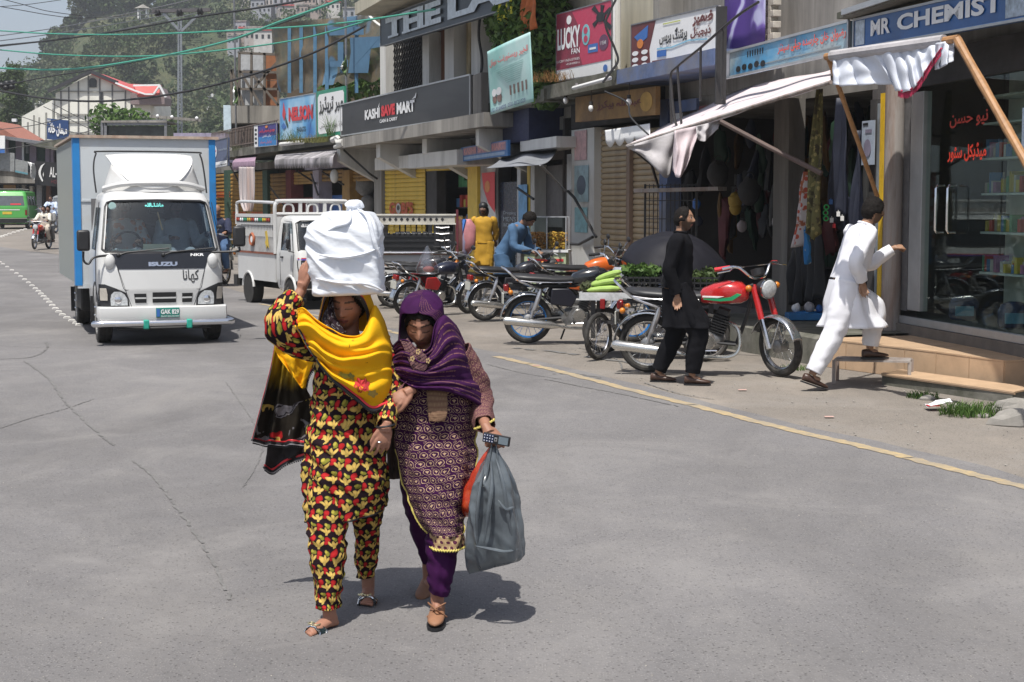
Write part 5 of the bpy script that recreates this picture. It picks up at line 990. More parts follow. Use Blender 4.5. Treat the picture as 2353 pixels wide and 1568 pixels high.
ft_=Frame(f.pt(.1,.1),f.pt(.32,.1),f.pt(.1,.95));fpoly(ft_,[(.85+0*k,1)if k==0 else(.5-.48*math.sin(k/10*PI)+.35*math.cos(k/10*PI)*0+.3*0,.95-.9*k/10)for k in range(11)]+[(.72-.42*math.sin((10-k)/10*PI),.95-.9*(10-k)/10)for k in range(1,10)],C_['wht'],t,'crescent',.05);fell(ft_,.62,.42,.06,.14,C_['wht'],t,'star',.055,4);ftext(f,'HOSPITAL',.45,.9,.12,.28,M('dim_red_letter',(.15,.03,.04),.5),t,d=.05)
t,f=fboard('grey_banner','grey blank banner on the balcony of the old shops, left one',-60,345,33,388,106,M('dirty_grey_board',(.24,.25,.25),.8,var=.15,dirt=.3),344,395)
t,f=fboard('grey_banner','grey banner with a teal foot stripe on the balcony of the old shops',35,366,64,396,106,M('dirty_grey_board'),372,402);frect(f,0,1,0,.14,M('teal_strip',(.1,.25,.3),.6),t,'strip',.02)
t,f=fboard('white_blue_sign','white and blue sign cut by the left edge of the picture',-60,312,11,352,105.5,C_['wht'],316,352);frect(f,0,1,0,.25,C_['blue'],t,'strip',.02)
mb=MB();p=[P(63,372,104.5),P(80,376,104.5),P(74,410,104.5),P(79,416,104.5)];mb.grid(lambda a,b:p[0].lerp(p[1],a).lerp(p[2].lerp(p[3],a),b)+V(0,.3*math.sin(a*6+b*4),0),8,10);tag(mb.build('torn_cloth',C_['wht'],None,W=True,solid=.02),'torn white cloth hanging left of the black crescent sign','cloth')
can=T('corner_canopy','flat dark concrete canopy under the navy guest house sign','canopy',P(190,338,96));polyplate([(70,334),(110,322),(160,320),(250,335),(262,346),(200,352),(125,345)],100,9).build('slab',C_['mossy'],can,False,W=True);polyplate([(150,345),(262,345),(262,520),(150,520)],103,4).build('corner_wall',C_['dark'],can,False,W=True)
a=MB();pbox(a,27,275-2,37,280,120,.3);tag(a.build('street_light',C_['wht'],None,False,W=True),'small white street light head left of the cream hall','lamp')
t=T('lattice_pylon','slender grey lattice pylon with a cross-arm and black insulators','pylon',P(414,320,92));YQ=92;a=MB()
pxl=lambda y,s:413.5+s*lerp(2.6,4.6,(y-60)/260);leg=[]
for s in(-1,1):
 for dy in(0,.9):mb=MB();mb.bar(P(pxl(70,s),45,YQ+dy),P(pxl(320,s),345,YQ+dy),.10);mb.build('leg',M('galvanised_steel',(.24,.26,.28),.5,metal=.5),t,False,W=True)
y=74;k=0;mb=MB()
while y<335:y2=y+11+(y-70)*.03;s=1 if k%2 else-1;mb.bar(P(pxl(y,s),y,YQ),P(pxl(y2,-s),y2,YQ),.06);mb.bar(P(pxl(y,-1),y,YQ),P(pxl(y,1),y,YQ),.06);mb.bar(P(pxl(y,s),y,YQ+.9),P(pxl(y2,-s),y2,YQ+.9),.06);y=y2;k+=1
tag(mb.build('lattice_bracing',MATS['galvanised_steel'],t,False,W=True),kind='stuff')
mb=MB();mb.bar(P(350,26,YQ),P(484,23,YQ),.25,.2);mb.build('cross_arm',M('dark_arm',(.09,.085,.09),.7),t,False,W=True)
for q in(((375,31),(414,72)),((459,31),(417,72))):mb=MB();mb.bar(P(*q[0],YQ),P(*q[1],YQ),.14);mb.build('brace',MATS['galvanised_steel'],t,False,W=True)
for x,y in((363,31),(413,30),(460,27)):
 mb=MB();c=P(x,y,YQ);mb.tube([c+V(-.18,0,0),c+V(-.1,0,0),c+V(0,0,0),c+V(.1,0,0),c+V(.18,0,0)],[.12,.24,.16,.24,.12],12);mb.build('insulator',C_['blk'],t,W=True)
mb=MB();mb.bar(P(345,268,YQ-.3),P(462,277,YQ-.3),.22,.16);mb.build('lower_arm',C_['conc'],t,False,W=True)
for x,y in((362,269),(395,271),(452,274)):mb=MB();mb.ball(P(x,y-2,YQ-.4),.1,8,6);mb.build('insulator_cap',C_['wht'],t,W=True)
tree('mango_tree','dark glossy broad-leaved tree between the cream hall and the pylon',G(348,514)+V(0,-8,0),7.5,5.2,3,3600,.2,seed=41,crown0=.62);tree('mango_tree','dark leafy tree at the foot of the pylon behind the box truck',G(440,514)+V(0,-8,0),6.6,4.4,1,2600,.2,seed=42,crown0=.6)
bx=T('glazed_box','old metal-framed box with a crinkled clear front standing behind the truck roof','display box',P(305,325,60));a=MB();a.b2(P(237,324,60),(P(381,324,60).x,61.4,P(300,290,60).z));a.build('body',M('smoky_plastic',(.05,.055,.055),.15,var=.6,sc=2),bx,False,W=True)
a=MB()
for q0,q1 in(((235,324),(235,280)),((243,324),(243,280)),((381,324),(381,280)),((233,281),(383,278)),((233,324),(383,324)),((243,286),(381,285))):a.bar(P(*q0,59.9),P(*q1,59.9),.1)
a.build('frame',C_['steel'],bx,False,W=True);a=MB();a.b2(P(233,282,59.8),(P(383,282,59.8).x,61.6,P(300,278,60).z));a.build('lid',C_['conc'],bx,False,W=True)
for i,(px,py,Y)in enumerate(((285,60,330),(270,30,350))):
 if i:break
 c=P(329,30,390);k_=T('hill_kiosk','small white pillared kiosk among trees on the hilltop','kiosk',c);mb=MB();[mb.bar((sx,sy,-1.5),(sx,sy,1),.3)for sx in(-1,1)for sy in(-1,1)];mb.build('pillars',C_['wht'],k_,False);mb=MB();mb.cyl((0,0,1),(0,0,2),2.2,.2,6);mb.build('roof',C_['conc'],k_,False)
rs=random.Random(21);m_h=[M('house_wall_%d'%i,c,.8,var=.15,sc=.3,dirt=.2)for i,c in enumerate([(.42,.38,.36),(.34,.28,.25),(.50,.48,.46),(.30,.31,.34)])]
spots=[(x,y)for x,y in((592,12,),(606,18),(622,8),(640,14),(655,24),(668,10),(682,20),(632,30),(700,12),(718,24),(735,10),(752,22),(770,34),(600,34),(618,42),(700,40),(660,44),(790,14),(575,22),(562,90),(572,102),(583,112),(552,108),(596,100),(612,106),(545,112),(575,8),(590,-2),(610,-4),(730,44),(815,60),(850,50),(870,30),(645,-2),(690,-2),(725,-4))]
def onhill(px,py):
 for k in range(140):
  q=hillpt(px,k/140);d=q-V(0,0,CAM_H)
  if CY-F_PX*((d.z*CP+d.y*SP)/(d.y*CP-d.z*SP))<=py:break
 return q
for i,(px,py)in enumerate(spots):
 q=onhill(px,py)-V(0,3,0);wd,hh=rs.uniform(2.4,4.2),rs.uniform(1.8,3)
 h=T('hillside_house','small pale house on the wooded hillside','house',q,rs.uniform(-.3,.3),'houses scattered on the hillside');a=MB();a.box((0,0,hh/2-2.5),(wd,wd*.8,hh+5));a.build('wall',m_h[rs.randrange(4)],h,False);a=MB();a.box((0,0,hh+.15),(wd*1.08,wd*.9,.3));a.build('roof',C_['conc']if i%4 else m_redr,h,False)
 for k in range(3):a=MB();a.box((-wd/3+k*wd/3,-wd*.4-.02,hh*.55),(wd*.14,.08,hh*.3));a.build('window',MATS['dark_pane'],h,False)
for i,(px,py,m)in enumerate(((848,403,'wht'),)):pass
for i,(px,py,lab)in enumerate(((488,235,'pale house with a white gable low on the hillside right of the pylon'),(478,262,'small pale house below the white-gabled one right of the pylon'),(95,248,'white house low on the hillside left of the cream hall'),(55,252,'pale house with a flat roof at the foot of the hill on the far left'),(528,268,'grey house partly hidden by the pale blue panel'))):
 q=onhill(px,py+4);h=T('hillside_house',lab,'house',q,.2,sc=.75);a=MB();a.box((0,0,0),(3,2.5,2.4));a.build('wall',m_h[2],h,False);a=MB();a.prism([(-1.7,1.2),(1.7,1.2),(0,2.2)],-1.4,1.4);a.build('roof',C_['wht'],h,False);a=MB();a.box((.4,-1.27,.2),(.6,.06,.8));a.build('window',MATS['dark_pane'],h,False)
WG,WB=M('green_cable',(.05,.28,.20),.5,var=.1),M('black_cable',(.02,.02,.022),.6,var=.1)
def wire(label,pts,Y0,Y1,r,m,n=40):
 c=[P(p[0],p[1],lerp(Y0,Y1,k/(len(pts)-1)))for k,p in enumerate(pts)]
 mb=MB();mb.tube([crom(c,k/n)for k in range(n+1)],r,5);return tag(mb.build('overhead_cable',m,None,W=True),label,'cable')
wire('upper green cable crossing the sky and hill almost level',[(-60,67),(0,71),(120,78),(250,80),(400,77),(620,66),(800,52),(1000,22)],60,34,.024,WG)
wire('middle green cable dipping below the upper one on the left',[(-60,109),(0,115),(130,126),(280,130),(400,126),(560,110),(700,88),(870,41)],60,40,.024,WG)
wire('thick green cable rising steeply to the top right over the netting',[(-60,153),(0,157),(120,161),(220,154),(340,135),(430,118),(540,90),(640,52),(770,5),(860,-40)],60,32,.034,WG)
wire('black cable rising from the left edge to the upper right',[(-60,110),(0,105),(120,93),(270,72),(450,40),(630,13),(760,-10)],60,38,.03,WB)
wire('thick black cable sagging in front of the white hall',[(-60,198),(0,209),(100,226),(200,233),(300,229),(420,212),(560,178),(720,122),(840,60)],55,44,.035,WB);wire('black cable from the left pole up past the hall ridge',[(-60,199),(20,193),(120,175),(200,163),(300,145),(420,120),(560,82),(700,36)],70,50,.026,WB)
wire('thin wire entering the sky at top left and dipping right',[(-20,-8),(50,10),(110,26),(190,37)],80,90,.02,WB);wire('second thin wire below it in the top left sky',[(-20,12),(50,24),(120,36),(190,42),(330,34)],80,90,.02,WB);wire('thin level wire touching the top left corner',[(-20,17),(60,11),(140,0)],80,90,.018,WB)
for i,dy in enumerate((0,14,30)):wire('thin grey line running from the pylon head to the left edge, %s'%['top','middle','lowest'][i],[(363+48*i,31-i),(260,42+dy),(120,66+dy*.9),(-40,88+dy*.8)],92,70,.022,C_['steel'])
wire('thin pale line from the pylon to the top edge',[(200,50),(330,24),(420,4),(470,-10)],92,60,.02,C_['steel'])
for i,(a_,b_)in enumerate((((-20,300),(165,268)),((30,262),(240,320)),((100,245),(330,345)),((0,345),(210,300)),((60,330),(240,348)),((120,238),(260,300)))):wire('thin service wire strung over the old shops, %s'%['rising towards the hall','falling in front of the hall','long steep one in front of the hall','across the lilac panels','along the corner canopy','short one above the navy sign'][i],[a_,((a_[0]+b_[0])/2,(a_[1]+b_[1])/2+5),b_],98,98,.025,WB)
wire('black cable drooping down the front of the balcony sign wall',[(1106,20),(1100,80),(1108,150),(1092,215),(1085,262),(1100,300),(1105,345)],33.5,34,.03,WB);wire('pale cable looping from the roof overhang to the laboratory sign',[(838,10),(852,40),(880,62),(915,70)],44,43,.035,C_['white']);wire('thick cable down the white drain pipe by the red fan sign',[(1415,0),(1400,30),(1392,60),(1412,110),(1420,140),(1404,165),(1385,190)],25,25,.02,WB);wire('thin cable hanging from the ledge to the valance',[(1390,210),(1440,235),(1450,270),(1490,310)],25,23.5,.014,WB)
t=T('line_insulators','bunch of black insulators where wires meet at the far left edge','insulator',P(15,200,70));
for k,(x,y)in enumerate(((4,196),(16,192),(28,190),(14,202),(27,200))):mb=MB();mb.ball(P(x,y,70),(.16,.16,.13),10,6);mb.build('insulator_cup',C_['blk'],t,W=True)
sb=T('street_block','plain dark block behind the box truck carrying the glazed box','building',P(310,520,61));a=MB();a.b2((P(236,324,60).x,60.1,g(61)-.2),(P(383,324,60).x,66,P(300,325,60).z-.02));a.build('wall',C_['dark'],sb,False,W=True);a=MB();a.b2((P(384,372,75).x,75.5,g(75)-.2),(P(515,372,75).x,79,P(380,372,75).z-.02));a.build('wall',C_['dark'],sb,False,W=True)
hz=MB();hz.b2((-1750,-260,-1.9),(1750,1650,175));m=bpy.data.materials.new('thin_haze');m.use_nodes=True;nt=m.node_tree;nt.nodes.remove(nt.nodes['Principled BSDF']);pv_=nt.nodes.new('ShaderNodeVolumePrincipled');pv_.inputs['Color'].default_value=(.86,.90,.95,1);pv_.inputs['Density'].default_value=.0005;pv_.inputs['Anisotropy'].default_value=.2;nt.links.new(pv_.outputs[0],nt.nodes['Material Output'].inputs['Volume'])
tag(hz.build('haze',m,None,False),kind='stuff')
def gz(x,s):return math.exp(-(x/s)**2)
def headpt(a,b,fem=False):
 """a azimuth (0 = face, -Y), b elevation; returns point in head frame (origin at skull centre, face to -Y)"""
 ca,sa,cb,sb=math.cos(a),math.sin(a),math.cos(b),math.sin(b)
 x,y,z=.076*cb*sa,-.094*cb*ca,.118*sb
 front=max(0,-y/.094)
 lo=sstep(-.01,-.11,z);x*=1-.30*lo
 if y<0:y*=1-.10*lo*(1-front);y+=-.004*lo
 else:y*=1-.45*sstep(-.02,-.11,z)
 if z<-.02 and y<0:z*=1-.0*front
 f=front**1.5
 prof=sstep(.040,.0,z)*(1 if z>-.028 else math.exp(-((z+.028)/.007)**2))
 y-=f*.026*prof*gz(x,.0115+.004*sstep(.0,-.03,z))*(.35+.65*sstep(.03,-.025,z))
 y-=f*.006*gz(z+.024,.009)*gz(abs(x)-.014,.008)
 for s in(-1,1):y+=f*.011*gz(x-s*.031,.018)*gz(z-.016,.014);y-=f*.007*gz(x-s*.031,.013)*gz(z-.013,.010)
 y-=f*.005*gz(z-.040,.010)*gz(x,.05);y+=f*.004*gz(z+.038,.006)*gz(x,.012)
 y-=f*.008*gz(z+.049,.006)*gz(x,.022)+f*.008*gz(z+.062,.007)*gz(x,.019);y+=f*.004*gz(z+.0555,.0025)*gz(x,.025)
 y-=f*.011*gz(z+.094,.018)*gz(x,.025);y+=f*.004*gz(z+.077,.007)*gz(x,.025)
 x+=(.004*gz(abs(x)-.055,.02)*gz(z+.012,.022))*(1 if x>0 else-1)
 return V(x,y,z)
def headmesh(mb,Mx,n=56,m=44):
 k=len(mb.v);vs=[Mx@headpt(0,-PI/2)]
 for i in range(1,m):
  b=-PI/2+PI*i/m
  for j in range(n):
   t=j/n;a=(t-.5)*2*PI;a=a-.45*math.sin(a)if False else a
   a=PI*(2*t-1);a=a*(.55+.45*abs(2*t-1));vs.append(Mx@headpt(a,b))
 vs.append(Mx@headpt(0,PI/2));e=len(vs)-1;fs=[]
 for j in range(n):
  l=(j+1)%n;fs.append((0,1+l,1+j));fs.append((e,e-n+j,e-n+l))
  for i in range(m-2):fs.append((1+i*n+j,1+i*n+l,1+(i+1)*n+l,1+(i+1)*n+j))
 mb.add(vs,fs)
 for s in(-1,1):
  pts=[Mx@V(s*(.074+.008*math.sin(t)),.008+.016*math.cos(t),-.002+.030*math.sin(t))for t in[2*PI*q/14 for q in range(14)]]
  mb.tube(pts,.0065,6,closed=True);mb.ball(Mx@V(s*.073,.008,-.002),(.012,.014,.024),8,6)
def haircap(Mx,kind='short',off=.010,seed=0):
 mb=MB();n,m=56,30;vs=[];fs=[]
 for i in range(m+1):
  b=PI/2-PI*.86*i/m
  for j in range(n):
   t=j/n;a=PI*(2*t-1);p=headpt(a,b);d=V(p.x,p.y,p.z).normalized();o=off*(1+.5*n3(p.x*60+seed,p.y*60,p.z*60))+.002*n3(p.x*300,p.y*300,p.z*120)
   vs.append(Mx@(p+d*o))
 def keep(a,b):
  aa=abs(a)
  if kind=='bald':return b<.55 and b>-.35 and aa>1.45
  hl=lerp(.62,.05,sstep(.5,1.25,aa))if kind!='receding'else lerp(.95,.1,sstep(.35,1.3,aa))
  bot=-.15 if aa<1.7 else-.15-.75*sstep(1.7,2.4,aa)
  if aa<1.25:return b>hl
  return b>bot
 for i in range(m):
  b=PI/2-PI*.86*(i+.5)/m
  for j in range(n):
   a=PI*(2*(j+.5)/n-1)
   if keep(a+.06*n3(i*.5,j),b+.05*n3(j*.7,seed)):fs.append((i*n+j,(i+1)*n+j,(i+1)*n+(j+1)%n,i*n+(j+1)%n))
 mb.add(vs,fs);return mb
def hand(mb,w,d,nrm,curl=.35,s=1,thumb=1,spread=.05,ths=.6,bends=None):
 """w wrist, d direction to the fingertips, nrm back of the hand; thumb on the side d x nrm * thumb"""
 d=V(*d).normalized();nrm=V(*nrm);nrm=(nrm-d*nrm.dot(d)).normalized();x=d.cross(nrm).normalized()*thumb
 R=Matrix((x,d,nrm)).transposed();w=V(*w)
 mb.ball(w+d*.045*s,(.036*s,.050*s,.0135*s),14,9,R);mb.tube([w-d*.02*s,w+d*.03*s],[.021*s,.026*s],10)
 for k,(off,ln)in enumerate(((.029,.070),(.0095,.078),(-.010,.073),(-.028,.058))):
  c=bends[k]if bends else curl*(1+.12*k);p=w+(d*.082+x*off-d*.006*abs(k-1))*s;a=.25*c;fd=(d+x*spread*(1.5-k)).normalized();pts=[w+(d*.05+x*off*.8)*s,p]
  for q,fr_ in enumerate((.42,.32,.26)):
   a+=c*(1.0 if q else.9);p=p+(fd*math.cos(a)-nrm*math.sin(a))*ln*fr_*s;pts.append(p)
  mb.tube(pts,[.0095*s,.0092*s,.0088*s,.0078*s,.0055*s],8)
 tb=w+(d*.022+x*.026)*s;t1=tb+(d*.034+x*.026*ths-nrm*.006)*s;t2=t1+(d*.028+x*.008*ths-nrm*(.006+.012*curl))*s;t3=t2+(d*.02-x*.004-nrm*(.004+.012*curl))*s
 mb.tube([w+d*.008*s+x*.012*s,tb,t1,t2,t3],[.014*s,.0135*s,.011*s,.0095*s,.006*s],8)
def foot(mb,ank,d,s=1):
 d=V(d[0],d[1],0).normalized();u=V(0,0,1);x=d.cross(u);R=Matrix((x,d,u)).transposed();a=V(*ank)
 mb.tube([a+V(0,0,.06)*s,a,a-d*.02*s-u*.035*s],[.034*s,.036*s,.034*s],10)
 mb.tube([a-d*.045*s-u*.05*s,a+d*.03*s-u*.035*s,a+d*.10*s-u*.052*s,a+d*.15*s-u*.060*s],[.028*s,.036*s,.034*s,.022*s],12,flat=.75)
 for k,o in enumerate((-.024,-.008,.007,.020,.031)):mb.tube([a+(d*.12+x*o*.9)*s-u*.062*s,a+(d*(.175-.008*k)+x*o)*s-u*.066*s],[.011*s,.0085*s if k else.011*s],8)
def skinned(name,mb,parent,mat,vox,Mh=None,skin=(.30,.16,.10),lips=(.28,.09,.08),beard=0,brow=(.015,.01,.008),eyes='open',hairc=(.02,.015,.012),sm=6,shave=0):
 """fuse everything into one continuous skin, then colour lips, brows, eyes and beard where they lie"""
 tmp=mb.build('tmp_body',None,None,False);md=tmp.modifiers.new('r','REMESH');md.mode='VOXEL';md.voxel_size=vox;md.adaptivity=0
 ms=tmp.modifiers.new('s','SMOOTH');ms.iterations=sm;ms.factor=.5
 bpy.context.view_layer.update();dg=bpy.context.evaluated_depsgraph_get();me=bpy.data.meshes.new_from_object(tmp.evaluated_get(dg));old=tmp.data
 bpy.data.objects.remove(tmp);bpy.data.meshes.remove(old);me.name=name
 n=len(me.vertices);co=np.empty(n*3,np.float32);me.vertices.foreach_get('co',co);co=co.reshape(-1,3)
 col=np.ones((n,4),np.float32);col[:,:3]=skin
 if Mh is not None:
  inv=np.array(Mh.inverted());p=co@inv[:3,:3].T+inv[:3,3];x,y,z=p[:,0],p[:,1],p[:,2];ax=np.abs(x)
  inh=(ax<.1)&(z>-.125)&(z<.14)&(np.abs(y)<.14);fr=inh&(y<-.03)
  def paint(mask,c,k=1.0):col[mask,:3]=col[mask,:3]*(1-k)+np.array(c)*k
  paint(fr&(z>-.03)&(z<.03)&(ax>.03)&(ax<.06),(skin[0]*1.05,skin[1]*.95,skin[2]*.9),.5)
  if beard:
   bm=inh&(z<-.028-.0*ax)&(y<.01)&~((ax<.022)&(z>-.068)&(z<-.045))&(z>-.15);up=inh&(ax>.058)&(z<.03)&(y<.0)&(y>-.05)
   paint(bm|up,hairc,beard);paint(fr&(z>-.045)&(z<-.033)&(ax<.03),hairc,min(1,beard*1.1))
  paint(fr&(((z+.0555)/.0115)**2+(x/.026)**2<1),lips,.85);paint(fr&(np.abs(z+.0555)<.0022)&(ax<.024),(.06,.02,.02),.85)
  bz=.040+.10*(ax-.03)*(ax<.04)-.12*(ax-.04)*(ax>=.04);paint(fr&(np.abs(z-bz)<.0048)&(ax>.011)&(ax<.052),brow,.85)
  ex=(ax-.031)
  if eyes=='open':
   paint(fr&((ex/.0145)**2+((z-.0135)/.0065)**2<1),(.42,.38,.36),.9);paint(fr&((ex/.0062)**2+((z-.0135)/.0062)**2<1),(.02,.012,.01),1)
   paint(fr&(ax>.015)&(ax<.048)&(np.abs(z-(.0205-22*ex**2))<.0022),(.03,.02,.015),.9)
  else:
   paint(fr&((ex/.017)**2+((z-.011)/.009)**2<1),tuple(c*.72 for c in skin),.6);paint(fr&(ax>.014)&(ax<.048)&(np.abs(z-(.0055+10*ex**2))<.0028),(.02,.012,.01),.92)
  paint(fr&(z>-.034)&(z<-.026)&(np.abs(ax-.009)<.004),(.04,.02,.015),.7)
 at=me.color_attributes.new('Col','FLOAT_COLOR','POINT');at.data.foreach_set('color',col.ravel())
 me.materials.clear();me.materials.append(mat);me.polygons.foreach_set('use_smooth',[True]*len(me.polygons))
 o=bpy.data.objects.new(name,me);COL.objects.link(o);o.parent=parent
 if parent is not None:KIDS.setdefault(parent.name,[]).append(o)
 return o
MAT_SKIN=vcol('skin',.55,.15,120,sss=.0,spec=.35)
MAT_HAIR=M('black_hair',(.010,.008,.007),.75,var=.4,sc=40,bp=.6,bsc=120,spec=.15);MAT_GREYHAIR=M('grey_hair',(.12,.11,.10),.6,var=.5,sc=40,bp=.5)
def ringxy(c,rx,ry,n,amp=0,nf=9,ph=0,seed=0,t=0,R=None):
 out=[]
 for k in range(n):
  a=2*PI*k/n;f=1+amp*(.6*math.sin(nf*a+ph)+.5*math.sin((nf*1.7)*a+2*ph+seed)+.9*n3(math.cos(a)*2+seed,math.sin(a)*2,t*2.5))
  p=V(math.cos(a)*rx*f,math.sin(a)*ry*f,0);out.append(c+(R@p if R is not None else p))
 return out
def fab(secs,m=50,n=48,amp=.06,nf=8,seed=0,a0=0,uvm=True,crease=0):
 """cloth tube through flat sections (centre, rx, ry); folds grow from a0 to 1 along its length"""
 C=[V(*s[0])for s in secs];RX=[V(s[1],s[2],0)for s in secs];mb=MB();rings=[];L=0;prev=None;uv={}
 for i in range(m+1):
  t=i/m;c=crom(C,t);r=crom(RX,t);am=amp*lerp(a0,1,t)
  if crease:c=c+V(.0,0,0);r=r*(1+crease*n3(t*m*.23,seed,4))
  rg=ringxy(c,r.x,r.y,n,am,nf,1.2*n3(t*2,seed),seed,t)
  if crease:rg=[p+(p-c)*crease*1.6*n3(p.x*9+seed,p.y*9,p.z*26+p.x*9)for p in rg]
  if prev is not None:L+=(c-prev).length
  prev=c;rr=(secs[0][1]+secs[0][2])/2
  rings.append(rg)
  for k in range(n):a=2*PI*k/n;uv[i*n+k]=((a if a<PI*1.5 else a-2*PI)*rr*1.0,-L)
 mb.loft(rings,False);mb.uv=uv;return mb
def limb(pts,rs,m=34,n=24,amp=.10,seed=0,fr=26,flat=1):
 """sleeve or trouser leg along a bent path, creased across"""
 P_=[V(*p)for p in pts];RS=[V(r,0,0)for r in rs];c=[crom(P_,i/m)for i in range(m+1)];mb=MB();rings=[];prev=None;L=0;uv={}
 for i,p in enumerate(c):
  t=(c[min(i+1,m)]-c[max(i-1,0)]).normalized()
  if prev is None:x=t.cross(V(0,1,.2)).normalized()
  else:x=(prev-t*prev.dot(t)).normalized()
  prev=x;y=t.cross(x);r=crom(RS,i/m).x;rg=[]
  if i:L+=(p-c[i-1]).length
  for k in range(n):
   a=2*PI*k/n;d=x*math.cos(a)+y*math.sin(a)*flat;q=p+d*r
   f=1+amp*(n3(q.x*8+seed,q.y*8,q.z*fr*.8+q.x*14)*.8+.5*n3(q.x*24,q.y*24,q.z*38+seed)+.38*math.sin(5*a+2.5*math.sin(i*.12+seed)));rg.append(p+d*r*f)
   uv[i*n+k]=(a*max(rs)*.9,-L)
  rings.append(rg)
 mb.loft(rings,False);mb.uv=uv;return mb
def merge(*ms):
 o=MB();o.uv={}
 for m_ in ms:
  k=len(o.v);o.add(m_.v,m_.f)
  if m_.uv:
   for a,b in m_.uv.items():o.uv[a+k]=b
 return o
def shoe(t,ank,d,mat,s=1,name='shoe'):
 d=V(*d);d=V(d.x,d.y,d.z).normalized();x=d.cross(V(0,0,1)).normalized();u=x.cross(d);a=V(*ank);rings=[]
 for f,w_,h0,h1 in((-.075,.012,0,.05),(-.07,.026,0,.07),(-.03,.034,0,.078),(.03,.036,0,.06),(.09,.040,0,.045),(.14,.036,0,.036),(.175,.022,.004,.026),(.185,.008,.008,.018)):
  c=a+d*f*s-u*.075*s;rings.append([c+(x*w_*math.cos(q)*1.0+u*(lerp(h0,h1,(math.sin(q)+1)/2)))*s for q in[2*PI*k/14 for k in range(14)]])
 mb=MB();mb.loft(rings);o=mb.build(name,mat,t,True,ang=60);mb=MB()
 mb.loft([[c2-u*.004*s for c2 in(a+d*f*s-u*.074*s+x*w_*s,a+d*f*s-u*.074*s-x*w_*s,a+d*f*s-u*.088*s-x*w_*s,a+d*f*s-u*.088*s+x*w_*s)]for f,w_ in((-.078,.02),(-.05,.034),(.03,.038),(.1,.043),(.16,.034),(.186,.012))])
 so=mb.build('sole',C_['blk'],o,False);return o
def person(label,loc,rz,J,cloth,pants,H=1.0,hair='short',hairm=None,skin=(.27,.15,.10),beard=0,headrot=(0,0,0),vox=.007,kameez=True,hem=.52,shoes='dress',hold=(.35,.35),group=None,top_r=None,vest=None,feet=True,hoff=.010,eyes='open',fold=.07,seed=1,collar=None,handn=None):
 """J: joints in the person's own frame (facing -Y): sh, el, wr, hip, kn, an as (left, right) pairs, neck, head, pelvis"""
 t=T('person',label,'person',loc,rz,group,H)
 g_={k:[V(*q)for q in v]if isinstance(v[0],(tuple,list))else V(*v)for k,v in J.items()}
 Mh=Matrix.Translation(g_['head'])@Euler(headrot).to_matrix().to_4x4();mb=MB();headmesh(mb,Mh,44,34)
 pv,nk=g_['pelvis'],g_['neck'];ch=pv.lerp(nk,.62)
 mb.tube([nk-(nk-ch)*.25,nk,g_['head']+Mh.to_3x3()@V(0,.02,-.07)],[.062,.055,.052],12);mb.tube([pv-V(0,0,.06),pv,pv.lerp(nk,.3),ch,nk-(nk-ch).normalized()*.06],[.11,.13,.115,.13,.07],14)
 for s in(0,1):
  hn=(handn or((0,0,1),(0,0,1)))[s]
  mb.tube([g_['sh'][s],g_['el'][s],g_['wr'][s]],[.048,.038,.024],10);mb.tube([nk-V(0,0,.05),g_['sh'][s]],[.06,.05],10)
  d=(g_['wr'][s]-g_['el'][s]).normalized();hd=V(*J['hd'][s])if'hd'in J else d
  hand(mb,g_['wr'][s],hd,hn,hold[s],1,1 if s else-1)
  if feet:mb.tube([g_['hip'][s],g_['kn'][s],g_['an'][s]],[.075,.052,.034],10)
  fd=V(*J['fd'][s])if'fd'in J else V(0,-1,0)
  if feet:mb.ball(g_['an'][s]+fd*.03-V(0,0,.03),(.03,.06,.03),8,6)
 skinned('body',mb,t,MAT_SKIN,vox,Mh,skin,beard=beard,eyes=eyes,sm=3)
 if hair:hm=hairm or MAT_HAIR;haircap(Mh,hair,hoff,seed).build('hair',hm,t,solid=.004)
 sh=(g_['sh'][1]-g_['sh'][0]).length/2;up=(nk-pv).normalized();mid=(g_['sh'][0]+g_['sh'][1])/2;ax=(g_['sh'][1]-g_['sh'][0]).normalized();fw=ax.cross(up)
 R=Matrix((ax,fw,up)).transposed();secs=[];N=44;rings=[]
 prof=[(1.03,.062,.066),(1.0,.085,.075),(.96,sh*.78,.09),(.90,sh*1.0,.105),(.80,sh*1.02,.125),(.6,sh*.98,.135),(.35,sh*.90,.135),(.1,sh*.96,.145),(0,sh*1.0,.15)]
 P0=[pv.lerp(nk,q[0])+V(0,0,.0)for q in prof];PR=[V(q[1],q[2],0)for q in prof];m1=30
 for i in range(m1+1):tt=i/m1;r=crom(PR,tt);rings.append([p+(p-crom(P0,tt))*.04*n3(p.x*7+seed,p.y*7,p.z*12+p.x*6)*2 for p in ringxy(crom(P0,tt),r.x,r.y,N,.015,5,0,seed,tt,R)])
 if kameez:
  axh=V(ax.x,ax.y,0).normalized();fwh=V(0,0,1).cross(axh)*-1;fwh=axh.cross(V(0,0,1));fwh=-fwh if fwh.dot(fw)<0 else fwh;kn=(g_['kn'][0]+g_['kn'][1])/2;hp=(g_['hip'][0]+g_['hip'][1])/2;dn=kn.lerp(hp,.0);spread=abs(g_['kn'][0].y-g_['kn'][1].y)/2
  for i in range(1,22):
   tt=i/21;c=pv.lerp(V(dn.x,dn.y,hem),tt);rx=lerp(sh*1.0,sh*1.08,tt);ry=lerp(.15,.15+spread*.6,tt)
   qb=R.to_quaternion().slerp(Matrix((axh,fwh,V(0,0,1))).transposed().to_quaternion(),min(1,tt*1.6)).to_matrix();rg=[p_+(p_-c)*.25*tt*n3(p_.x*6+seed,p_.y*6,p_.z*5)for p_ in ringxy(c,rx,ry,N,fold*tt,7,.8*math.sin(tt*2),seed,1+tt,qb)];rings.append(rg)
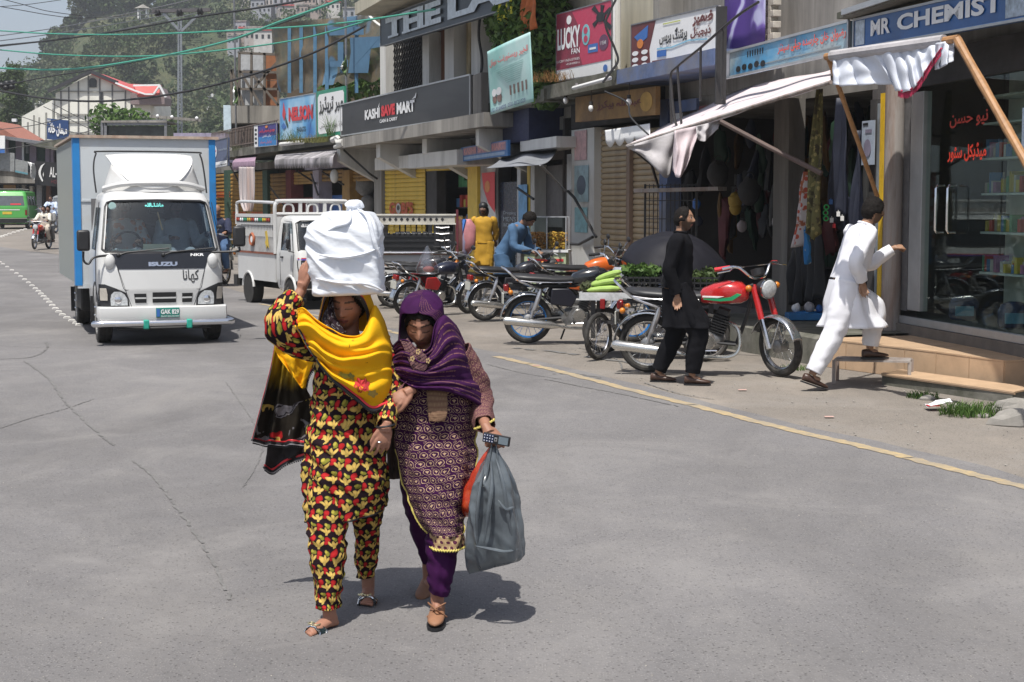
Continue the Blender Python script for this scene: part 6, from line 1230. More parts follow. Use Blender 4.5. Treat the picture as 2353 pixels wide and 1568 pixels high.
 mb=MB();mb.loft(rings,False);mb.build('kameez'if kameez else'shirt',cloth,t,solid=.004,ang=60)
 if collar:
  mb=MB();mb.tube([nk+up*.025+(ax*math.cos(a)*.062+fw*math.sin(a)*.062)for a in[2*PI*k/16 for k in range(16)]],.013,6,closed=True);mb.build('collar',collar,t)
 for s in(0,1):
  a,b,c=g_['sh'][s],g_['el'][s],g_['wr'][s];full=J.get('sleeve',1)
  pts=[a.lerp(mid,.2),a,a.lerp(b,.5),b,b.lerp(c,.5),b.lerp(c,.93)]if full else[a.lerp(mid,.25),a,a.lerp(b,.5),a.lerp(b,.85)]
  rs_=[.03,.070,.068,.064,.060,.050]if full else[.03,.076,.074,.072]
  limb(pts,rs_,34 if full else 18,20,.13,seed+s*3).build('sleeve',cloth,t,solid=.004,ang=60)
  if feet:
   k_=g_['kn'][s];h_=g_['hip'][s];a_=g_['an'][s];wl=1.0 if kameez else.82
   limb([h_+V(0,0,.05),h_.lerp(k_,.5),k_,k_.lerp(a_,.5),a_+(k_-a_).normalized()*.03],[.12*wl,.118*wl,.098*wl,.088*wl,.070*wl],40,22,.11,seed+7+s*5).build('trouser_leg',pants,t,solid=.004,ang=60)
   fd=V(*J['fd'][s])if'fd'in J else V(0,-1,0)
   if shoes:shoe(t,a_,fd,shoes,1)
 return t
def Jst(lean=0,step=0,armL=None,armR=None):
 return dict(pelvis=(0,0,.95),neck=(0,-.03-lean,1.47),head=(0,-.06-lean*1.3,1.62),sh=((-.19,-.02-lean*.9,1.41),(.19,-.02-lean*.9,1.41)),el=armL[0]if False else((-.25,.02-lean,1.13),(.25,.02-lean,1.13)),wr=((-.24,-.06-lean,.90),(.24,-.06-lean,.90)),hip=((-.09,0,.92),(.09,0,.92)),kn=((-.10,-.03-step*.5,.50),(.10,-.03+step*.4,.50)),an=((-.10,-step,.10),(.10,step,.10)))
MW,MB_,MBR=M('white_shalwar_cloth',(.74,.74,.78),.85,var=.04,sc=5,bp=.12,bsc=90),M('black_shalwar_cloth',(.009,.009,.011),.9,var=.2,sc=5,bp=.12,bsc=90,spec=.08),M('brown_leather',(.06,.03,.02),.4,var=.2,sc=12)
p=G(1556,884);J=Jst();J.update(sh=((-.22,-.02,1.42),(.22,-.02,1.42)),kn=((-.10,-.22,.52),(.10,.02,.50)),an=((-.10,-.16,.09),(.10,.19,.09)),el=((-.25,.06,1.14),(.25,-.02,1.13)),wr=((-.22,-.02,.88),(.23,-.10,.86)),hd=((0,-.1,-1),(.0,-.25,-1)),fd=((0,-1,0),(0,-1,0)))
person('man in a black shalwar kameez walking right in front of the red motorcycle',p+V(0,.1,0),math.radians(80),J,MB_,MB_,1.03,'receding',beard=.8,headrot=(0,0,math.radians(-8)),shoes=MBR,hold=(.3,.5),collar=MB_,hem=.56,skin=(.34,.19,.12),handn=((1,0,0),(-1,0,0)),fold=.12,vox=.006,hoff=.006)
p=G(1880,893);J=dict(pelvis=(0,-.14,.97),neck=(0,-.30,1.47),head=(.0,-.38,1.61),sh=((-.21,-.26,1.42),(.21,-.26,1.42)),el=((-.30,-.10,1.16),(.27,-.46,1.12)),wr=((-.22,-.20,.98),(.22,-.68,1.27)),hip=((-.10,-.12,.93),(.10,-.14,.93)),kn=((-.11,.02,.52),(.11,-.46,.72)),an=((-.11,.22,.14),(.11,-.42,.345)),fd=((0,-1,-.35),(0,-1,0)),hd=((0,-.2,-1),(0,-.9,.25)))
person('man in a white shalwar kameez stepping up to the chemist beside the rusty pillar',V(p.x+.12,p.y,p.z),math.radians(100),J,MW,MW,1.09,'short',beard=.7,headrot=(.1,0,.1),shoes=MBR,hold=(.3,.8),collar=MW,hem=.56,skin=(.32,.18,.11),handn=((1,0,0),(-.3,0,1)),fold=.10,vox=.006,hoff=.016)
p=G(1112,690);J=Jst();J.update(wr=((-.16,.10,.98),(.2,.12,1.0)),el=((-.23,.08,1.14),(.23,.08,1.16)))
m_must=M('mustard_cloth',(.48,.27,.02),.8,var=.08,sc=5,bp=.12,bsc=90)
t=person('man in a mustard shalwar kameez with a black cap standing by the yellow pillar',P(1112,476,31.5)+V(0,0,0),math.radians(-12),J,m_must,m_must,1.0,'long',beard=.75,skin=(.2,.11,.075),shoes=MBR,hem=.5,vox=.009,seed=3);t.location.z=g(31.5)+.12
mb=MB();mb.ball((0,-.05,1.68),(.093,.11,.085),16,10);mb.ball((0,.0,1.58),(.105,.085,.14),16,10);mb.build('black_headcloth',C_['blk'],t)
J=dict(pelvis=(0,.05,.95),neck=(0,-.26,1.42),head=(0,-.38,1.50),sh=((-.19,-.20,1.37),(.19,-.20,1.37)),el=((-.24,-.26,1.08),(.24,-.26,1.08)),wr=((-.12,-.50,1.0),(.12,-.50,1.0)),hip=((-.09,.05,.92),(.09,.05,.92)),kn=((-.11,-.05,.50),(.11,.0,.50)),an=((-.11,.05,.09),(.11,.12,.09)))
m_blue=M('steel_blue_cloth',(.055,.12,.22),.85,var=.08,sc=5,bp=.12,bsc=90)
p=G(1165,730);person('man in a steel blue shalwar kameez bending over a parked motorcycle',V(p.x,p.y+.3,p.z),math.radians(62),J,m_blue,m_blue,1.06,'short',beard=.4,headrot=(.9,0,0),shoes=MBR,hem=.45,vox=.009,hold=(.9,.9),seed=5,hoff=.014)
m_wp=M('white_vehicle_paint',(.58,.58,.57),.35,var=.04,sc=2,dirt=.12,dcol=(.42,.40,.36),coat=.5)
m_rub,m_blkp,m_chr=M('tyre_rubber',(.022,.021,.02),.85,var=.3,sc=10,dirt=.5,dcol=(.09,.08,.07)),M('black_plastic',(.018,.018,.02),.5,var=.2,sc=6),M('chrome',(.75,.75,.76),.15,metal=1,var=.02)
m_under=M('grimy_underbody',(.03,.028,.026),.9,var=.3,sc=4);m_lamp=M('lamp_glass',(.55,.57,.58),.12,var=.25,sc=40,coat=.6);m_amb,m_tail=M('amber_lens',(.55,.18,.02),.25),M('red_lens',(.22,.008,.008),.25)
gws=glass('windscreen_glass',(.72,.78,.80),.02,.93);m_steelw=M('wheel_steel',(.30,.29,.27),.5,metal=.6,var=.2,sc=8)
def tab(t,z):
 for(a,*va),(b,*vb)in zip(t,t[1:]):
  if z<=b:k=max(0,(z-a)/(b-a));return[lerp(p,q,k)for p,q in zip(va,vb)]
 return list(t[-1][1:])
class Cab:
 """rounded cab shell: profile table rows (z, half width, front y), flat back at yb, front faces -Y"""
 def __init__(s,prof,yb,r=.16,crown=.06):s.t,s.yb,s.r,s.cr=prof,yb,r,crown
 def front(s,x,z):
  hw,yf=tab(s.t,z);ax=min(abs(x),hw);r=s.r;y=yf+s.cr*(ax/hw)**2
  if ax>hw-r:y+=r*(1-math.sqrt(max(0,1-((ax-(hw-r))/r)**2)))
  return y
 def shell(s,win=None,side=None,nz=40):
  z0,z1=s.t[0][0],s.t[-1][0];zs=sorted(set([q[0]for q in s.t]+[lerp(z0,z1,k/nz)for k in range(nz+1)]+(list(win[1:3])if win else[])+(list(side[2:4])if side else[])))
  fx=[k/14 for k in range(15)];fx=sorted(set(fx[:13]+[win[0]if win else.9]+[.93,.955,.975,.99,1.0]));xs=[-f for f in fx[::-1]]+fx[1:]
  ys=sorted(set([0,.12,.3,.5,.7,.9,1.0]+(list(side[:2])if side else[])));mb=MB();rows=[]
  for z in zs:
   hw,yf=tab(s.t,z);row=[V(f*hw,s.front(f*hw,z),z)for f in xs];e=row[-1].y
   row+=[V(hw,lerp(e,s.yb,f),z)for f in ys[1:]];row+=[V(-hw,lerp(e,s.yb,f),z)for f in ys[:0:-1]];rows.append(row)
  n=len(rows[0]);nf=len(xs);mb.v=[p for r_ in rows for p in r_]
  for j in range(len(zs)-1):
   zm=(zs[j]+zs[j+1])/2
   for i in range(n):
    l=(i+1)%n
    if i<nf-1:
     xm=(xs[i]+xs[i+1])/2
     if win and abs(xm)<win[0]and win[1]<zm<win[2]:continue
    elif side and side[2]<zm<side[3]:
     q=i-(nf-1)
     if q<len(ys)-1:fm=(ys[q]+ys[q+1])/2
     elif q==len(ys)-1:fm=9
     else:q=n-1-i;fm=(ys[q]+ys[q+1])/2
     if side[0]<fm<side[1]:continue
    mb.f.append((j*n+i,j*n+l,(j+1)*n+l,(j+1)*n+i))
  mb.f.append(tuple((len(zs)-1)*n+k for k in range(n)));return mb
 def patch(s,rows,off=.006,nx=14,th=.004):
  """panel following the front: rows of (z, x_left, x_right)"""
  mb=MB();C=rows;vs=[];fs=[]
  for z,a,b in C:
   for i in range(nx+1):x=lerp(a,b,i/nx);vs.append(V(x,s.front(x,z)-off,z))
  q=nx+1
  for j in range(len(C)-1):
   for i in range(nx):fs.append((j*q+i,j*q+i+1,(j+1)*q+i+1,(j+1)*q+i))
  n=len(vs);mb.add(vs+[v+V(0,th,0)for v in vs],fs+[tuple(i+n for i in f[::-1])for f in fs]);return mb
 def line(s,pts,r=.008,off=.004):mb=MB();return mb.tube([V(x,s.front(x,z)-off,z)for x,z in pts],r,6)
def dense(rows,k=6):
 out=[]
 for a,b in zip(rows,rows[1:]):out+=[tuple(lerp(p,q,i/k)for p,q in zip(a,b))for i in range(k)]
 return out+[rows[-1]]
def wheel(t,c,r,w_,steer=0,name='wheel'):
 """road wheel with tyre, rim and hub; axle along X"""
 e=bpy.data.objects.new(name,None);COL.objects.link(e);e.parent=t;e.location=c;e.rotation_euler=(0,0,steer);e.empty_display_size=.1;KIDS.setdefault(t.name,[]).append(e)
 mb=MB();n=30;prof=[(-w_/2*.8,r*.68),(-w_/2,r*.8),(-w_/2*.96,r*.93),(-w_/2*.8,r*.99),(-w_*.05,r),(0,r*.985),(w_*.05,r),(w_/2*.8,r*.99),(w_/2*.96,r*.93),(w_/2,r*.8),(w_/2*.8,r*.68)]
 rg=[[V(x,math.cos(a)*q,math.sin(a)*q)for x,q in prof]for a in[2*PI*k/n for k in range(n)]];m_=len(prof);mb.add([p for g_ in rg for p in g_],[(i*m_+k,i*m_+k+1,((i+1)%n)*m_+k+1,((i+1)%n)*m_+k)for i in range(n)for k in range(m_-1)]);mb.build('tyre',m_rub,e)
 mb=MB()
 for s in(-1,1):mb.tube([(s*w_*.36,0,0),(s*w_*.38,0,0)],[r*.70,r*.70],24);mb.torus((s*w_*.4,0,0),r*.66,r*.05,'x',24,6);mb.tube([(s*w_*.36,0,0),(s*w_*.5,0,0)],[r*.28,r*.2],12)
 mb.build('rim',m_steelw,e);mb=MB()
 for k in range(6):a=k*PI/3;[mb.ball((s*w_*.5,math.cos(a)*r*.36,math.sin(a)*r*.36),r*.05,6,4)for s in(-1,1)]
 tag(mb.build('wheel_nut',m_chr,e),kind='stuff');return e
def part(t,name,mat,mb,**k):return mb.build(name,mat,t,**k)
q=G(361,794);TR=T('box_truck','white box truck with a blue-edged cargo box and roof wind deflector driving towards us','truck',(q.x+.06,q.y+.15,q.z),math.radians(19.5))
cb=Cab([(.36,.78,.10),(.50,.80,.04),(.72,.81,.02),(.98,.81,.045),(1.18,.80,.10),(1.22,.795,.125),(1.50,.755,.26),(1.78,.715,.41),(1.88,.70,.47),(1.95,.67,.54),(2.0,.60,.66),(2.02,.5,.8)],1.62,.17,.07)
part(TR,'cab',m_wp,cb.shell((.90,1.215,1.86),(.12,.7,1.22,1.78)),ang=50)
part(TR,'windscreen',gws,cb.patch(dense([(1.215,-.735,.735),(1.80,-.655,.655),(1.855,-.62,.62)]),-.012,20));
bd=[(-.74,1.24),(-.665,1.79),(-.64,1.84),(-.57,1.865),(0,1.875),(.57,1.865),(.64,1.84),(.665,1.79),(.74,1.24),(.70,1.205),(0,1.195),(-.70,1.205),(-.74,1.24)]
part(TR,'windscreen_seal',m_blkp,cb.line([tuple(lerp(a,b,k/8)for a,b in zip(p,q_))for p,q_ in zip(bd,bd[1:])for k in range(8)],.016,-.002))
part(TR,'black_band',M('gloss_black_panel',(.012,.012,.014),.2,var=.1,coat=.5),cb.patch(dense([(.985,-.565,.555),(1.08,-.60,.59),(1.16,-.64,.63),(1.195,-.66,.66)]),.008,18))
part(TR,'bonnet_seam',m_blkp,cb.line([(-.565,.985),(-.50,.74),(-.48,.715),(.48,.715),(.50,.74),(.555,.985)],.004,.001))
part(TR,'corner_seam',m_blkp,cb.line([(-.62,1.16),(-.56,.99),(-.47,.70),(-.40,.50)],.004,.001));part(TR,'corner_seam',m_blkp,cb.line([(.62,1.16),(.555,.99),(.47,.70),(.40,.50)],.004,.001))
for s in(-1,1):
 f=lambda z,a,b:(z,min(s*a,s*b),max(s*a,s*b))
 part(TR,'headlight_housing',m_blkp,cb.patch(dense([f(.50,.425,.785),f(.60,.44,.80),f(.68,.47,.805),f(.74,.60,.80),f(.79,.73,.80)]),.006,16))
 h=part(TR,'headlight',m_lamp,cb.patch(dense([f(.515,.45,.66),f(.60,.455,.665),f(.66,.49,.655),f(.695,.54,.62)]),.022,12));part(h,'reflector',m_chr,MB().tube([(s*.565,cb.front(s*.565,.6)-.02,.59),(s*.565,cb.front(s*.565,.6)-.032,.59)],[.05,.03],16))
 part(TR,'indicator',M('pale_lens',(.5,.46,.40),.2,coat=.5),cb.patch(dense([f(.58,.70,.785),f(.66,.70,.79),f(.74,.715,.79)]),.02,6))
 part(TR,'fog_light',m_lamp,MB().box((s*.55,.0,.41),(.17,.04,.065)),bevel=.008)
 part(TR,'fog_surround',m_blkp,MB().box((s*.55,.01,.41),(.21,.035,.10)),bevel=.01)
 part(TR,'air_inlet',m_blkp,MB().prism([(s*.17,.46),(s*.40,.47),(s*.34,.35),(s*.18,.355)],-.02,.02));part(TR,'door_seam',m_blkp,MB().tube([(s*.818,.38,.55),(s*.818,.36,1.18),(s*.735,.62,1.85)],.005,4))
 part(TR,'side_window',gws,MB().quad(*[V(s*hw,y,z)for hw,y,z in((.79,.42,1.22),(.79,1.2,1.22),(.725,1.25,1.78),(.725,.62,1.78))]),solid=.004)
 mx=s*(.99 if s<0 else 1.0);part(TR,'mirror',m_blkp,MB().box((mx,.02,1.36 if s<0 else 1.40),(.165,.07,.27)),bevel=.03)
 pts=[(mx,.04,1.22),(mx,.03,1.10),(s*.93,.03,1.06),(s*.86,.05,1.14),(s*.66,cb.front(.66,1.17)-.0,1.165)]if s<0 else[(mx,.04,1.26),(mx,.03,1.21),(s*.9,.04,1.20),(s*.66,cb.front(.66,1.19),1.19)]
 part(TR,'mirror_arm',m_blkp,MB().tube(curve(pts,14),.016,6));part(TR,'mirror_bracket',m_wp,MB().ball((s*.66,cb.front(.66,1.07)-.02,1.08),(.07,.05,.10),12,8))
part(TR,'grille_recess',m_wp,cb.patch(dense([(.50,-.36,.36),(.58,-.40,.40),(.685,-.45,.45)]),.004,16))
for a,b,c,d in((-.355,-.215,.545,.665),(-.135,.165,.545,.68),(.245,.37,.545,.665)):
 part(TR,'grille_opening',M('dark_mesh',(.01,.01,.011),.7),cb.patch([(c,a,b),(d,a-(.015 if a<-.2 else 0),b+(.015 if b>.2 else 0))],.012,6));part(TR,'grille_bar',m_wp,cb.patch([(.598,a,b),(.618,a,b)],.024,6,.01))
part(TR,'lower_gap',m_blkp,cb.patch([(.475,-.78,.78),(.50,-.78,.78)],.0,20))
mb=MB();rr=[];
for x,k in[(-.83,.09),(-.81,.04),(-.7,.01),(-.4,-.01),(0,-.02),(.4,-.01),(.7,.01),(.81,.04),(.83,.09)]:rr.append([V(x,k-.03,.30),V(x,k-.045,.38),V(x,k-.03,.485),V(x,k+.0,.50),V(x,k+.16,.50),V(x,k+.16,.28)])
part(TR,'bumper',m_wp,mb.loft(rr),ang=40)
part(TR,'bumper_bar',m_chr,MB().tube(curve([(-.80,.16,.27),(-.86,.05,.28),(-.80,-.08,.29),(0,-.13,.29),(.80,-.08,.29),(.85,-.02,.30),(.84,.14,.30)],30),.042,12));part(TR,'bar_lower',m_blkp,MB().tube([(-.6,-.04,.22),(.6,-.04,.22)],.02,6))
for x in(-.24,.31):part(TR,'green_strap',M('green_rag',(.02,.30,.22),.7),MB().box((x,-.125,.275),(.075,.10,.12)),bevel=.015)
pl=part(TR,'number_plate',M('green_plate',(.02,.22,.17),.45),MB().box((.045,-.06,.42),(.30,.015,.125)),bevel=.004)
fr=Frame(V(-.105,-.07,.357),V(.195,-.07,.357),V(-.105,-.07,.483));ftext(fr,'GAK 829',.2,.97,.34,.84,C_['wht'],pl,d=.004,bold=.03,W=False);ftext(fr,'GILGIT-BALTISTAN',.2,.97,.06,.22,C_['wht'],pl,d=.004,W=False)
mb_=MB();mb_.add([fr.pt(.02,.1,.004),fr.pt(.16,.1,.004),fr.pt(.16,.9,.004),fr.pt(.02,.9,.004)],[(0,1,2,3)]);mb_.build('plate_emblem',C_['blue'],pl,False)
def ctext(body,x0,x1,z0,z1,mat,name='lettering',off=.014,bold=.02,shear=0,par=TR,cab=cb):
 vs,fs,a0,a1,b0,b1=textmesh(body,bold);mb=MB()
 for v in vs:
  x=x0+(v.x-a0)/(a1-a0)*(x1-x0);z=z0+(v.y-b0)/(b1-b0)*(z1-z0);x+=shear*(z-z0);mb.v.append(tuple(V(x,cab.front(x,z)-off-v.z*.002,z)))
 mb.f=list(fs);return mb.build(name,mat,par,False)
ctext('ISUZU',-.175,.195,1.02,1.075,m_chr,'maker_lettering',.016,.06);ctext('NKR',.37,.55,1.145,1.18,C_['wht'],'model_lettering',.016,.04,.1);ctext(ur('کھانا'),.26,.47,.80,.97,C_['blk'],'urdu_lettering',.006,.01);ctext(ur('ماشاءاللہ'),-.165,.075,1.785,1.84,M('turquoise_film',(.12,.62,.58),.5,emit=.15),'windscreen_lettering',-.004,.03)  # turquoise windscreen lettering is given a faint glow of its own
mb=MB();mb.tube([V(-.58,cb.front(-.58,1.80)+.0,1.80),V(-.58,cb.front(-.58,1.80)-.004,1.80)],[.05,.05],16);part(TR,'windscreen_sticker',M('pale_teal_sticker',(.4,.58,.56),.5),mb)
for x0,x1 in((-.55,-.10),(.02,.48)):part(TR,'wiper',m_blkp,MB().tube([V(x0,cb.front(x0,1.17)-.03,1.165),V(x0+.1,cb.front(x0,1.2)-.03,1.20),V(x1+.2,cb.front(x1,1.245)-.025,1.25)],.009,5));part(TR,'wiper_hub',m_blkp,MB().ball(V(x0,cb.front(x0,1.17)-.02,1.165),.028,8,6))
part(TR,'cabin_floor',m_under,MB().b2((-.76,.2,.8),(.76,1.58,.95)));part(TR,'cabin_back',M('cabin_grey',(.12,.12,.125),.8),MB().b2((-.76,1.54,.95),(.76,1.6,1.9)));part(TR,'dashboard',M('dash_grey',(.08,.08,.085),.7),MB().b2((-.74,.2,.96),(.74,.48,1.19)),bevel=.03)
part(TR,'seat_back',m_blkp,MB().b2((-.7,1.2,.95),(.7,1.34,1.55)),bevel=.05);part(TR,'steering_wheel',m_blkp,MB().torus((-.38,.56,1.27),.19,.014,'y',24,6).xf(Matrix.Translation((0,0,0))));part(TR,'rear_view_mirror',m_blkp,MB().box((0,.52,1.73),(.22,.04,.07)),bevel=.015)
part(TR,'dash_papers',M('cream_paper',(.62,.60,.45),.7),MB().box((-.03,.30,1.25),(.36,.06,.10)));part(TR,'dash_cloth',spotmat('green_red_cloth',(.30,.42,.38),(.5,.15,.12),30,.3),MB().box((-.40,.28,1.215),(.42,.12,.04)));part(TR,'hanging_beads',M('beads',(.5,.35,.2),.5),MB().tube([(0,.45,1.72),(.03,.45,1.6),(.06,.45,1.48)],.010,5))
def dfl(u,v):x=(u-.5)*2;zb=2.03+.33*abs(x)**2.6;zt=2.50-.02*abs(x)**4;hw=lerp(.53,.58,v);return V(x*hw,lerp(.60,1.15,v)+.34*abs(x)**2.4*(1-.5*v)-.07*math.sin(v*PI),lerp(zb,zt,v))
mb=MB();mb.grid(dfl,30,12);part(TR,'wind_deflector',M('deflector_white',(.84,.84,.82),.28,var=.02,coat=.4,dirt=.04),mb,solid=.02)
mb=MB();mb.grid(lambda u,v:dfl(u,0).lerp(V((u-.5)*2*.66,dfl(u,0).y-.02+.1*abs(u-.5),1.98),1-v)+V(0,.015,0),30,6);part(TR,'deflector_base',m_wp,mb,solid=.015)
part(TR,'roof_ridge',m_wp,MB().tube(curve([(-.66,.80,2.03),(-.4,.66,2.09),(0,.62,2.10),(.4,.66,2.09),(.66,.80,2.03)],16),.035,8));part(TR,'deflector_rod',m_blkp,MB().tube(curve([(-.72,1.2,1.98),(-.74,1.3,2.3),(-.70,1.35,2.50),(-.6,1.36,2.54),(.6,1.36,2.54),(.70,1.35,2.50),(.74,1.3,2.3),(.76,1.2,1.98)],40),.012,6))
m_side=M('galvanised_side',(.27,.30,.32),.5,metal=.3,var=.3,sc=1.6,dirt=.5,dcol=(.5,.47,.30),streak=True);m_bl=M('blue_edge_paint',(.02,.20,.50),.45,var=.1,sc=3,dirt=.15,dcol=(.05,.08,.12));m_boxf=M('box_front_paint',(.52,.55,.57),.45,var=.05,sc=1.5,dirt=.2,dcol=(.4,.36,.28))
bx0,bx1,by0,by1,bz0,bz1=-.97,.97,1.76,5.5,.72,2.74
part(TR,'cargo_front',m_boxf,MB().b2((bx0+.07,by0+.01,bz0),(bx1-.07,by0+.05,bz1)),smooth=False);part(TR,'cargo_body',m_side,MB().b2((bx0+.02,by0+.06,bz0),(bx1-.02,by1,bz1-.01)),smooth=False)
for s in(-1,1):
 part(TR,'corner_post',m_bl,MB().b2((s*.97,by0-.005,bz0-.02),(s*.885,by0+.055,bz1)),smooth=False);part(TR,'side_edge',m_bl,MB().b2((s*.978,by0+.0,bz0-.02),(s*.955,by0+.20,bz1)),smooth=False)
 rib=None
 for k in range(24):
  y=by0+.28+k*.145
  if rib is None:rib=part(TR,'side_rib',m_side,MB().b2((s*.952,y,bz0+.01),(s*.972,y+.07,bz1-.04)),smooth=False);y00=y
  else:o=rib.copy();COL.objects.link(o);KIDS[TR.name].append(o);o.location=(0,y-y00,0)
m_rim=M('rusty_cream_rim',(.42,.34,.27),.8,var=.35,sc=8,dirt=.4,dcol=(.3,.12,.07));part(TR,'roof_rim',m_rim,MB().b2((-1.02,by0-.03,bz1-.005),(1.02,by0+.03,bz1+.035)),smooth=False);part(TR,'roof',m_rim,MB().b2((-1.0,by0+.03,bz1-.002),(1.0,by1+.04,bz1+.03)),smooth=False);part(TR,'front_seam',m_boxf,MB().b2((-.88,by0-.004,1.86),(.88,by0+.01,1.885)))
part(TR,'bottom_rail',m_boxf,MB().b2((bx0+.02,by0+.0,bz0-.06),(bx1-.02,by0+.05,bz0-.002)))
part(TR,'chassis',m_under,MB().b2((-.42,.3,.42),(.42,5.3,.66)));part(TR,'engine_block',m_under,MB().b2((-.6,.25,.30),(.6,1.5,.8)));part(TR,'fuel_tank',m_under,MB().b2((-.88,2.2,.32),(-.5,3.0,.68)),bevel=.03);part(TR,'axle',m_under,MB().cyl((-.75,.62,.35),(.75,.62,.35),.05));part(TR,'axle',m_under,MB().cyl((-.75,4.1,.37),(.75,4.1,.37),.07))
for s in(-1,1):
 wheel(TR,(s*.71,.62,.355),.355,.19);wheel(TR,(s*.72,4.1,.36),.36,.2);wheel(TR,(s*.50,4.1,.36),.36,.2);part(TR,'wheel_arch',m_blkp,MB().torus((s*.79,.62,.38),.41,.03,'x',20,6,0,PI));part(TR,'mud_flap',m_blkp,MB().box((s*.72,1.08,.42),(.24,.02,.34)));part(TR,'mud_flap',m_blkp,MB().box((s*.66,4.6,.36),(.4,.02,.38)))
 part(TR,'step',m_blkp,MB().box((s*.78,.2,.33),(.1,.3,.05)))
def seated(label,veh_t,loc,shirt,arm=((.0,-.35,.0),(.0,-.35,.0)),lift=1,hairk='short',beard=.5,scale=1,sl=.0,wr=None,pants=None,extra_rz=0,skin=(.24,.13,.09),legs=False,hr=(0,0,0),collar=None):
 L=wmat(veh_t)@V(*loc)if veh_t else V(*loc);rz=(veh_t.rotation_euler.z if veh_t else 0)+extra_rz
 J=dict(pelvis=(0,.02,.30),neck=(0,.04,.80),head=(0,.0,.95),sh=((-.19,.04,.74),(.19,.04,.74)),el=((-.27,-.12,.48),(.27,-.12,.48)),wr=wr or((-.16,-.40,.52),(.16,-.40,.52)),hip=((-.1,0,.28),(.1,0,.28)),kn=((-.14,-.42,.34),(.14,-.42,.34)),an=((-.14,-.44,-.04),(.14,-.44,-.04)))
 return person(label,L,rz,J,shirt,pants or MW,scale,hairk,beard=beard,vox=.011,kameez=False,shoes=MBR,hold=(.9,.9),skin=skin,headrot=hr,collar=collar)
m_oj=spotmat('orange_white_shirt',(.62,.55,.5),(.62,.22,.10),9,.42)
seated('truck driver in an orange and white shirt with a dark cap behind the steering wheel',TR,(-.38,1.0,.82),m_oj);seated('passenger in a white shirt sitting beside the truck driver',TR,(.32,1.05,.82),M('soft_white_shirt',(.45,.47,.5),.8),wr=((-.10,-.30,.55),(.38,-.35,.60)))
q=G(590,703);PK=T('white_pickup','small white pickup with a decorated high-railed bed behind the woman with the bundle','pickup',(0,0,0),math.radians(28.5))
fx=P(770,475,27.6);PK.location=(fx.x+.03,27.4,g(27.6))
cp=Cab([(.30,.62,.10),(.36,.66,.04),(.50,.69,.015),(.62,.695,.02),(.90,.695,.05),(1.0,.69,.09),(1.04,.685,.11),(1.30,.65,.25),(1.52,.61,.37),(1.58,.585,.42),(1.62,.54,.50),(1.635,.45,.6)],1.10,.13,.05)
part(PK,'cab',m_wp,cp.shell((.90,1.035,1.53),(.12,.75,1.02,1.50)),ang=50);part(PK,'windscreen',gws,cp.patch(dense([(1.035,-.62,.62),(1.50,-.56,.56),(1.53,-.54,.54)]),-.01,16))
part(PK,'windscreen_seal',m_blkp,cp.line([tuple(lerp(a,b,k/6)for a,b in zip(p,q_))for p,q_ in zip([(-.63,1.03),(-.57,1.50),(-.5,1.54),(.5,1.54),(.57,1.50),(.63,1.03),(-.63,1.03)],[(-.57,1.50),(-.5,1.54),(.5,1.54),(.57,1.50),(.63,1.03),(-.63,1.03),(-.63,1.03)])for k in range(6)],.012,0))
part(PK,'grille_band',m_blkp,cp.patch(dense([(.61,-.66,.66),(.75,-.67,.67),(.86,-.67,.67)]),.006,18));part(PK,'stripe',M('blue_red_stripe',(.15,.08,.5),.4),cp.patch([(.865,-.66,.66),(.885,-.66,.66)],.008,16));part(PK,'stripe',C_['red'],cp.patch([(.89,-.66,.66),(.905,-.66,.66)],.008,16));part(PK,'bumper',m_blkp,cp.patch(dense([(.30,-.66,.66),(.42,-.70,.70),(.50,-.69,.69)]),.05,18,.05));part(PK,'bumper_rail',m_chr,cp.patch([(.35,-.62,.62),(.37,-.62,.62)],.06,14))
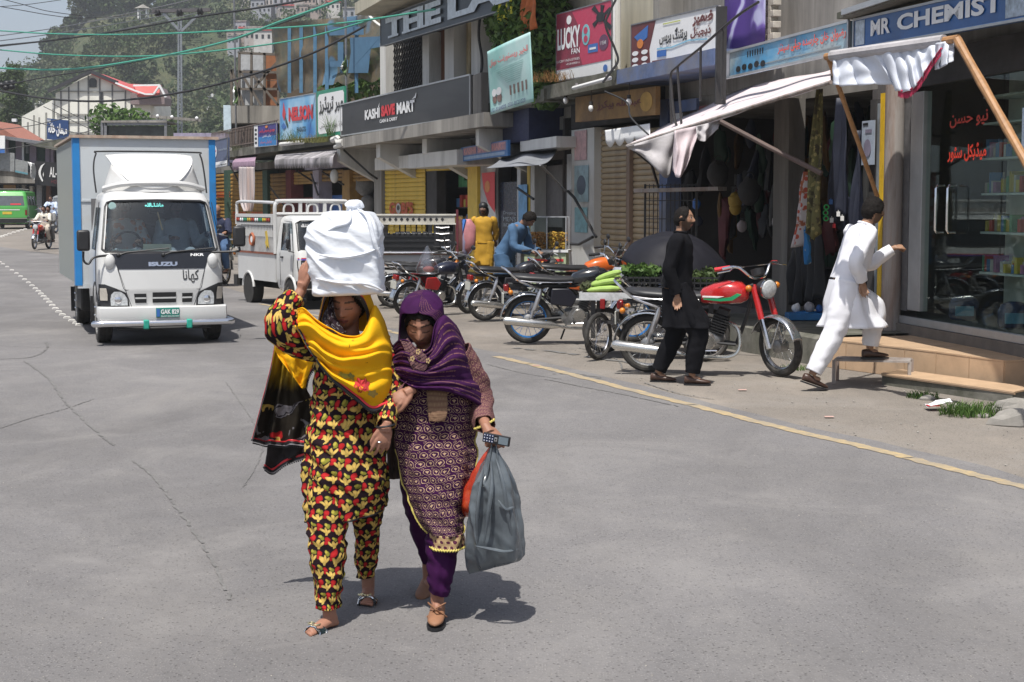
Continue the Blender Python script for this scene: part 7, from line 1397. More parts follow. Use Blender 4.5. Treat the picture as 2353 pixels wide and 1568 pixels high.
for s in(-1,1):
 part(PK,'headlight',m_lamp,cp.patch([(.66,min(s*.38,s*.60),max(s*.38,s*.60)),(.82,min(s*.38,s*.60),max(s*.38,s*.60))],.014,6));part(PK,'side_window',gws,MB().quad(*[V(s*hw,y,z)for hw,y,z in((.685,.26,1.02),(.685,.86,1.02),(.62,.90,1.50),(.62,.48,1.50))]),solid=.004)
 part(PK,'door_seam',m_blkp,MB().tube([(s*.698,.30,.36),(s*.70,.24,.95),(s*.62,.52,1.53),(s*.60,.92,1.54),(s*.695,.92,.95),(s*.697,.90,.40)],.005,4));part(PK,'door_handle',m_blkp,MB().box((s*.705,.80,.90),(.02,.1,.03)))
 part(PK,'mirror',m_blkp,MB().box((s*.80,.25,1.15),(.05,.09,.17)),bevel=.02);part(PK,'mirror_arm',m_blkp,MB().tube([(s*.70,.2,1.0),(s*.80,.2,1.02),(s*.80,.25,1.08)],.01,5))
 for y in(.42,2.62):wheel(PK,(s*.60,y,.255),.255,.15,.35 if y<1 else 0);part(PK,'wheel_arch',m_wp,MB().torus((s*.70,y,.28),.30,.025,'x',20,6,.1,PI-.1));part(PK,'wheel_well',m_under,MB().tube([(s*.702,y,.28),(s*.5,y,.28)],[.29,.29],20))
 part(PK,'bed_lower',m_wp,MB().b2((s*.70,1.14,.44),(s*.67,3.2,.93)),smooth=False);part(PK,'bed_edge',M('redbrown_edge',(.22,.07,.04),.8,var=.3),MB().b2((s*.72,1.14,.932),(s*.66,3.22,.965)),smooth=False)
 part(PK,'bed_panel',M('scuffed_white_panel',(.42,.41,.40),.6,var=.15,dirt=.4,dcol=(.2,.18,.16)),MB().b2((s*.71,1.2,.97),(s*.69,3.18,1.46)),smooth=False);part(PK,'decorated_strip',m_wp,MB().b2((s*.74,1.18,1.462),(s*.68,3.22,1.66)),smooth=False)
 rib=None
 for k in range(24):
  y=1.25+k*.08
  if rib is None:rib=part(PK,'bed_rib',m_wp,MB().b2((s*.725,y,1.25),(s*.705,y+.03,1.455)),smooth=False)
  else:o=rib.copy();COL.objects.link(o);KIDS[PK.name].append(o);o.location=(0,k*.08,0)
 part(PK,'stud_band',m_blkp,MB().b2((s*.745,1.26,1.505),(s*.735,3.14,1.60)),smooth=False)
 for k in range(18):c=[M('stud_red',(.4,.06,.03),.4),M('stud_yellow',(.6,.42,.04),.4),M('stud_green',(.03,.25,.14),.4),C_['wht']][(k//2)%4];part(PK,'coloured_stud',c,MB().ball((s*.75,1.32+k*.104,1.552),(.012,.036,.036),8,5))
 part(PK,'side_rail',m_wp,MB().tube(curve([(s*.71,3.2,1.6),(s*.71,3.2,1.78),(s*.71,3.1,1.88),(s*.70,2.2,1.88),(s*.68,1.2,1.86)],24),.028,8));part(PK,'inner_rail',m_wp,MB().tube(curve([(s*.72,3.24,1.0),(s*.74,3.24,1.3),(s*.72,3.14,1.44),(s*.72,2.9,1.46)],14),.022,6))
part(PK,'ornament',M('rust_orange',(.35,.10,.04),.6),MB().torus((-.73,2.30,1.19),.10,.03,'x',16,5));part(PK,'ornament',C_['wht'],MB().tube([(-.72,2.30,1.19),(-.745,2.30,1.19)],[.075,.06],14));part(PK,'painted_figure',M('stud_yellow'),MB().prism([(1.52,1.03),(1.60,1.15),(1.55,1.2),(1.6,1.34),(1.5,1.36),(1.46,1.2),(1.42,1.05),(1.5,1.1)],-.722,-.73,(V(0,0,0),V(0,1,0),V(0,0,1),V(1,0,0))))
part(PK,'bed_floor',m_under,MB().b2((-.66,1.14,.55),(.66,3.2,.62)));part(PK,'tailgate',m_wp,MB().b2((-.70,3.18,.62),(.70,3.22,1.40)),smooth=False);part(PK,'chassis',m_under,MB().b2((-.35,.2,.28),(.35,3.1,.46)));part(PK,'rear_bumper',m_under,MB().b2((-.72,3.24,.30),(.62,3.42,.50)))
part(PK,'headboard_hoop',m_wp,MB().tube(curve([(-.70,1.14,.95),(-.70,1.14,1.5),(-.70,1.14,1.78),(-.66,1.14,1.86),(-.56,1.14,1.89),(.56,1.14,1.89),(.66,1.14,1.86),(.70,1.14,1.78),(.70,1.14,1.5),(.70,1.14,.95)],60),.035,8));part(PK,'headboard_bar',m_wp,MB().tube([(-.70,1.14,1.66),(.70,1.14,1.66)],.03,8))
for x in(-.44,.02,.46):part(PK,'headboard_loop',m_wp,MB().tube(curve([(x-.09,1.14,1.66),(x-.09,1.14,1.76),(x-.05,1.14,1.83),(x+.05,1.14,1.83),(x+.09,1.14,1.76),(x+.09,1.14,1.66)],18),.02,6))
for x in(-.22,.25):part(PK,'headboard_post',m_wp,MB().b2((x-.03,1.12,1.66),(x+.03,1.16,1.88)))
part(PK,'headboard_panel',m_wp,MB().b2((-.69,1.125,.95),(.69,1.15,1.62)),smooth=False);part(PK,'dashboard',m_blkp,MB().b2((-.6,.2,.8),(.6,.4,1.01)));part(PK,'seat',M('brown_seat',(.12,.04,.02),.7),MB().b2((-.62,.82,.6),(.62,.98,1.35)),bevel=.04);ctext(ur('ماشاءاللہ'),-.50,-.34,1.43,1.49,C_['wht'],'windscreen_lettering',-.004,.02,par=PK,cab=cp)
PB=T('black_pickup','pickup with a black slatted tailgate, pale ornamented top strip and ladder, seen from behind','pickup',(P(953,475,28.5).x,28.3,g(28.5)),math.radians(-2));m_gb=M('satin_black_paint',(.015,.015,.017),.4,var=.2,coat=.3)
part(PB,'lower_body',m_wp,MB().b2((-.72,0,.42),(.72,3.0,.92)),smooth=False);part(PB,'tail_panel',m_gb,MB().b2((-.70,-.01,.99),(.70,.03,1.30)),smooth=False);part(PB,'top_strip',M('pale_ornament_strip',(.45,.43,.38),.5),MB().b2((-.74,-.05,1.50),(.74,.02,1.63)),smooth=False)
part(PB,'strip_rim',M('cream_rim',(.6,.58,.52),.5),MB().b2((-.76,-.07,1.632),(.76,.03,1.66)),smooth=False);part(PB,'strip_rim',MATS['cream_rim'],MB().b2((-.76,-.065,1.47),(.76,.03,1.498)),smooth=False);part(PB,'chrome_rail',m_chr,MB().tube([(-.74,-.05,.965),(.78,-.05,.965)],.022,8));part(PB,'red_edge',M('redbrown_edge'),MB().b2((-.72,-.02,.922),(.72,.0,.94)))
for k in range(12):x=-.64+k*.105;part(PB,'painted_lozenge',m_blkp,MB().prism([(x,1.53),(x+.03,1.565),(x,1.60),(x-.03,1.565)],-.056,-.052))
for k in range(13):x=-.66+k*.1;part(PB,'turned_post',M('stud_yellow')if k in(2,3,6,8,10)else m_gb,MB().tube([(x,.0,1.30),(x,0,1.36),(x,0,1.40),(x,0,1.47)],[.018,.010,.016,.012],8));part(PB,'post_cap',m_gb,MB().ball((x,-.0,1.30),.028,8,6))
for z in(1.06,1.16,1.25):part(PB,'moulding',m_gb,MB().b2((-.55,-.03,z),(.36,-.011,z+.02)))
part(PB,'ladder_stile',m_gb,MB().b2((.42,-.06,.98),(.45,-.03,1.5)));part(PB,'ladder_stile',m_gb,MB().b2((.60,-.06,.98),(.63,-.03,1.5)))
for z in(1.07,1.19,1.31,1.42):part(PB,'ladder_rung',m_chr,MB().tube([(.40,-.06,z),(.5,-.08,z-.012),(.64,-.06,z)],.012,6))
part(PB,'side_panel',m_gb,MB().b2((.70,0,.95),(.74,2.0,1.62)),smooth=False);part(PB,'side_panel',m_gb,MB().b2((-.74,0,.95),(-.70,2.0,1.62)),smooth=False);part(PB,'corner_post',M('maroon_post',(.12,.02,.03),.5),MB().b2((.76,-.04,.6),(.80,.02,1.74)));part(PB,'cab',m_gb,MB().b2((-.66,2.05,.5),(.66,3.1,1.30)),bevel=.1);part(PB,'bumper',m_under,MB().b2((-.7,-.12,.34),(.7,.0,.44)))
for s in(-1,1):part(PB,'tail_light',m_tail,MB().box((s*.62,-.02,.66),(.12,.03,.1)),bevel=.01);[wheel(PB,(s*.60,y,.255),.255,.15)for y in(.6,2.5)]
q=G(22,527);GV=T('green_minivan','bright green minivan with a roof rack seen from behind at the far left edge','van',(q.x,q.y,q.z),math.radians(10),sc=1.55)
m_gp=M('leaf_green_paint',(.07,.34,.06),.35,var=.05,coat=.6);gc=Cab([(.22,.66,.05),(.45,.70,.01),(.85,.70,.02),(1.3,.64,.12),(1.45,.60,.2),(1.50,.5,.3)],3.1,.1,.03)
part(GV,'body',m_gp,gc.shell(None,None),ang=50);part(GV,'rear_window',M('tinted_pane',(.10,.11,.12),.15),gc.patch(dense([(.92,-.58,.58),(1.30,-.52,.52)]),.006,10));part(GV,'window_print',C_['red'],gc.patch([(.95,.05,.45),(1.0,.05,.45)],.012,4));part(GV,'tail_trim',C_['wht'],gc.patch([(.74,-.6,.4),(.77,-.6,.4)],.01,8));part(GV,'number_plate',M('stud_yellow'),gc.patch([(.58,-.25,.1),(.68,-.25,.1)],.01,4));part(GV,'bumper',m_blkp,gc.patch([(.24,-.66,.66),(.40,-.68,.68)],.05,14,.05));part(GV,'bumper_strip',m_chr,gc.patch([(.41,-.66,.66),(.435,-.66,.66)],.04,12))
for s in(-1,1):
 part(GV,'tail_light',m_tail,gc.patch([(.55,min(s*.60,s*.67),max(s*.60,s*.67)),(.75,min(s*.60,s*.67),max(s*.60,s*.67))],.012,3))
 for y0,y1 in((.35,1.0),(1.15,1.9),(2.05,2.7)):part(GV,'side_window',MATS['tinted_pane'],MB().add([V(s*.706,y0,.93),V(s*.706,y1,.93),V(s*.652,y1-.05,1.30),V(s*.652,y0+.1,1.30)],[(0,1,2,3)]),solid=.01)
 for y in(.5,2.5):wheel(GV,(s*.62,y,.25),.25,.14)
for k in range(6):part(GV,'rack_bar',m_blkp,MB().tube([(-.5,.4+k*.4,1.56),(.5,.4+k*.4,1.56)],.02,5))
for s in(-1,1):part(GV,'rack_rail',m_blkp,MB().tube([(s*.48,.4,1.54),(s*.48,2.5,1.54)],.02,5))
q=G(147,524);GC_=T('silver_car','silver car partly hidden behind the left rear edge of the box truck','car',(q.x,q.y,q.z),math.radians(5),sc=1.5);cc=Cab([(.2,.7,.05),(.5,.76,.0),(.8,.74,.05),(.9,.7,.3),(1.3,.58,.7),(1.36,.5,.9)],3.6,.1,.05)
part(GC_,'body',M('silver_paint',(.4,.42,.42),.3,metal=.3,coat=.5),cc.shell(None,None),ang=50);part(GC_,'windscreen',MATS['tinted_pane'],cc.patch(dense([(.93,-.6,.6),(1.26,-.52,.52)]),.01,8));part(GC_,'bumper',C_['wht'],cc.patch([(.3,-.68,.68),(.36,-.68,.68)],.03,8));part(GC_,'number_plate',m_blkp,cc.patch([(.42,-.2,.2),(.52,-.2,.2)],.02,4))
for s in(-1,1):part(GC_,'lamp',m_tail,cc.patch([(.55,min(s*.5,s*.7),max(s*.5,s*.7)),(.68,min(s*.5,s*.7),max(s*.5,s*.7))],.012,3));[wheel(GC_,(s*.66,y,.29),.29,.17)for y in(.7,2.9)]
m_tank,m_fend,m_brim,m_seat,m_cov=M('bike_tank',(.45,.02,.02),.25,coat=.8,var=.04),M('bike_fender',(.62,.64,.66),.15,metal=.9,var=.05),M('bike_rim',(.6,.6,.6),.25,metal=.9),M('bike_seat',(.02,.02,.022),.45,var=.2,sc=14),M('bike_cover',(.40,.02,.02),.3,coat=.6)
m_eng,m_hot,m_muf,m_brk=M('engine_alloy',(.30,.30,.30),.4,metal=.7,var=.3,sc=20,dirt=.3),M('exhaust_chrome',(.6,.59,.56),.2,metal=.9,var=.15),M('muffler',(.62,.61,.58),.22,metal=.9,var=.12),M('bike_frame',(.02,.02,.022),.5)
def bwheel(t,x,steer=0):
 e=bpy.data.objects.new('wheel',None);COL.objects.link(e);e.parent=t;e.location=(x,0,.29);e.rotation_euler=(0,0,steer);e.empty_display_size=.1;KIDS.setdefault(t.name,[]).append(e)
 MB().torus((0,0,0),.248,.038,'y',40,10).build('tyre',m_rub,e);MB().torus((0,0,0),.216,.016,'y',40,8,flat=1.3).build('rim',m_brim,e);mb=MB()
 for k in range(18):a=2*PI*k/18;b=a+(.5 if k%2 else-.5);s=.03 if k%4<2 else-.03;mb.tube([(math.cos(b)*.04,s,math.sin(b)*.04),(math.cos(a)*.21,0,math.sin(a)*.21)],.0022,4)
 tag(mb.build('spokes',m_brim,e),kind='stuff');MB().tube([(0,-.07,0),(0,-.05,0),(0,.05,0),(0,.07,0)],[.03,.062,.062,.03],18).build('hub',m_eng,e);return e
def make_bike(label,stripe=None,steer=.0,simple=False,group=None):
 t=T('motorcycle',label,'motorcycle',(0,0,0),0,group);B=lambda n,m,mb,smooth=True,**k:mb.build(n,m,t,smooth,**k)
 bwheel(t,0);bwheel(t,1.25,steer);cs,sn=math.cos(steer),math.sin(steer)
 ST=lambda x,y,z:(1.13+(x-1.13)*cs-y*sn,(x-1.13)*sn+y*cs,z)
 mb=MB();[mb.tube([(0+.315*math.cos(a),s,.29+.315*math.sin(a))for a in[math.radians(q)for q in range(20,190,8)]],.012,5)for s in(-.05,-.03,-.01,.01,.03,.05)]
 mb=MB();mb.grid(lambda u,v:V(.325*math.cos(math.radians(15+165*u)),(v-.5)*.13,.29+(.325-.03*(2*v-1)**2)*math.sin(math.radians(15+165*u))),24,6);B('rear_fender',m_fend,mb,solid=.004)
 mb=MB();mb.grid(lambda u,v:V(*ST(1.25+(.31)*math.cos(math.radians(20+140*u)),(v-.5)*.11,.29+(.31-.025*(2*v-1)**2)*math.sin(math.radians(20+140*u)))),22,6);B('front_fender',m_fend,mb,solid=.004)
 for s in(-1,1):
  B('fork_leg',m_chr,MB().tube([ST(1.25,s*.085,.29),ST(1.14,s*.085,.56)],.024,8));B('fork_tube',m_tank,MB().tube([ST(1.14,s*.085,.55),ST(1.02,s*.085,.86)],.030,8));B('fork_stay',m_fend,MB().tube([ST(1.25,s*.06,.30),ST(1.36,s*.06,.56)],.006,4))
  B('shock_absorber',M('shock_chrome',(.5,.5,.52),.3,metal=.8),MB().tube([(.02,s*.12,.32),(.04,s*.12,.40),(.06,s*.12,.42),(.12,s*.12,.60),(.13,s*.12,.66)],[.016,.016,.027,.027,.012],10));B('side_cover',m_cov,MB().prism([(.24,.48),(.50,.44),(.56,.56),(.46,.66),(.26,.66)],s*.10,s*.13),bevel=.012)
  B('handle_grip',M('bike_grip',(.02,.02,.02),.7),MB().tube([ST(.90,s*.26,1.03),ST(.82,s*.38,1.01)],.019,8));B('brake_lever',m_chr,MB().tube([ST(.93,s*.24,1.03),ST(.97,s*.32,1.01),ST(.91,s*.42,.99)],.006,5));B('indicator',m_amb,MB().ball(ST(1.06,s*.17,.84),.032,8,6));B('rear_indicator',m_amb,MB().ball((-.22,s*.13,.62),.03,8,6));B('foot_peg',m_rub,MB().cyl((.52,s*.12,.28),(.52,s*.24,.28),.014))
  if not simple:B('mirror_stem',m_chr,MB().tube([ST(.94,s*.2,1.03),ST(.98,s*.26,1.14)],.005,4));B('mirror',m_brk,MB().ball(ST(.98,s*.28,1.17),(.02,.06,.04),10,6))
 B('handlebar',m_chr,MB().tube(curve([ST(.88,-.34,1.02),ST(.94,-.2,1.03),ST(1.0,-.08,.93),ST(1.0,.08,.93),ST(.94,.2,1.03),ST(.88,.34,1.02)],24),.013,8));B('crossbar',m_chr,MB().tube([ST(.95,-.17,1.03),ST(.95,.17,1.03)],.006,5))
 B('headlight',m_brk,MB().tube([ST(1.02,0,.83),ST(1.08,0,.83),ST(1.14,0,.83)],[.05,.085,.092],18));B('headlight_lens',m_lamp,MB().tube([ST(1.14,0,.83),ST(1.16,0,.83),ST(1.17,0,.83)],[.088,.08,.05],18));B('headlight_ring',m_chr,MB().tube([ST(1.135,0,.83),ST(1.15,0,.83)],[.096,.096],20));B('speedometer',m_brk,MB().tube([ST(1.0,0,.94),ST(.98,0,1.0)],[.06,.065],14))
 rg=[]
 for f,w_,h,z in((0,.05,.045,.745),(.06,.085,.075,.755),(.3,.12,.10,.775),(.6,.135,.115,.79),(.85,.12,.10,.785),(.97,.07,.06,.775),(1,.03,.03,.77)):
  x=lerp(.50,.96,f);rg.append([V(x,w_*math.copysign(abs(math.cos(a))**.7,math.cos(a)),z+h*math.copysign(abs(math.sin(a))**.7,math.sin(a))*(.9 if math.sin(a)<0 else 1))for a in[2*PI*k/20 for k in range(20)]])
 tk=B('fuel_tank',m_tank,MB().loft(rg),ang=70);MB().cyl((.80,0,.88),(.80,0,.905),.035).build('filler_cap',m_chr,tk)
 if stripe:
  for s in(-1,1):
   for dz,mm,w2 in((0,stripe,.018),(-.035,C_['wht'],.007)):
    mb=MB();pts=[(.55,.74),(.70,.725),(.82,.735),(.90,.79),(.86,.80),(.80,.765),(.70,.75),(.55,.75)]if dz==0 else[(.54,.76),(.68,.755),(.74,.77),(.68,.77),(.54,.772)]
    mb.prism(pts,s*.118,s*.138);mb.build('tank_stripe',mm,tk)
 rg=[[V(x,w_*math.cos(a),z+h*math.sin(a))for a in[2*PI*k/16 for k in range(16)]]for x,w_,h,z in((-.20,.05,.02,.80),(-.17,.10,.04,.79),(.0,.125,.05,.775),(.2,.13,.05,.765),(.28,.13,.045,.755),(.45,.11,.05,.75),(.55,.07,.04,.755))];B('seat',m_seat,MB().loft(rg),ang=60);B('seat_trim',m_chr,MB().tube(curve([(.5,-.10,.73),(.1,-.135,.735),(-.16,-.10,.76)],12),.006,4))
 B('grab_rail',m_chr,MB().tube(curve([(.12,-.13,.66),(-.10,-.14,.74),(-.27,-.12,.88),(-.31,0,.90),(-.27,.12,.88),(-.10,.14,.74),(.12,.13,.66)],30),.013,7));B('tail_lamp',m_tail,MB().box((-.26,0,.66),(.06,.12,.08)),bevel=.012);B('number_plate',M('bike_plate',(.5,.5,.45),.5),MB().box((-.30,0,.54),(.01,.16,.12)));B('rear_carrier',m_fend,MB().b2((-.30,-.05,.60),(-.12,.05,.63)))
 mb=MB();mb.tube([(1.0,0,.80),(.92,0,.52),(.84,0,.30)],.02,7);mb.tube([(1.0,0,.86),(.55,0,.68),(.12,0,.68),(-.24,0,.70)],.022,7)
 for s in(-1,1):mb.tube([(.12,s*.08,.66),(.45,s*.08,.34),(.84,s*.04,.30)],.015,6);mb.tube([(.45,s*.08,.32),(0,s*.10,.29)],.017,6)
 B('frame',m_brk,mb)
 mb=MB();mb.ball((.56,0,.34),(.17,.10,.115),16,10);mb.tube([(.56,-.13,.34),(.56,.13,.34)],[.095,.095],20);mb.tube([(.46,-.11,.31),(.46,.11,.31)],[.08,.08],18);B('crankcase',m_eng,mb);B('clutch_cover',m_hot,MB().tube([(.58,-.145,.34),(.58,-.125,.34)],[.07,.085],20))
 R=Euler((0,math.radians(18),0)).to_matrix();mb=MB();
 for k in range(7):mb.box(V(.66,0,.42)+R@V(0,0,k*.026),(.15,.16,.010),R)
 mb.box(V(.66,0,.5),(.10,.11,.18),R);mb.box(V(.66,0,.42)+R@V(0,0,.20),(.11,.12,.05),R);B('cylinder_fins',m_brk,mb,False);B('carburettor',m_eng,MB().cyl((.48,0,.50),(.60,0,.50),.04))
 B('exhaust_pipe',m_hot,MB().tube(curve([(.72,-.02,.52),(.86,-.07,.46),(.88,-.11,.28),(.78,-.13,.20),(.5,-.14,.20),(.30,-.15,.23)],30),.020,8));B('muffler',m_muf,MB().tube([(.34,-.15,.22),(.26,-.155,.235),(.05,-.165,.26),(-.28,-.18,.30),(-.31,-.18,.305)],[.022,.044,.05,.048,.03],14));B('chain_guard',m_fend,MB().b2((.0,.09,.33),(.42,.11,.37)));B('side_stand',m_brk,MB().tube([(.48,.10,.25),(.42,.22,.02)],.011,6));B('gear_lever',m_chr,MB().tube([(.50,-.12,.25),(.68,-.16,.26)],.008,5));B('kick_start',m_chr,MB().tube([(.44,-.13,.34),(.36,-.17,.46),(.36,-.24,.47)],.010,5))
 return t
def bike_at(t,px,py,rz,sc,lean=-.08,**k):
 p=G(px,py);t.location=p;t.rotation_euler=(lean,0,math.radians(rz));t.scale=(sc,)*3;return t
m_grn=M('green_tank_stripe',(.02,.35,.14),.3);D=dict
red=make_bike('bright red motorcycle with green tank stripes and red grips parked beside the concrete plinth',m_grn,-.75,True)
bike_at(red,1490,857,-15,1.13,.10)
for o in KIDS[red.name]:
 if o.name.startswith('handle_grip'):o.material_slots[0].link='OBJECT';o.material_slots[0].material=C_['red']
black=dict(bike_tank=M('black_tank',(.012,.013,.016),.2,coat=.8),bike_cover=M('black_cover',(.012,.012,.02),.4),bike_rim=M('blue_rim',(.02,.16,.45),.3,metal=.3))
def vary(src,label,px,py,rz,sc,mats,lean=.08):c=copy_tree(src,None,label,None,mats=mats);return bike_at(c,px,py,rz,sc,lean)
base=make_bike('silver-tanked motorcycle',None,.15);base['label']='black motorcycle with bright blue wheel rims parked left of the vegetable cart';bike_at(base,1213,790,6,1.12,.06)
for o in[base]+KIDS[base.name]+[c for k_ in KIDS[base.name]for c in KIDS.get(k_.name,[])]:
 if o.data and o.data.materials and o.data.materials[0].name in black:o.material_slots[0].link='OBJECT';o.material_slots[0].material=black[o.data.materials[0].name]
DKT=dict(bike_tank=M('dark_tank',(.02,.02,.025),.25,coat=.7),bike_cover=M('dark_cover',(.02,.02,.025),.4));ORT=dict(bike_tank=M('orange_tank',(.65,.13,.02),.3,coat=.6),bike_cover=M('orange_cover',(.5,.1,.02),.4));BLU=dict(bike_tank=M('navy_tank',(.012,.014,.03),.3,coat=.6),bike_cover=M('bike_cover'))
base_r=copy_tree(base,None);base_r['label']='x'
def clean(c):
 for o in[c]+KIDS.get(c.name,[]):
  for q in[o]+KIDS.get(o.name,[]):
   if q.data and q.material_slots:q.material_slots[0].link='DATA'
clean(base_r);bike_at(base_r,1114,738,27,1.05,.06);base_r['label']='dark motorcycle with a long silver muffler that the bending blue-clad man is tending'
def setm(c,mats):
 for o in[c]+KIDS.get(c.name,[]):
  for q in[o]+KIDS.get(o.name,[]):
   if q.data and q.data.materials and q.data.materials[0]and q.data.materials[0].name in mats:q.material_slots[0].link='OBJECT';q.material_slots[0].material=mats[q.data.materials[0].name]
def more(label,px,py,rz,sc,mats,lean=.06):
 c=copy_tree(base_r,None,label);clean(c);bike_at(c,px,py,rz,sc,lean);setm(c,mats);return c
setm(base_r,DKT)
more('motorcycle with an orange tank parked behind the one with blue rims',1262,742,18,1.12,ORT);more('red-sided motorcycle nearest the woman with the bundle, leaning on its stand',903,708,14,1.02,dict(bike_tank=MATS['dark_tank']),.12);more('silver motorcycle with its front wheel turned out, in front of the red-sided one',934,728,38,1.0,BLU,.14);more('motorcycle heading towards us beside the box truck, ridden by the man in navy',517,655,-100,1.15,DKT,0)
far=[('parked red motorcycle beyond the green minivan',60,511,25,1.4),('motorcycle ridden away from us by a man in beige near the old shops',100,507,95,1.35),('motorcycle ridden towards us by the moustached man in a cream shirt',112,572,-97,1.12),('motorcycle ridden by the man in pale blue beside the silver car',128,536,-100,1.3),('motorcycle behind the beige-clad rider near the old shops',116,506,100,1.35)]
def rider(bike,label,shirt,pants,flip=False,beard=.3,back=0,hr=(0,0,0),sk=(.24,.13,.09)):
 t=person(label,(0,0,0),0,dict(pelvis=(0,.0,.84),neck=(0,-.10,1.33),head=(0,-.16,1.48),sh=((-.19,-.09,1.27),(.19,-.09,1.27)),el=((-.28,-.28,1.06),(.28,-.28,1.06)),wr=((-.30,-.52,1.06),(.30,-.52,1.06))if not back else((-.2,-.35,.95),(.2,-.35,.95)),hip=((-.10,0,.82),(.10,0,.82)),kn=((-.22,-.38,.72),(.22,-.38,.72)),an=((-.20,-.20,.34),(.20,-.20,.34))),shirt,pants,1,'short',beard=beard,vox=.012,kameez=False,shoes=MBR,hold=(1,1),headrot=hr,skin=sk)
 sc=bike.scale[0];r=bike.rotation_euler.z;off=V(.22-back,0,0);off.rotate(Euler((0,0,r)));t.location=bike.location+off*sc;t.rotation_euler=(0,0,r+PI/2);t.scale=(sc,)*3;return t
mcr,mbg,mpb,mgy,mnv=M('cream_shirt',(.62,.60,.52),.85),M('beige_cloth',(.45,.40,.34),.85),M('pale_blue_cloth',(.50,.58,.72),.85),M('grey_trousers',(.16,.16,.16),.85),M('navy_polo',(.015,.02,.05),.85)
for i,(lab,px,py,rz,sc)in enumerate(far):
 b=more(lab,px,py,rz,sc,{}if i in(0,2)else DKT,0)
 if i==1:rider(b,'rider in beige seen from behind on a motorcycle near the old shops',mbg,mbg)
 if i==2:rider(b,'moustached rider in a cream shirt coming towards us at the far left',mcr,mbg,beard=.5);rider(b,'pillion passenger peering over the shoulder of the cream-shirted rider',mgy,mgy,back=.42)
 if i==3:rider(b,'rider in pale blue shalwar kameez coming towards us beside the silver car',mpb,mpb)
 if i==4:t=rider(b,'distant rider with a red and white helmet near the old shops',mbg,mgy);mb=MB();mb.ball((0,-.16,1.51),(.13,.15,.14),14,10);mb.build('helmet',C_['red'],t);mb=MB();mb.ball((0,-.20,1.60),(.07,.10,.05),10,6);mb.build('helmet_stripe',C_['wht'],t)
q=G(80,508);person('man in black standing beside the parked red motorcycle at the old shops',q,2.6,Jst(),MB_,MB_,1.45,'short',vox=.014,shoes=MBR)
nv=[o for o in COL.objects if o.name.startswith('motorcycle')and'man in navy'in o.get('label','')][0]
mjn=M('blue_jeans',(.05,.10,.20),.85,var=.2,sc=10);t=rider(nv,'balding man in a navy polo shirt and jeans sitting on a motorcycle',mnv,mjn,beard=.15,hr=(.55,0,.35),sk=(.30,.16,.10))
for o in list(KIDS[t.name]):
 if o.name.startswith('hair'):bpy.data.objects.remove(o,do_unlink=True)
KIDS[t.name]=[]
c=P(982,628,24.2);t=T('clear_bag','clear plastic bag hanging from a handlebar in the first group of motorcycles','bag',c);mb=MB();mb.loft([[V(math.cos(a)*r*1.0,math.sin(a)*r*.5,z)+V(.01*n3(a,z*9),0,0)for a in[2*PI*k/14 for k in range(14)]]for z,r in((-.02,.10),(.0,.17),(.08,.18),(.2,.13),(.34,.06),(.42,.02))]);mb.build('bag_film',glass('thin_film',(.93,.93,.95),.25,.6),t)
mb=MB();mb.ball((.02,0,.06),(.09,.06,.05),10,6);mb.build('contents',M('red_contents',(.45,.08,.05),.5),t)
q=G(1500,792);CT=T('vegetable_cart','wooden vegetable handcart on bicycle wheels behind the man in black','cart',(P(1470,475,18.6).x,18.6,g(18.6)),math.radians(-8));m_wd=M('cart_wood',(.22,.16,.11),.8,var=.3,sc=6)
for k in range(8):MB().b2((-.62+.0,-.36+k*.115,.74),(1.0,-.36+k*.115+.105,.77)).build('plank',m_wd,CT,False)
MB().b2((-.66,-.40,.70),(1.02,-.375,.79)).build('white_edge',M('cart_white_edge',(.55,.56,.57),.5,dirt=.3),CT,False);MB().b2((-.68,-.375,.70),(-.655,.60,.79)).build('white_edge',MATS['cart_white_edge'],CT,False)
for x in(-.52,.85):
 for y in(-.30,.48):MB().bar((x,y,.25),(x,y,.74),.05).build('cart_leg',C_['iron'],CT,False)
for x in(-.45,.80):
 for y in(-.40,.55):
  e=bpy.data.objects.new('wheel',None);COL.objects.link(e);e.parent=CT;e.location=(x,y,.28);e.rotation_euler=(0,0,math.radians(62 if y<0 and x<0 else 10));KIDS[CT.name].append(e);MB().torus((0,0,0),.25,.03,'y',36,8).build('tyre',m_rub,e);MB().torus((0,0,0),.22,.012,'y',36,6).build('rim',m_chr,e);mb=MB();[mb.tube([(0,.02,0),(math.cos(a)*.22,0,math.sin(a)*.22)],.002,4)for a in[2*PI*k/20 for k in range(20)]];tag(mb.build('spokes',m_chr,e),kind='stuff')
MB().box((-.40,-.42,.66),(.06,.04,.12)).build('red_reflector',m_tail,CT,False,bevel=.01);MB().b2((-.6,-.3,.42),(.95,-.26,.46)).build('side_rail',C_['iron'],CT,False)
mg=M('pale_gourd',(.30,.44,.10),.4,var=.15,sc=6,coat=.2);rs=random.Random(6);W_=lambda x,y,z:CT.location+Euler((0,0,CT.rotation_euler.z)).to_matrix()@V(x,y,z)
for i in range(17):
 lay=i//7;y=-.30+(i%7)*.075+.03*lay;a=W_(-.60+.03*rs.random()+.05*lay,y,.81+.065*lay);b=W_(-.24+.05*rs.random(),y+.05*rs.uniform(-1,1),.83+.07*lay+.03*(i%3));mb=MB();mb.tube([a.lerp(b,f)-a+V(0,0,.012*math.sin(f*3))for f in(-.05,0,.1,.35,.7,.92,1)],[.008,.02,.032,.036,.038,.03,.008],10)
 o=mb.build('gourd',mg,None);o.location=a;tag(o,'long pale green gourd heaped on the left end of the vegetable cart','gourd','gourds heaped on the vegetable cart')
t=T('vegetable_crate','black plastic crate of leafy greens on the cart left of the man in black','crate',W_(.08,-.02,.775),CT.rotation_euler.z);m_cr=M('black_crate',(.015,.015,.016),.5)
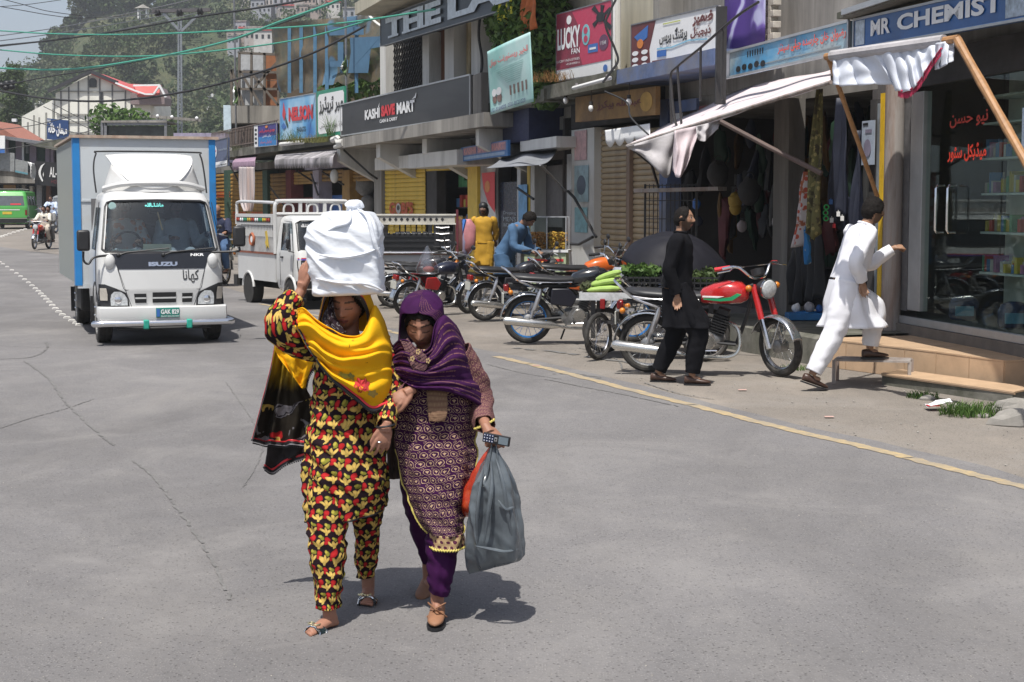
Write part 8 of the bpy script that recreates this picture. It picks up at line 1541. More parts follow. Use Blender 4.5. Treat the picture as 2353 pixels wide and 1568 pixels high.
def crate(t,w_,d,h):
 mb=MB()
 for z in(.01,h*.35,h*.65,h-.01):[mb.bar(a,b,.012,.02)for a,b in(((-w_,-d,z),(w_,-d,z)),((w_,-d,z),(w_,d,z)),((w_,d,z),(-w_,d,z)),((-w_,d,z),(-w_,-d,z)))]
 for k in range(9):x=-w_+2*w_*k/8;[mb.bar((x,s*d,0),(x,s*d,h),.012)for s in(-1,1)]
 for k in range(5):y=-d+2*d*k/4;[mb.bar((s*w_,y,0),(s*w_,y,h),.012)for s in(-1,1)]
 mb.build('crate_frame',m_cr,t,False);MB().b2((-w_,-d,0),(w_,d,.02)).build('crate_base',m_cr,t,False)
crate(t,.26,.30,.20)
def greens(nm,lab,c,w_,d,n,mi,sz=.05,h=.10):v_,f_=leaf_cloud(n,[(rs.uniform(-w_,w_),rs.uniform(-d,d),rs.uniform(0,h),.09,.09,.06)for _ in range(10)],sz,np.random.RandomState(int(n)));o=mesh_np(nm,v_,f_,LM[mi],None,c);return tag(o,lab,'vegetables',kind='stuff')
greens('leafy_greens','pale leafy greens heaped in the black crate',W_(.08,-.02,.95),.2,.2,1600,3);t2=T('vegetable_crate','second black crate of greens partly hidden by the umbrella','crate',W_(.66,-.02,.775),CT.rotation_euler.z);crate(t2,.28,.30,.20);greens('leafy_greens','darker greens in the crate under the umbrella',W_(.66,-.02,.93),.22,.2,1500,1)
greens('root_bundle','straw-coloured root ends piled at the left tip of the cart',W_(-.58,-.1,.80),.05,.15,500,2,.03,.05)
t=T('clear_bag','crumpled clear plastic bag lying behind the gourds on the cart','bag',W_(-.15,.25,.85));mb=MB();mb.ball((0,0,.10),(.20,.14,.12),20,12);mb.v=[tuple(V(*v)*(1+.35*n3(v[0]*12,v[1]*12,v[2]*14)))for v in mb.v];mb.build('bag_film',M('crumpled_film',(.32,.33,.38),.3,var=.3,sc=14),t)
t=T('umbrella','large open black umbrella leaning over the vegetable cart behind the man in black','umbrella',W_(.42,.28,1.10));C0=V(0,0,0);ax=V(.12,-.45,.88).normalized();u=ax.orthogonal().normalized();v=ax.cross(u);NR=8
mb=MB();mb.grid(lambda a,b:(lambda th,r:(u*math.cos(th)+v*math.sin(th))*r*.66*(1-.07*abs(math.sin(NR/2*th))*r)+ax*(.36*(1-r**1.9)-.03*abs(math.sin(NR/2*th))*r*-1))(a*2*PI,max(.001,b)),64,12);mb.build('canopy',M('umbrella_black',(.012,.012,.017),.6,var=.2,sc=3,spec=.2),t,solid=.003,ang=80)
mb=MB();mb.tube([ax*.42,ax*.36,ax*-.1],.008,6);mb.build('shaft',C_['steel'],t)
for k in range(NR):th=2*PI*k/NR;MB().tube([(u*math.cos(th)+v*math.sin(th))*r*.66+ax*(.36*(1-r**1.9)-.012)for r in(.02,.3,.6,.85,1)],.004,4).build('rib',C_['steel'],t)
t=T('wire_rack','black wire rack with a wooden top standing before the tan shutter','rack',P(1515,620,21.8));mb=MB();A0,A1=P(1482,520,21.8),P(1600,520,21.4);H_=V(0,0,.58)
t.location=(A0.x,A0.y,g(21.8))
for f in[k/12 for k in range(13)]:p=A0.lerp(A1,f);mb.bar((p.x,p.y,g(21.8)+.1),p+H_,.012 if 0<f<1 else.03)
for z in(.1,.35,.56):mb.bar(A0+V(0,0,z),A1+V(0,0,z),.012)
mb.build('wire_panel',C_['iron'],t,False,W=True);mb=MB();mb.bar(P(1468,439,21.7),P(1660,434,21.2),.4,.05);mb.build('wooden_top',C_['rust'],t,False,W=True)
t=T('iron_step','low iron step bench with slatted top under the foot of the man in white','step',G(2000,885));zt=.245;t.location.z=g(15.9);e0,e1=V(-.36,.06,0),V(.36,-.12,0);dv=V(.10,.30,0)
for k in range(5):MB().bar(e0+dv*(k/4)+V(0,0,zt),e1+dv*(k/4)+V(0,0,zt),.045,.02).build('slat',C_['rust'],t,False)
for a in(e0,e1,e0+dv,e1+dv):MB().bar(a,a+V(0,0,zt),.03).build('leg',C_['rust'],t,False)
Y0=26.2;t=T('snack_cabinet','glass-topped snack stall with orange fritters on a pale green painted base','stall',(P(1254,475,Y0).x,Y0,g(Y0)),math.radians(-8));w_=.33
MB().b2((-.36,0,.25),(.34,.5,1.02)).build('base',M('pale_green_panel',(.42,.50,.32),.5,var=.08),t,False);MB().b2((-.40,-.03,1.03),(.38,.54,1.07)).build('counter',C_['wht'],t,False);MB().b2((.02,-.012,.30),(.30,.0,.62)).build('painted_picture',M('food_photo',(.4,.28,.22),.5,var=.5,sc=14),t,False);MB().b2((-.30,-.012,.88),(.30,.0,.92)).build('painted_line',C_['red'],t,False)
for a,b in(((-.36,0,1.07),(-.36,0,1.62)),((.34,0,1.07),(.34,0,1.62)),((-.36,.5,1.07),(-.36,.5,1.62)),((.34,.5,1.07),(.34,.5,1.62)),((-.36,0,1.62),(.34,0,1.62)),((-.36,.5,1.62),(.34,.5,1.62)),((.02,0,1.07),(.02,0,1.62))):MB().bar(a,b,.018).build('cabinet_post',C_['alu'],t,False)
MB().b2((-.35,-.004,1.08),(.33,.0,1.61)).build('glass_front',gm,t,False)
for nm,x0,x1,col,n in(('fritters',-.32,-.0,(.50,.20,.05),260),('corn_snacks',.04,.31,(.62,.30,.03),300)):
 v_=MB();
 for _ in range(n):z=rs.uniform(1.1,1.36);v_.ball((rs.uniform(x0,x1),rs.uniform(.04,.4),z),(.024,.02,.02),6,4)
 tag(v_.build(nm,M(nm+'_orange',col,.6,var=.3,sc=30),t),kind='stuff')
for i,(px,py,w_,h,m,lab)in enumerate(((1075,545,.35,.7,M('pink_bag',(.5,.2,.22),.7),'pink bundle held beside the man in mustard'),(1062,555,.3,.7,M('mauve_bag',(.3,.28,.42),.7),'mauve bundle left of the pink one beside the man in mustard'))):c=P(px,py,31);t=T('cloth_bundle',lab,'bundle',c);mb=MB();mb.ball((0,0,0),(w_*.5,.12,h*.5),14,10);mb.v=[tuple(V(*v)*(1+.2*n3(v[0]*8,v[1]*8,v[2]*8+i)))for v in mb.v];mb.build('bundle_cloth',m,t)
for i,(a,b,m)in enumerate((((1068,505),(1035,640),C_['blue']),((1055,520),(1045,560),C_['yellow']))):MB().bar(P(*a,30.6),P(*b,30.2),.06,.04).build('x',m,None,False,W=True)
for o in COL.objects:
 if o.name=='x':o.name='blue_plank';tag(o,'blue painted plank leaning beside the pink bundle','plank')
 elif o.name.startswith('x.'):o.name='yellow_plank';tag(o,'short yellow board leaning left of the pink bundle','plank')
def motif(name,base,tw,th,ells,rough=.8,tint=.25,grad=None,bp=.12,fade=None):
 """repeating cloth print: ellipses (cx,cy,rx,ry,angle,colour[,ring width]) in a tile of tw x th metres, odd rows shifted"""
 m,nt,b=newmat(name);N=lambda*a:nmath(nt,*a);uv=nt.nodes.new('ShaderNodeUVMap').outputs[0];sp=nt.nodes.new('ShaderNodeSeparateXYZ');nt.links.new(uv,sp.inputs[0])
 wob=nnoise(nt,7,3,.55,coords(nt));y=N('MULTIPLY_ADD',wob,1.2,N('MULTIPLY',sp.outputs[1],1/th));row=N('FLOOR',y);fy=N('SUBTRACT',y,row)
 x=N('ADD',N('MULTIPLY_ADD',wob,1.2,N('MULTIPLY',sp.outputs[0],1/tw)),N('MULTIPLY',row,.5));fx=N('SUBTRACT',x,N('FLOOR',x));col=base if not grad else grad(nt,sp)
 nn=nnoise(nt,60,3,.6,uv)
 for e in ells:
  cx,cy,rx,ry,an,c=e[:6];ca,sa=math.cos(an),math.sin(an);dx,dy=N('SUBTRACT',fx,cx),N('SUBTRACT',fy,cy)
  u=N('MULTIPLY',N('ADD',N('MULTIPLY',dx,ca),N('MULTIPLY',dy,sa)),1/rx);v=N('MULTIPLY',N('SUBTRACT',N('MULTIPLY',dy,ca),N('MULTIPLY',dx,sa)),1/ry)
  d=N('ADD',N('ADD',N('MULTIPLY',u,u),N('MULTIPLY',v,v)),N('MULTIPLY_ADD',nn,.9,-.45));k=N('LESS_THAN',d,1.0)if len(e)<7 else N('LESS_THAN',N('ABSOLUTE',N('SUBTRACT',d,1.0)),e[6])
  if fade:k=N('MULTIPLY',k,fade(nt,sp))
  c2=nmix(nt,nramp(nt,d,[(.0,0.0),(1.0,1.0)]),c,tuple(q*(1-tint*1.6)for q in c))if len(e)<7 else c;col=nmix(nt,k,col,c2)
 nt.links.new(col,b.inputs['Base Color'])if not isinstance(col,tuple)else None
 b.inputs['Roughness'].default_value=rough;b.inputs['Specular IOR Level'].default_value=.1;bump(nt,b,nnoise(nt,90,3,.6,coords(nt)),bp);return m
YEL_,OLI,RED_=(.62,.42,.11),(.21,.20,.03),(.44,.02,.022);BLK_=(.014,.007,.010)
m_flor=motif('floral_print_cloth',BLK_,.058,.064,[(.22,.74,.21,.20,.2,RED_),(.16,.50,.15,.14,0,(.40,.015,.02)),(.80,.76,.18,.17,0,OLI),(.68,.86,.12,.13,.5,(.42,.36,.06)),(.64,.34,.12,.32,.15,YEL_),(.42,.36,.11,.27,.85,YEL_),(.85,.38,.10,.26,-.75,YEL_),(.60,.10,.05,.14,0,(.5,.38,.1))])
GO=(.42,.29,.18);m_pur=motif('gold_on_purple_cloth',(.032,.005,.036),.034,.040,[(.5,.5,.40,.34,.3,GO,.13),(.5,.5,.07,.18,0,GO),(.42,.52,.06,.14,.9,GO),(.58,.52,.06,.14,-.9,GO),(.1,.9,.12,.08,.5,GO,.3),(.9,.2,.1,.08,-.5,GO,.3)],tint=.1)
def SS(a,b,d):return(P(*a),P(*b),d)
def sil(secs,m=60,n=64,amp=.05,nf=8,seed=0,a0=.2,sq=1.0,cr=0,crf=(7,7,18),a1=1):
 """cloth body from silhouette pairs (left point, right point, half depth)"""
 Ls,Rs,Ds=[s[0]for s in secs],[s[1]for s in secs],[V(s[2],0,0)for s in secs];mb=MB();rings=[];uv={};L=0;pc=None;rr=sum((s[1]-s[0]).length for s in secs)/len(secs)/2
 for i in range(m+1):
  t=i/m;l,r,d=crom(Ls,t),crom(Rs,t),crom(Ds,t).x;c=(l+r)/2;x=(r-l)/2;am=amp*lerp(a0,a1,t);rg=[]
  if pc is not None:L+=(c-pc).length
  pc=c
  for k in range(n):
   a=2*PI*k/n;ca,sa=math.cos(a),math.sin(a);ca=math.copysign(abs(ca)**sq,ca);sa=math.copysign(abs(sa)**sq,sa)
   f=1+am*(.7*math.sin(nf*a+1.5*math.sin(3*t+seed))+.5*math.sin(nf*1.6*a+seed+2*t)+1.1*n3(ca*2.2+seed,sa*2.2,t*3))
   p=c+x*ca*f+V(0,d*sa*f,0)
   if cr:e=n3(p.x*crf[0]+seed,p.y*crf[1],p.z*crf[2]+p.x*10);e2=n3(p.x*16,p.y*16+seed,p.z*24+p.x*18);q=(p-c).normalized();p=p+q*cr*(1-2.4*abs(e)+.25*e2-.3)
   rg.append(p);uv[i*n+k]=((a if a<PI*.5 else a-2*PI)*rr*.95,-L)
  rings.append(rg)
 mb.loft(rings,False);mb.uv=uv;return mb
def drape(rows,nu=60,nv=50,folds=(),seed=0,wr=.006,ys=1):
 """cloth sheet through a net of points (px,py,Y) with fold waves (amp,freq u,freq v,phase)"""
 R_=[[P(*q)for q in r]for r in rows];mb=MB()
 def f(u,v):
  p=crom([crom(r,u)for r in R_],v);o=sum(a*math.sin(fu*u*2*PI+fv*v*2*PI+ph+1.2*n3(u*2,v*2,seed))for a,fu,fv,ph in folds);return p+V(0,-o*ys,.3*o)+V(0,wr*n3(u*9,v*9,seed)*2,0)
 mb.grid(f,nu,nv);s=.5;W_=(f(1,.5)-f(0,.5)).length;H_=(f(.5,1)-f(.5,0)).length
 mb.uv={k:(a*max(W_,.2),-b*max(H_,.2))for k,(a,b)in mb.uv.items()};mb.f_=f;return mb
def edging(t,f,uvs,nm,cols=None,w_=.012):
 pts=[f(*q)for q in uvs];n=len(pts)-1
 for i,(m_,r,dz)in enumerate(((C_['blk'],w_,0),(C_['red'],w_*.55,.012),(M('pale_braid',(.3,.28,.3),.8),w_*.28,-.006))):mb=MB();mb.tube([p+V(0,-.004-.002*i,dz*1.0)for p in pts],r,6,flat=.5);mb.build(nm,m_,t,W=True)
 mb=MB()
 for k in range(0,len(pts)-1):p=pts[k].lerp(pts[k+1],.5);mb.ball(p+V(0,0,-w_*1.4),w_*.38,5,4)
 tag(mb.build('edge_beads',C_['blk'],t,W=True),kind='stuff')
Wc=lambda x,y,Y:(545.8+.37366*x,448.1+.37366*y,Y);Lc=lambda x,y,Y:(545.8+.3371*x,976.7+.3371*y,Y)
def wbody(t,hc,hrot,arms,legs,tor,skin,eyes,vox=.004):
 """arms: (shoulder, elbow, wrist, hand dir, back normal, thumb side, curl), legs: (hip, knee, ankle, foot dir)"""
 Mh=Matrix.Translation(P(*hc))@Euler(hrot).to_matrix().to_4x4()@Matrix.Scale(.96,4);mb=MB();headmesh(mb,Mh,64,52);nk,pv=P(*tor[0]),P(*tor[1]);mb.tube([Mh@V(0,.025,-.05),nk.lerp(Mh@V(0,.02,-.08),.5),nk,nk-V(0,0,.05)],[.052,.048,.052,.075],14);mb.tube([nk-V(0,0,.04),nk.lerp(pv,.3),nk.lerp(pv,.6),pv],[.08,.12,.10,.12],14)
 for s,e,w_,hd,hn,th,cu in arms:s,e,w_=P(*s),P(*e),P(*w_);mb.tube([nk-V(0,0,.05),s,s.lerp(e,.5),e,e.lerp(w_,.4),w_],[.06,.048,.042,.036,.035,.022],12);hand(mb,w_,hd,hn,cu,1.04,th,.10)
 for h,k,a,fd in legs:h,k,a=P(*h),P(*k),P(*a);mb.tube([pv,h,k,a+V(0,0,.10),a],[.10,.08,.045,.036,.032],12);foot(mb,a,fd,.92)if fd else mb.ball(a-V(0,.02,.02),(.03,.05,.04),10,7)
 inv=wmat(t).inverted();mb.v=[tuple(inv@V(*v))for v in mb.v];skinned('body',mb,t,MAT_SKIN,vox,inv@Mh,skin,(.24,.07,.07),0,eyes=eyes,sm=4);return Mh
def sleeve(t,pts,rs,m,seed,nm='sleeve',n=60):mb=limb([P(*q)for q in pts],rs,n,30,.14,seed,30);return mb.build(nm,m,t,W=True,solid=.004,ang=75)
def hood(Mh,lv,n=60,seed=0):
 """head scarf: levels (z in head frame, centre y, rx, ry, opening half angle left, right, y shift)"""
 mb=MB();m=34;LV=[V(*q[:3])for q in lv];LW=[V(*q[3:6])for q in lv]
 def f(u,v):
  a,b=crom(LV,v),crom(LW,v);th=lerp(-PI/2+b.z,PI*1.5-b.y,1-u);r=1+.045*math.sin(9*u*2+5*v+seed)*v+.05*n3(u*5,v*4,seed);return Mh@V(a.z*math.cos(th)*r,a.y+b.x*math.sin(th)*r,a.x)
 mb.grid(f,n,m);mb.uv={k:(a*.55,-b*.4)for k,(a,b)in mb.uv.items()};mb.f_=f;return mb
q=G(790,1418);w1=T('person','woman in a yellow shawl and red-yellow floral suit carrying a white bundle on her head','person',q)
SK1,SK2=(.33,.16,.105),(.32,.155,.10)
Mh1=wbody(w1,(797,703,7.37),(.20,.04,-.14),[((738,790,7.40),(648,748,7.24),(694,664,7.30),(.10,.0,1),(-.75,-.65,0),1,.22),((866,795,7.40),(893,905,7.30),(889,978,7.14),(-.24,-.14,-1),(.35,-1,0),1,.30)],[((765,1060,7.38),(750,1230,7.20),(757,1412,7.13),(-.55,-.8,0)),((830,1060,7.40),(842,1200,7.45),(846,1344,7.62),(.05,-1,0))],((803,775,7.40),(800,1010,7.38)),SK1,'down')
inv1=wmat(w1)
hb=haircap(Mh1,'short',.012);hb.build('hair',MAT_HAIR,w1,W=True,solid=.004)
mk=sil([SS((762,772,7.38),(846,772,7.38),.09),SS((722,800,7.38),(885,802,7.38),.12),SS((722,870,7.38),(888,870,7.38),.13),SS((716,950,7.36),(882,950,7.36),.125),SS((706,1030,7.34),(886,1030,7.34),.145),SS((704,1110,7.32),(888,1105,7.34),.165),SS((711,1198,7.31),(886,1166,7.38),.17)],90,84,.07,7,2,.2,cr=.014)
mk.build('kameez',m_flor,w1,W=True,solid=.005,ang=80)
l1=sil([SS((712,1080,7.30),(800,1080,7.30),.10),SS((708,1180,7.24),(798,1180,7.24),.10),SS((708,1265,7.20),(794,1265,7.20),.095),SS((722,1330,7.17),(787,1330,7.17),.08),SS((729,1396,7.14),(780,1396,7.14),.062)],70,40,.07,5,4,.5,cr=.011);l1.build('trouser_leg',m_flor,w1,W=True,solid=.004,ang=80)
l2=sil([SS((800,1080,7.38),(884,1080,7.38),.10),SS((806,1160,7.42),(880,1160,7.42),.10),SS((815,1230,7.48),(870,1230,7.48),.085),SS((818,1285,7.55),(866,1285,7.55),.07),SS((822,1326,7.6),(858,1324,7.6),.058)],60,40,.07,5,8,.5,cr=.010);l2.build('trouser_leg',m_flor,w1,W=True,solid=.004,ang=80)
sleeve(w1,[(760,800,7.40),(715,790,7.36),(675,775,7.28),(646,750,7.23),(656,712,7.25),(678,684,7.29)],[.085,.085,.078,.074,.062,.048],m_flor,3,n=64);sleeve(w1,[(855,790,7.40),(884,830,7.38),(894,880,7.32),(894,920,7.27),(890,955,7.19),(887,975,7.15)],[.08,.07,.062,.056,.048,.042],m_flor,5)
mb=MB();c=P(678,683,7.29);mb.tube([P(678,683,7.29)+V(.048*math.cos(a),.045*math.sin(a),.012*math.cos(a)*-1)for a in[2*PI*k/30 for k in range(30)]],.005,5,closed=True);mb.build('cuff_braid',C_['blk'],w1,W=True);mb=MB();mb.tube([P(886,978,7.147)+V(.042*math.cos(a),.042*math.sin(a),.006*math.cos(a))for a in[2*PI*k/30 for k in range(30)]],.005,5,closed=True);mb.build('cuff_braid',C_['blk'],w1,W=True)
def gradY(nt,sp):return nramp(nt,nmath(nt,'ADD',nmath(nt,'MULTIPLY',sp.outputs[1],-1.0),nmath(nt,'MULTIPLY',nnoise(nt,6,3),.12)),[(.05,(.62,.36,.01)),(.2,(.30,.19,.012)),(.34,(.022,.018,.012)),(.9,(.016,.012,.012))])
fd=lambda nt,sp:nmath(nt,'GREATER_THAN',nmath(nt,'MULTIPLY',sp.outputs[1],-1.0),.36)
m_tail_=motif('dyed_black_tail_cloth',BLK_,.15,.17,[(.3,.35,.26,.2,.3,(.26,.24,.25)),(.3,.35,.2,.14,.3,(.03,.025,.03),.25),(.38,.46,.13,.1,0,(.3,.28,.29)),(.72,.66,.16,.14,.3,RED_),(.80,.45,.08,.2,.5,YEL_),(.66,.42,.06,.15,-.5,(.4,.32,.04)),(.2,.78,.16,.1,-.4,(.2,.19,.2))],grad=gradY,fade=fd)
m_shawl=motif('yellow_shawl_cloth',(.76,.40,.010),.26,.30,[(.62,.40,.012,.02,0,(.15,.06,.01)),(.2,.8,.01,.02,.6,(.15,.06,.01)),(.85,.1,.012,.015,.4,(.2,.08,.01))],tint=.1,bp=.2)
f1=[(.016,1.2,3.2,0),(.010,.6,5.5,1.2),(.006,2,8,2)]
ch_=drape([[Wc(345,728,7.27),Wc(405,700,7.22),Wc(480,765,7.20),Wc(570,822,7.19),Wc(660,862,7.18),Wc(760,850,7.18),Wc(815,730,7.25),Wc(848,680,7.30),Wc(905,780,7.42)],[Wc(350,790,7.20),Wc(430,780,7.15),Wc(520,850,7.13),Wc(610,905,7.12),Wc(700,930,7.11),Wc(790,925,7.12),Wc(870,900,7.17),Wc(925,915,7.28),Wc(958,970,7.42)],[Wc(385,860,7.18),Wc(455,880,7.14),Wc(540,960,7.12),Wc(630,1010,7.11),Wc(710,1020,7.10),Wc(800,1020,7.12),Wc(880,1010,7.18),Wc(938,1025,7.28),Wc(966,1080,7.42)],[Wc(430,940,7.19),Wc(490,985,7.15),Wc(570,1060,7.13),Wc(650,1100,7.12),Wc(730,1120,7.11),Wc(810,1130,7.13),Wc(890,1120,7.18),Wc(948,1130,7.27),Wc(974,1180,7.40)],[Wc(488,1000,7.22),Wc(520,1050,7.17),Wc(590,1130,7.14),Wc(670,1195,7.13),Wc(745,1255,7.12),Wc(825,1318,7.13),Wc(900,1300,7.18),Wc(950,1287,7.25),Wc(982,1280,7.36)]],120,80,f1,3)
sh=ch_.build('shawl',m_shawl,w1,W=True,solid=.004,ang=80);edging(sh,ch_.f_,[(k/70,1)for k in range(71)],'shawl_border',w_=.011);edging(sh,ch_.f_,[(.02+.03*k/20,k/20)for k in range(21)],'shawl_border',w_=.008)
fell_=MB();fr=Frame(P(*Wc(700,1240,7.08)),P(*Wc(820,1240,7.08)),P(*Wc(700,1150,7.08)))
for(cu,cv,ru,rv,c)in((.45,.45,.3,.38,RED_),(.3,.3,.2,.3,(.42,.03,.02)),(.7,.55,.2,.3,(.35,.02,.02)),(-.35,.8,.32,.25,(.22,.2,.02)),(.0,.9,.2,.3,(.14,.13,.02)),(1.0,.15,.25,.12,(.35,.25,.05))):
 pts=[]
 for k in range(22):a=2*PI*k/22;r=1+.22*math.sin(5*a+cu*9);u_,v_=.54+(cu-.45)*.20+ru*.17*r*math.cos(a),.82-(cv-.45)*.16-rv*.17*r*math.sin(a);pts.append(ch_.f_(min(.99,u_),min(.97,max(0,v_)))+V(0,-.009-.002*(cu*3%1),0))
 cc_=sum(pts,V(0,0,0))/22;mb=MB();mb.add(pts+[cc_-V(0,.002,0)],[(k,(k+1)%22,22)for k in range(22)]);mb.build('printed_flower',M('shawl_print_%d'%int(c[0]*100+c[1]*10),c,.8),sh,False,W=True)
hd=hood(Mh1,[(.132,.02,.002,.002,.0,.0),(.122,.015,.06,.08,.0,.0),(.08,.012,.098,.120,.85,.80),(.02,.012,.118,.122,1.15,1.1),(-.05,.015,.135,.115,1.15,1.1),(-.11,.02,.155,.115,1.0,.9),(-.17,.03,.20,.13,.7,.5)],70,3)
h_=hd.build('head_shawl',m_shawl,w1,W=True,solid=.005,ang=80);edging(h_,hd.f_,[(0,.12+.88*k/40)for k in range(41)],'shawl_border',w_=.009);edging(h_,hd.f_,[(1,.12+.88*k/40)for k in range(41)],'shawl_border',w_=.012)
mk_=motif('dark_inner_shawl',(.02,.012,.016),.05,.05,[(.5,.5,.2,.2,0,(.2,.19,.2),.4),(.1,.2,.1,.1,0,(.15,.14,.15))]);inn=drape([[Wc(590,610,7.34),Wc(570,650,7.30),Wc(560,680,7.36)],[Wc(592,690,7.27),Wc(560,710,7.27),Wc(530,740,7.33)],[Wc(615,770,7.25),Wc(560,790,7.22),Wc(515,800,7.28)],[Wc(670,850,7.22),Wc(600,850,7.18),Wc(510,805,7.22)]],20,30,[(.008,2,1,0)],1);inn.build('inner_shawl',mk_,w1,W=True,solid=.004)
yb=drape([[Wc(250,845,7.50),Wc(330,870,7.48),Wc(420,930,7.46),Wc(492,1000,7.44)],[Wc(235,960,7.54),Wc(310,985,7.50),Wc(390,1030,7.48),Wc(488,1040,7.46)],[Wc(300,1060,7.52),Wc(340,1100,7.50),Wc(385,1150,7.50),Wc(440,1110,7.48)],[Wc(330,1100,7.52),Wc(360,1140,7.50),Wc(400,1190,7.5),Wc(422,1180,7.50)]],30,30,[(.014,2.2,.5,0)],4);y_=yb.build('shawl_back',m_shawl,w1,W=True,solid=.004);edging(y_,yb.f_,[(1,k/24)for k in range(25)],'shawl_border',w_=.009)
tl=drape([[Wc(243,850,7.56),Wc(290,870,7.56),Wc(340,900,7.56),Wc(400,960,7.56)],[Wc(215,1050,7.58),Wc(270,1060,7.60),Wc(330,1100,7.58),Wc(400,1130,7.56)],[Wc(180,1200,7.60),Wc(250,1200,7.63),Wc(330,1210,7.60),Wc(425,1195,7.57)],[Wc(140,1350,7.62),Wc(230,1350,7.66),Wc(340,1350,7.62),Wc(460,1300,7.58)],[Wc(96,1510,7.64),Wc(200,1528,7.68),Wc(310,1530,7.64),Wc(440,1532,7.60)]],60,60,[(.022,2.6,.3,0),(.01,5,.5,1)],8);o=tl.build('shawl_tail',m_tail_,w1,W=True,solid=.004,ang=80);edging(o,tl.f_,[(k/44,1)for k in range(45)],'shawl_border',w_=.011);edging(o,tl.f_,[(0,k/40)for k in range(41)],'shawl_border',w_=.006)
t3=drape([[(617,1000,7.70),(650,1002,7.72),(690,1006,7.70),(712,1010,7.68)],[(614,1040,7.71),(650,1045,7.73),(690,1035,7.71),(712,1030,7.69)],[(609,1074,7.72),(628,1082,7.74),(668,1058,7.72),(712,1046,7.70)]],30,16,[(.012,2,0,1)],6);o=t3.build('shawl_tail',M('sheer_black_cloth',(.018,.014,.015),.8,var=.3,sc=20),w1,W=True,solid=.004);edging(o,t3.f_,[(k/30,1)for k in range(31)],'shawl_border',w_=.011)
mb=MB();mb.tube([mk.v[90*84+k]for k in range(84)],.005,5,closed=True);mb.build('hem_braid',C_['blk'],w1,W=True);mb=MB();mb.tube([mk.v[i*84]for i in range(48,91,2)],.006,5);mb.build('side_braid',C_['blk'],w1,W=True)
def sandal(t,ank,d,s=.92,tilt=0):
 a=P(*ank);d=V(d[0],d[1],tilt).normalized();x=d.cross(V(0,0,1)).normalized();u=x.cross(d);mb=MB();sc=[]
 for f,w_ in((-.08,.02),(-.06,.034),(0,.036),(.07,.042),(.14,.044),(.18,.034),(.195,.012)):c=a+(d*f-u*.084)*s;sc.append([c+x*w_*s,c-x*w_*s,c-x*w_*s-u*.022*s,c+x*w_*s-u*.022*s])
 mb.loft(sc);so=mb.build('sandal_sole',C_['blk'],t,W=True,bevel=.004)
 for f0,m_,w_ in((.095,M('dark_teal_strap',(.012,.025,.028),.4),.030),(.12,MATS.get('dark_teal_strap'),.014)):
  mb=MB();mb.grid(lambda p,q_:a+(d*(f0+(q_-.5)*w_*1.6)-u*.082+x*math.cos(p*PI)*.050+u*math.sin(p*PI)*.044)*s,14,4);mb.build('sandal_strap',m_ or MATS['dark_teal_strap'],so,W=True,solid=.004)
 for f0 in(.078,.128):mb=MB();mb.tube([a+(d*(f0+.005*math.sin(k*2))-u*.080+x*math.cos(k/14*PI)*.052+u*math.sin(k/14*PI)*.048)*s for k in range(15)],.0035,5);mb.build('silver_trim',m_chr,so,W=True)
 mb=MB();mb.torus((0,0,0),.018,.004,'z',16,6);mb.torus((.03,0,0),.014,.004,'z',16,6);mb.xf(Matrix.Translation(a+(d*.10-u*.028)*s)@Matrix((x,d,u)).transposed().to_4x4());mb.build('buckle',M('pale_gold',(.7,.6,.35),.25,metal=.9),so,W=True)
sandal(w1,(757,1412,7.13),(-.55,-.8));sandal(w1,(846,1344,7.62),(.05,-1));mb=MB();mb.torus(P(872,1016,7.10),.0105,.0022,'z',14,5);mb.build('finger_ring',m_chr,w1,W=True)
t=T('white_bundle','big knotted white plastic bag carried on the head of the woman in yellow','bag',P(800,678,7.36));m,nt,b=newmat('white_plastic_film');b.inputs['Base Color'].default_value=(.80,.83,.88,1);b.inputs['Roughness'].default_value=.32;b.inputs['Subsurface Weight'].default_value=.0;co=coords(nt)
h1=nnoise(nt,5,4,.5,smap(nt,co,(.8,.8,1.8),(.0,.3,0)),.3);bump(nt,b,h1,.6,.03)
tr=nt.nodes.new('ShaderNodeBsdfTranslucent');tr.inputs[0].default_value=(.8,.84,.9,1);mx=nt.nodes.new('ShaderNodeMixShader');mx.inputs[0].default_value=.18;nt.links.new(b.outputs[0],mx.inputs[1]);nt.links.new(tr.outputs[0],mx.inputs[2]);nt.links.new(mx.outputs[0],nt.nodes['Material Output'].inputs[0])
bg_=sil([SS((790,487,7.36),(812,487,7.36),.02),SS((762,485,7.36),(842,486,7.36),.09),SS((735,498,7.36),(860,494,7.36),.13),SS((709,532,7.36),(877,524,7.36),.17),SS((712,580,7.36),(879,580,7.36),.18),SS((717,625,7.36),(881,630,7.36),.18),SS((722,655,7.36),(883,658,7.36),.175),SS((730,678,7.36),(880,672,7.36),.16),SS((775,676,7.36),(840,674,7.36),.05)],150,170,.03,4,3,1,.5,.013,(5,5,15))
bg_.build('bag_film',m,t,W=True,ang=70);kn=sil([SS((792,492,7.33),(834,492,7.33),.07),SS((800,480,7.33),(826,480,7.33),.035),SS((795,474,7.33),(834,476,7.33),.05),SS((796,466,7.33),(828,464,7.33),.04),SS((802,460,7.33),(820,459,7.33),.012)],26,36,.22,5,7,1,cr=.008);kn.build('knot',m,t,W=True,ang=75)
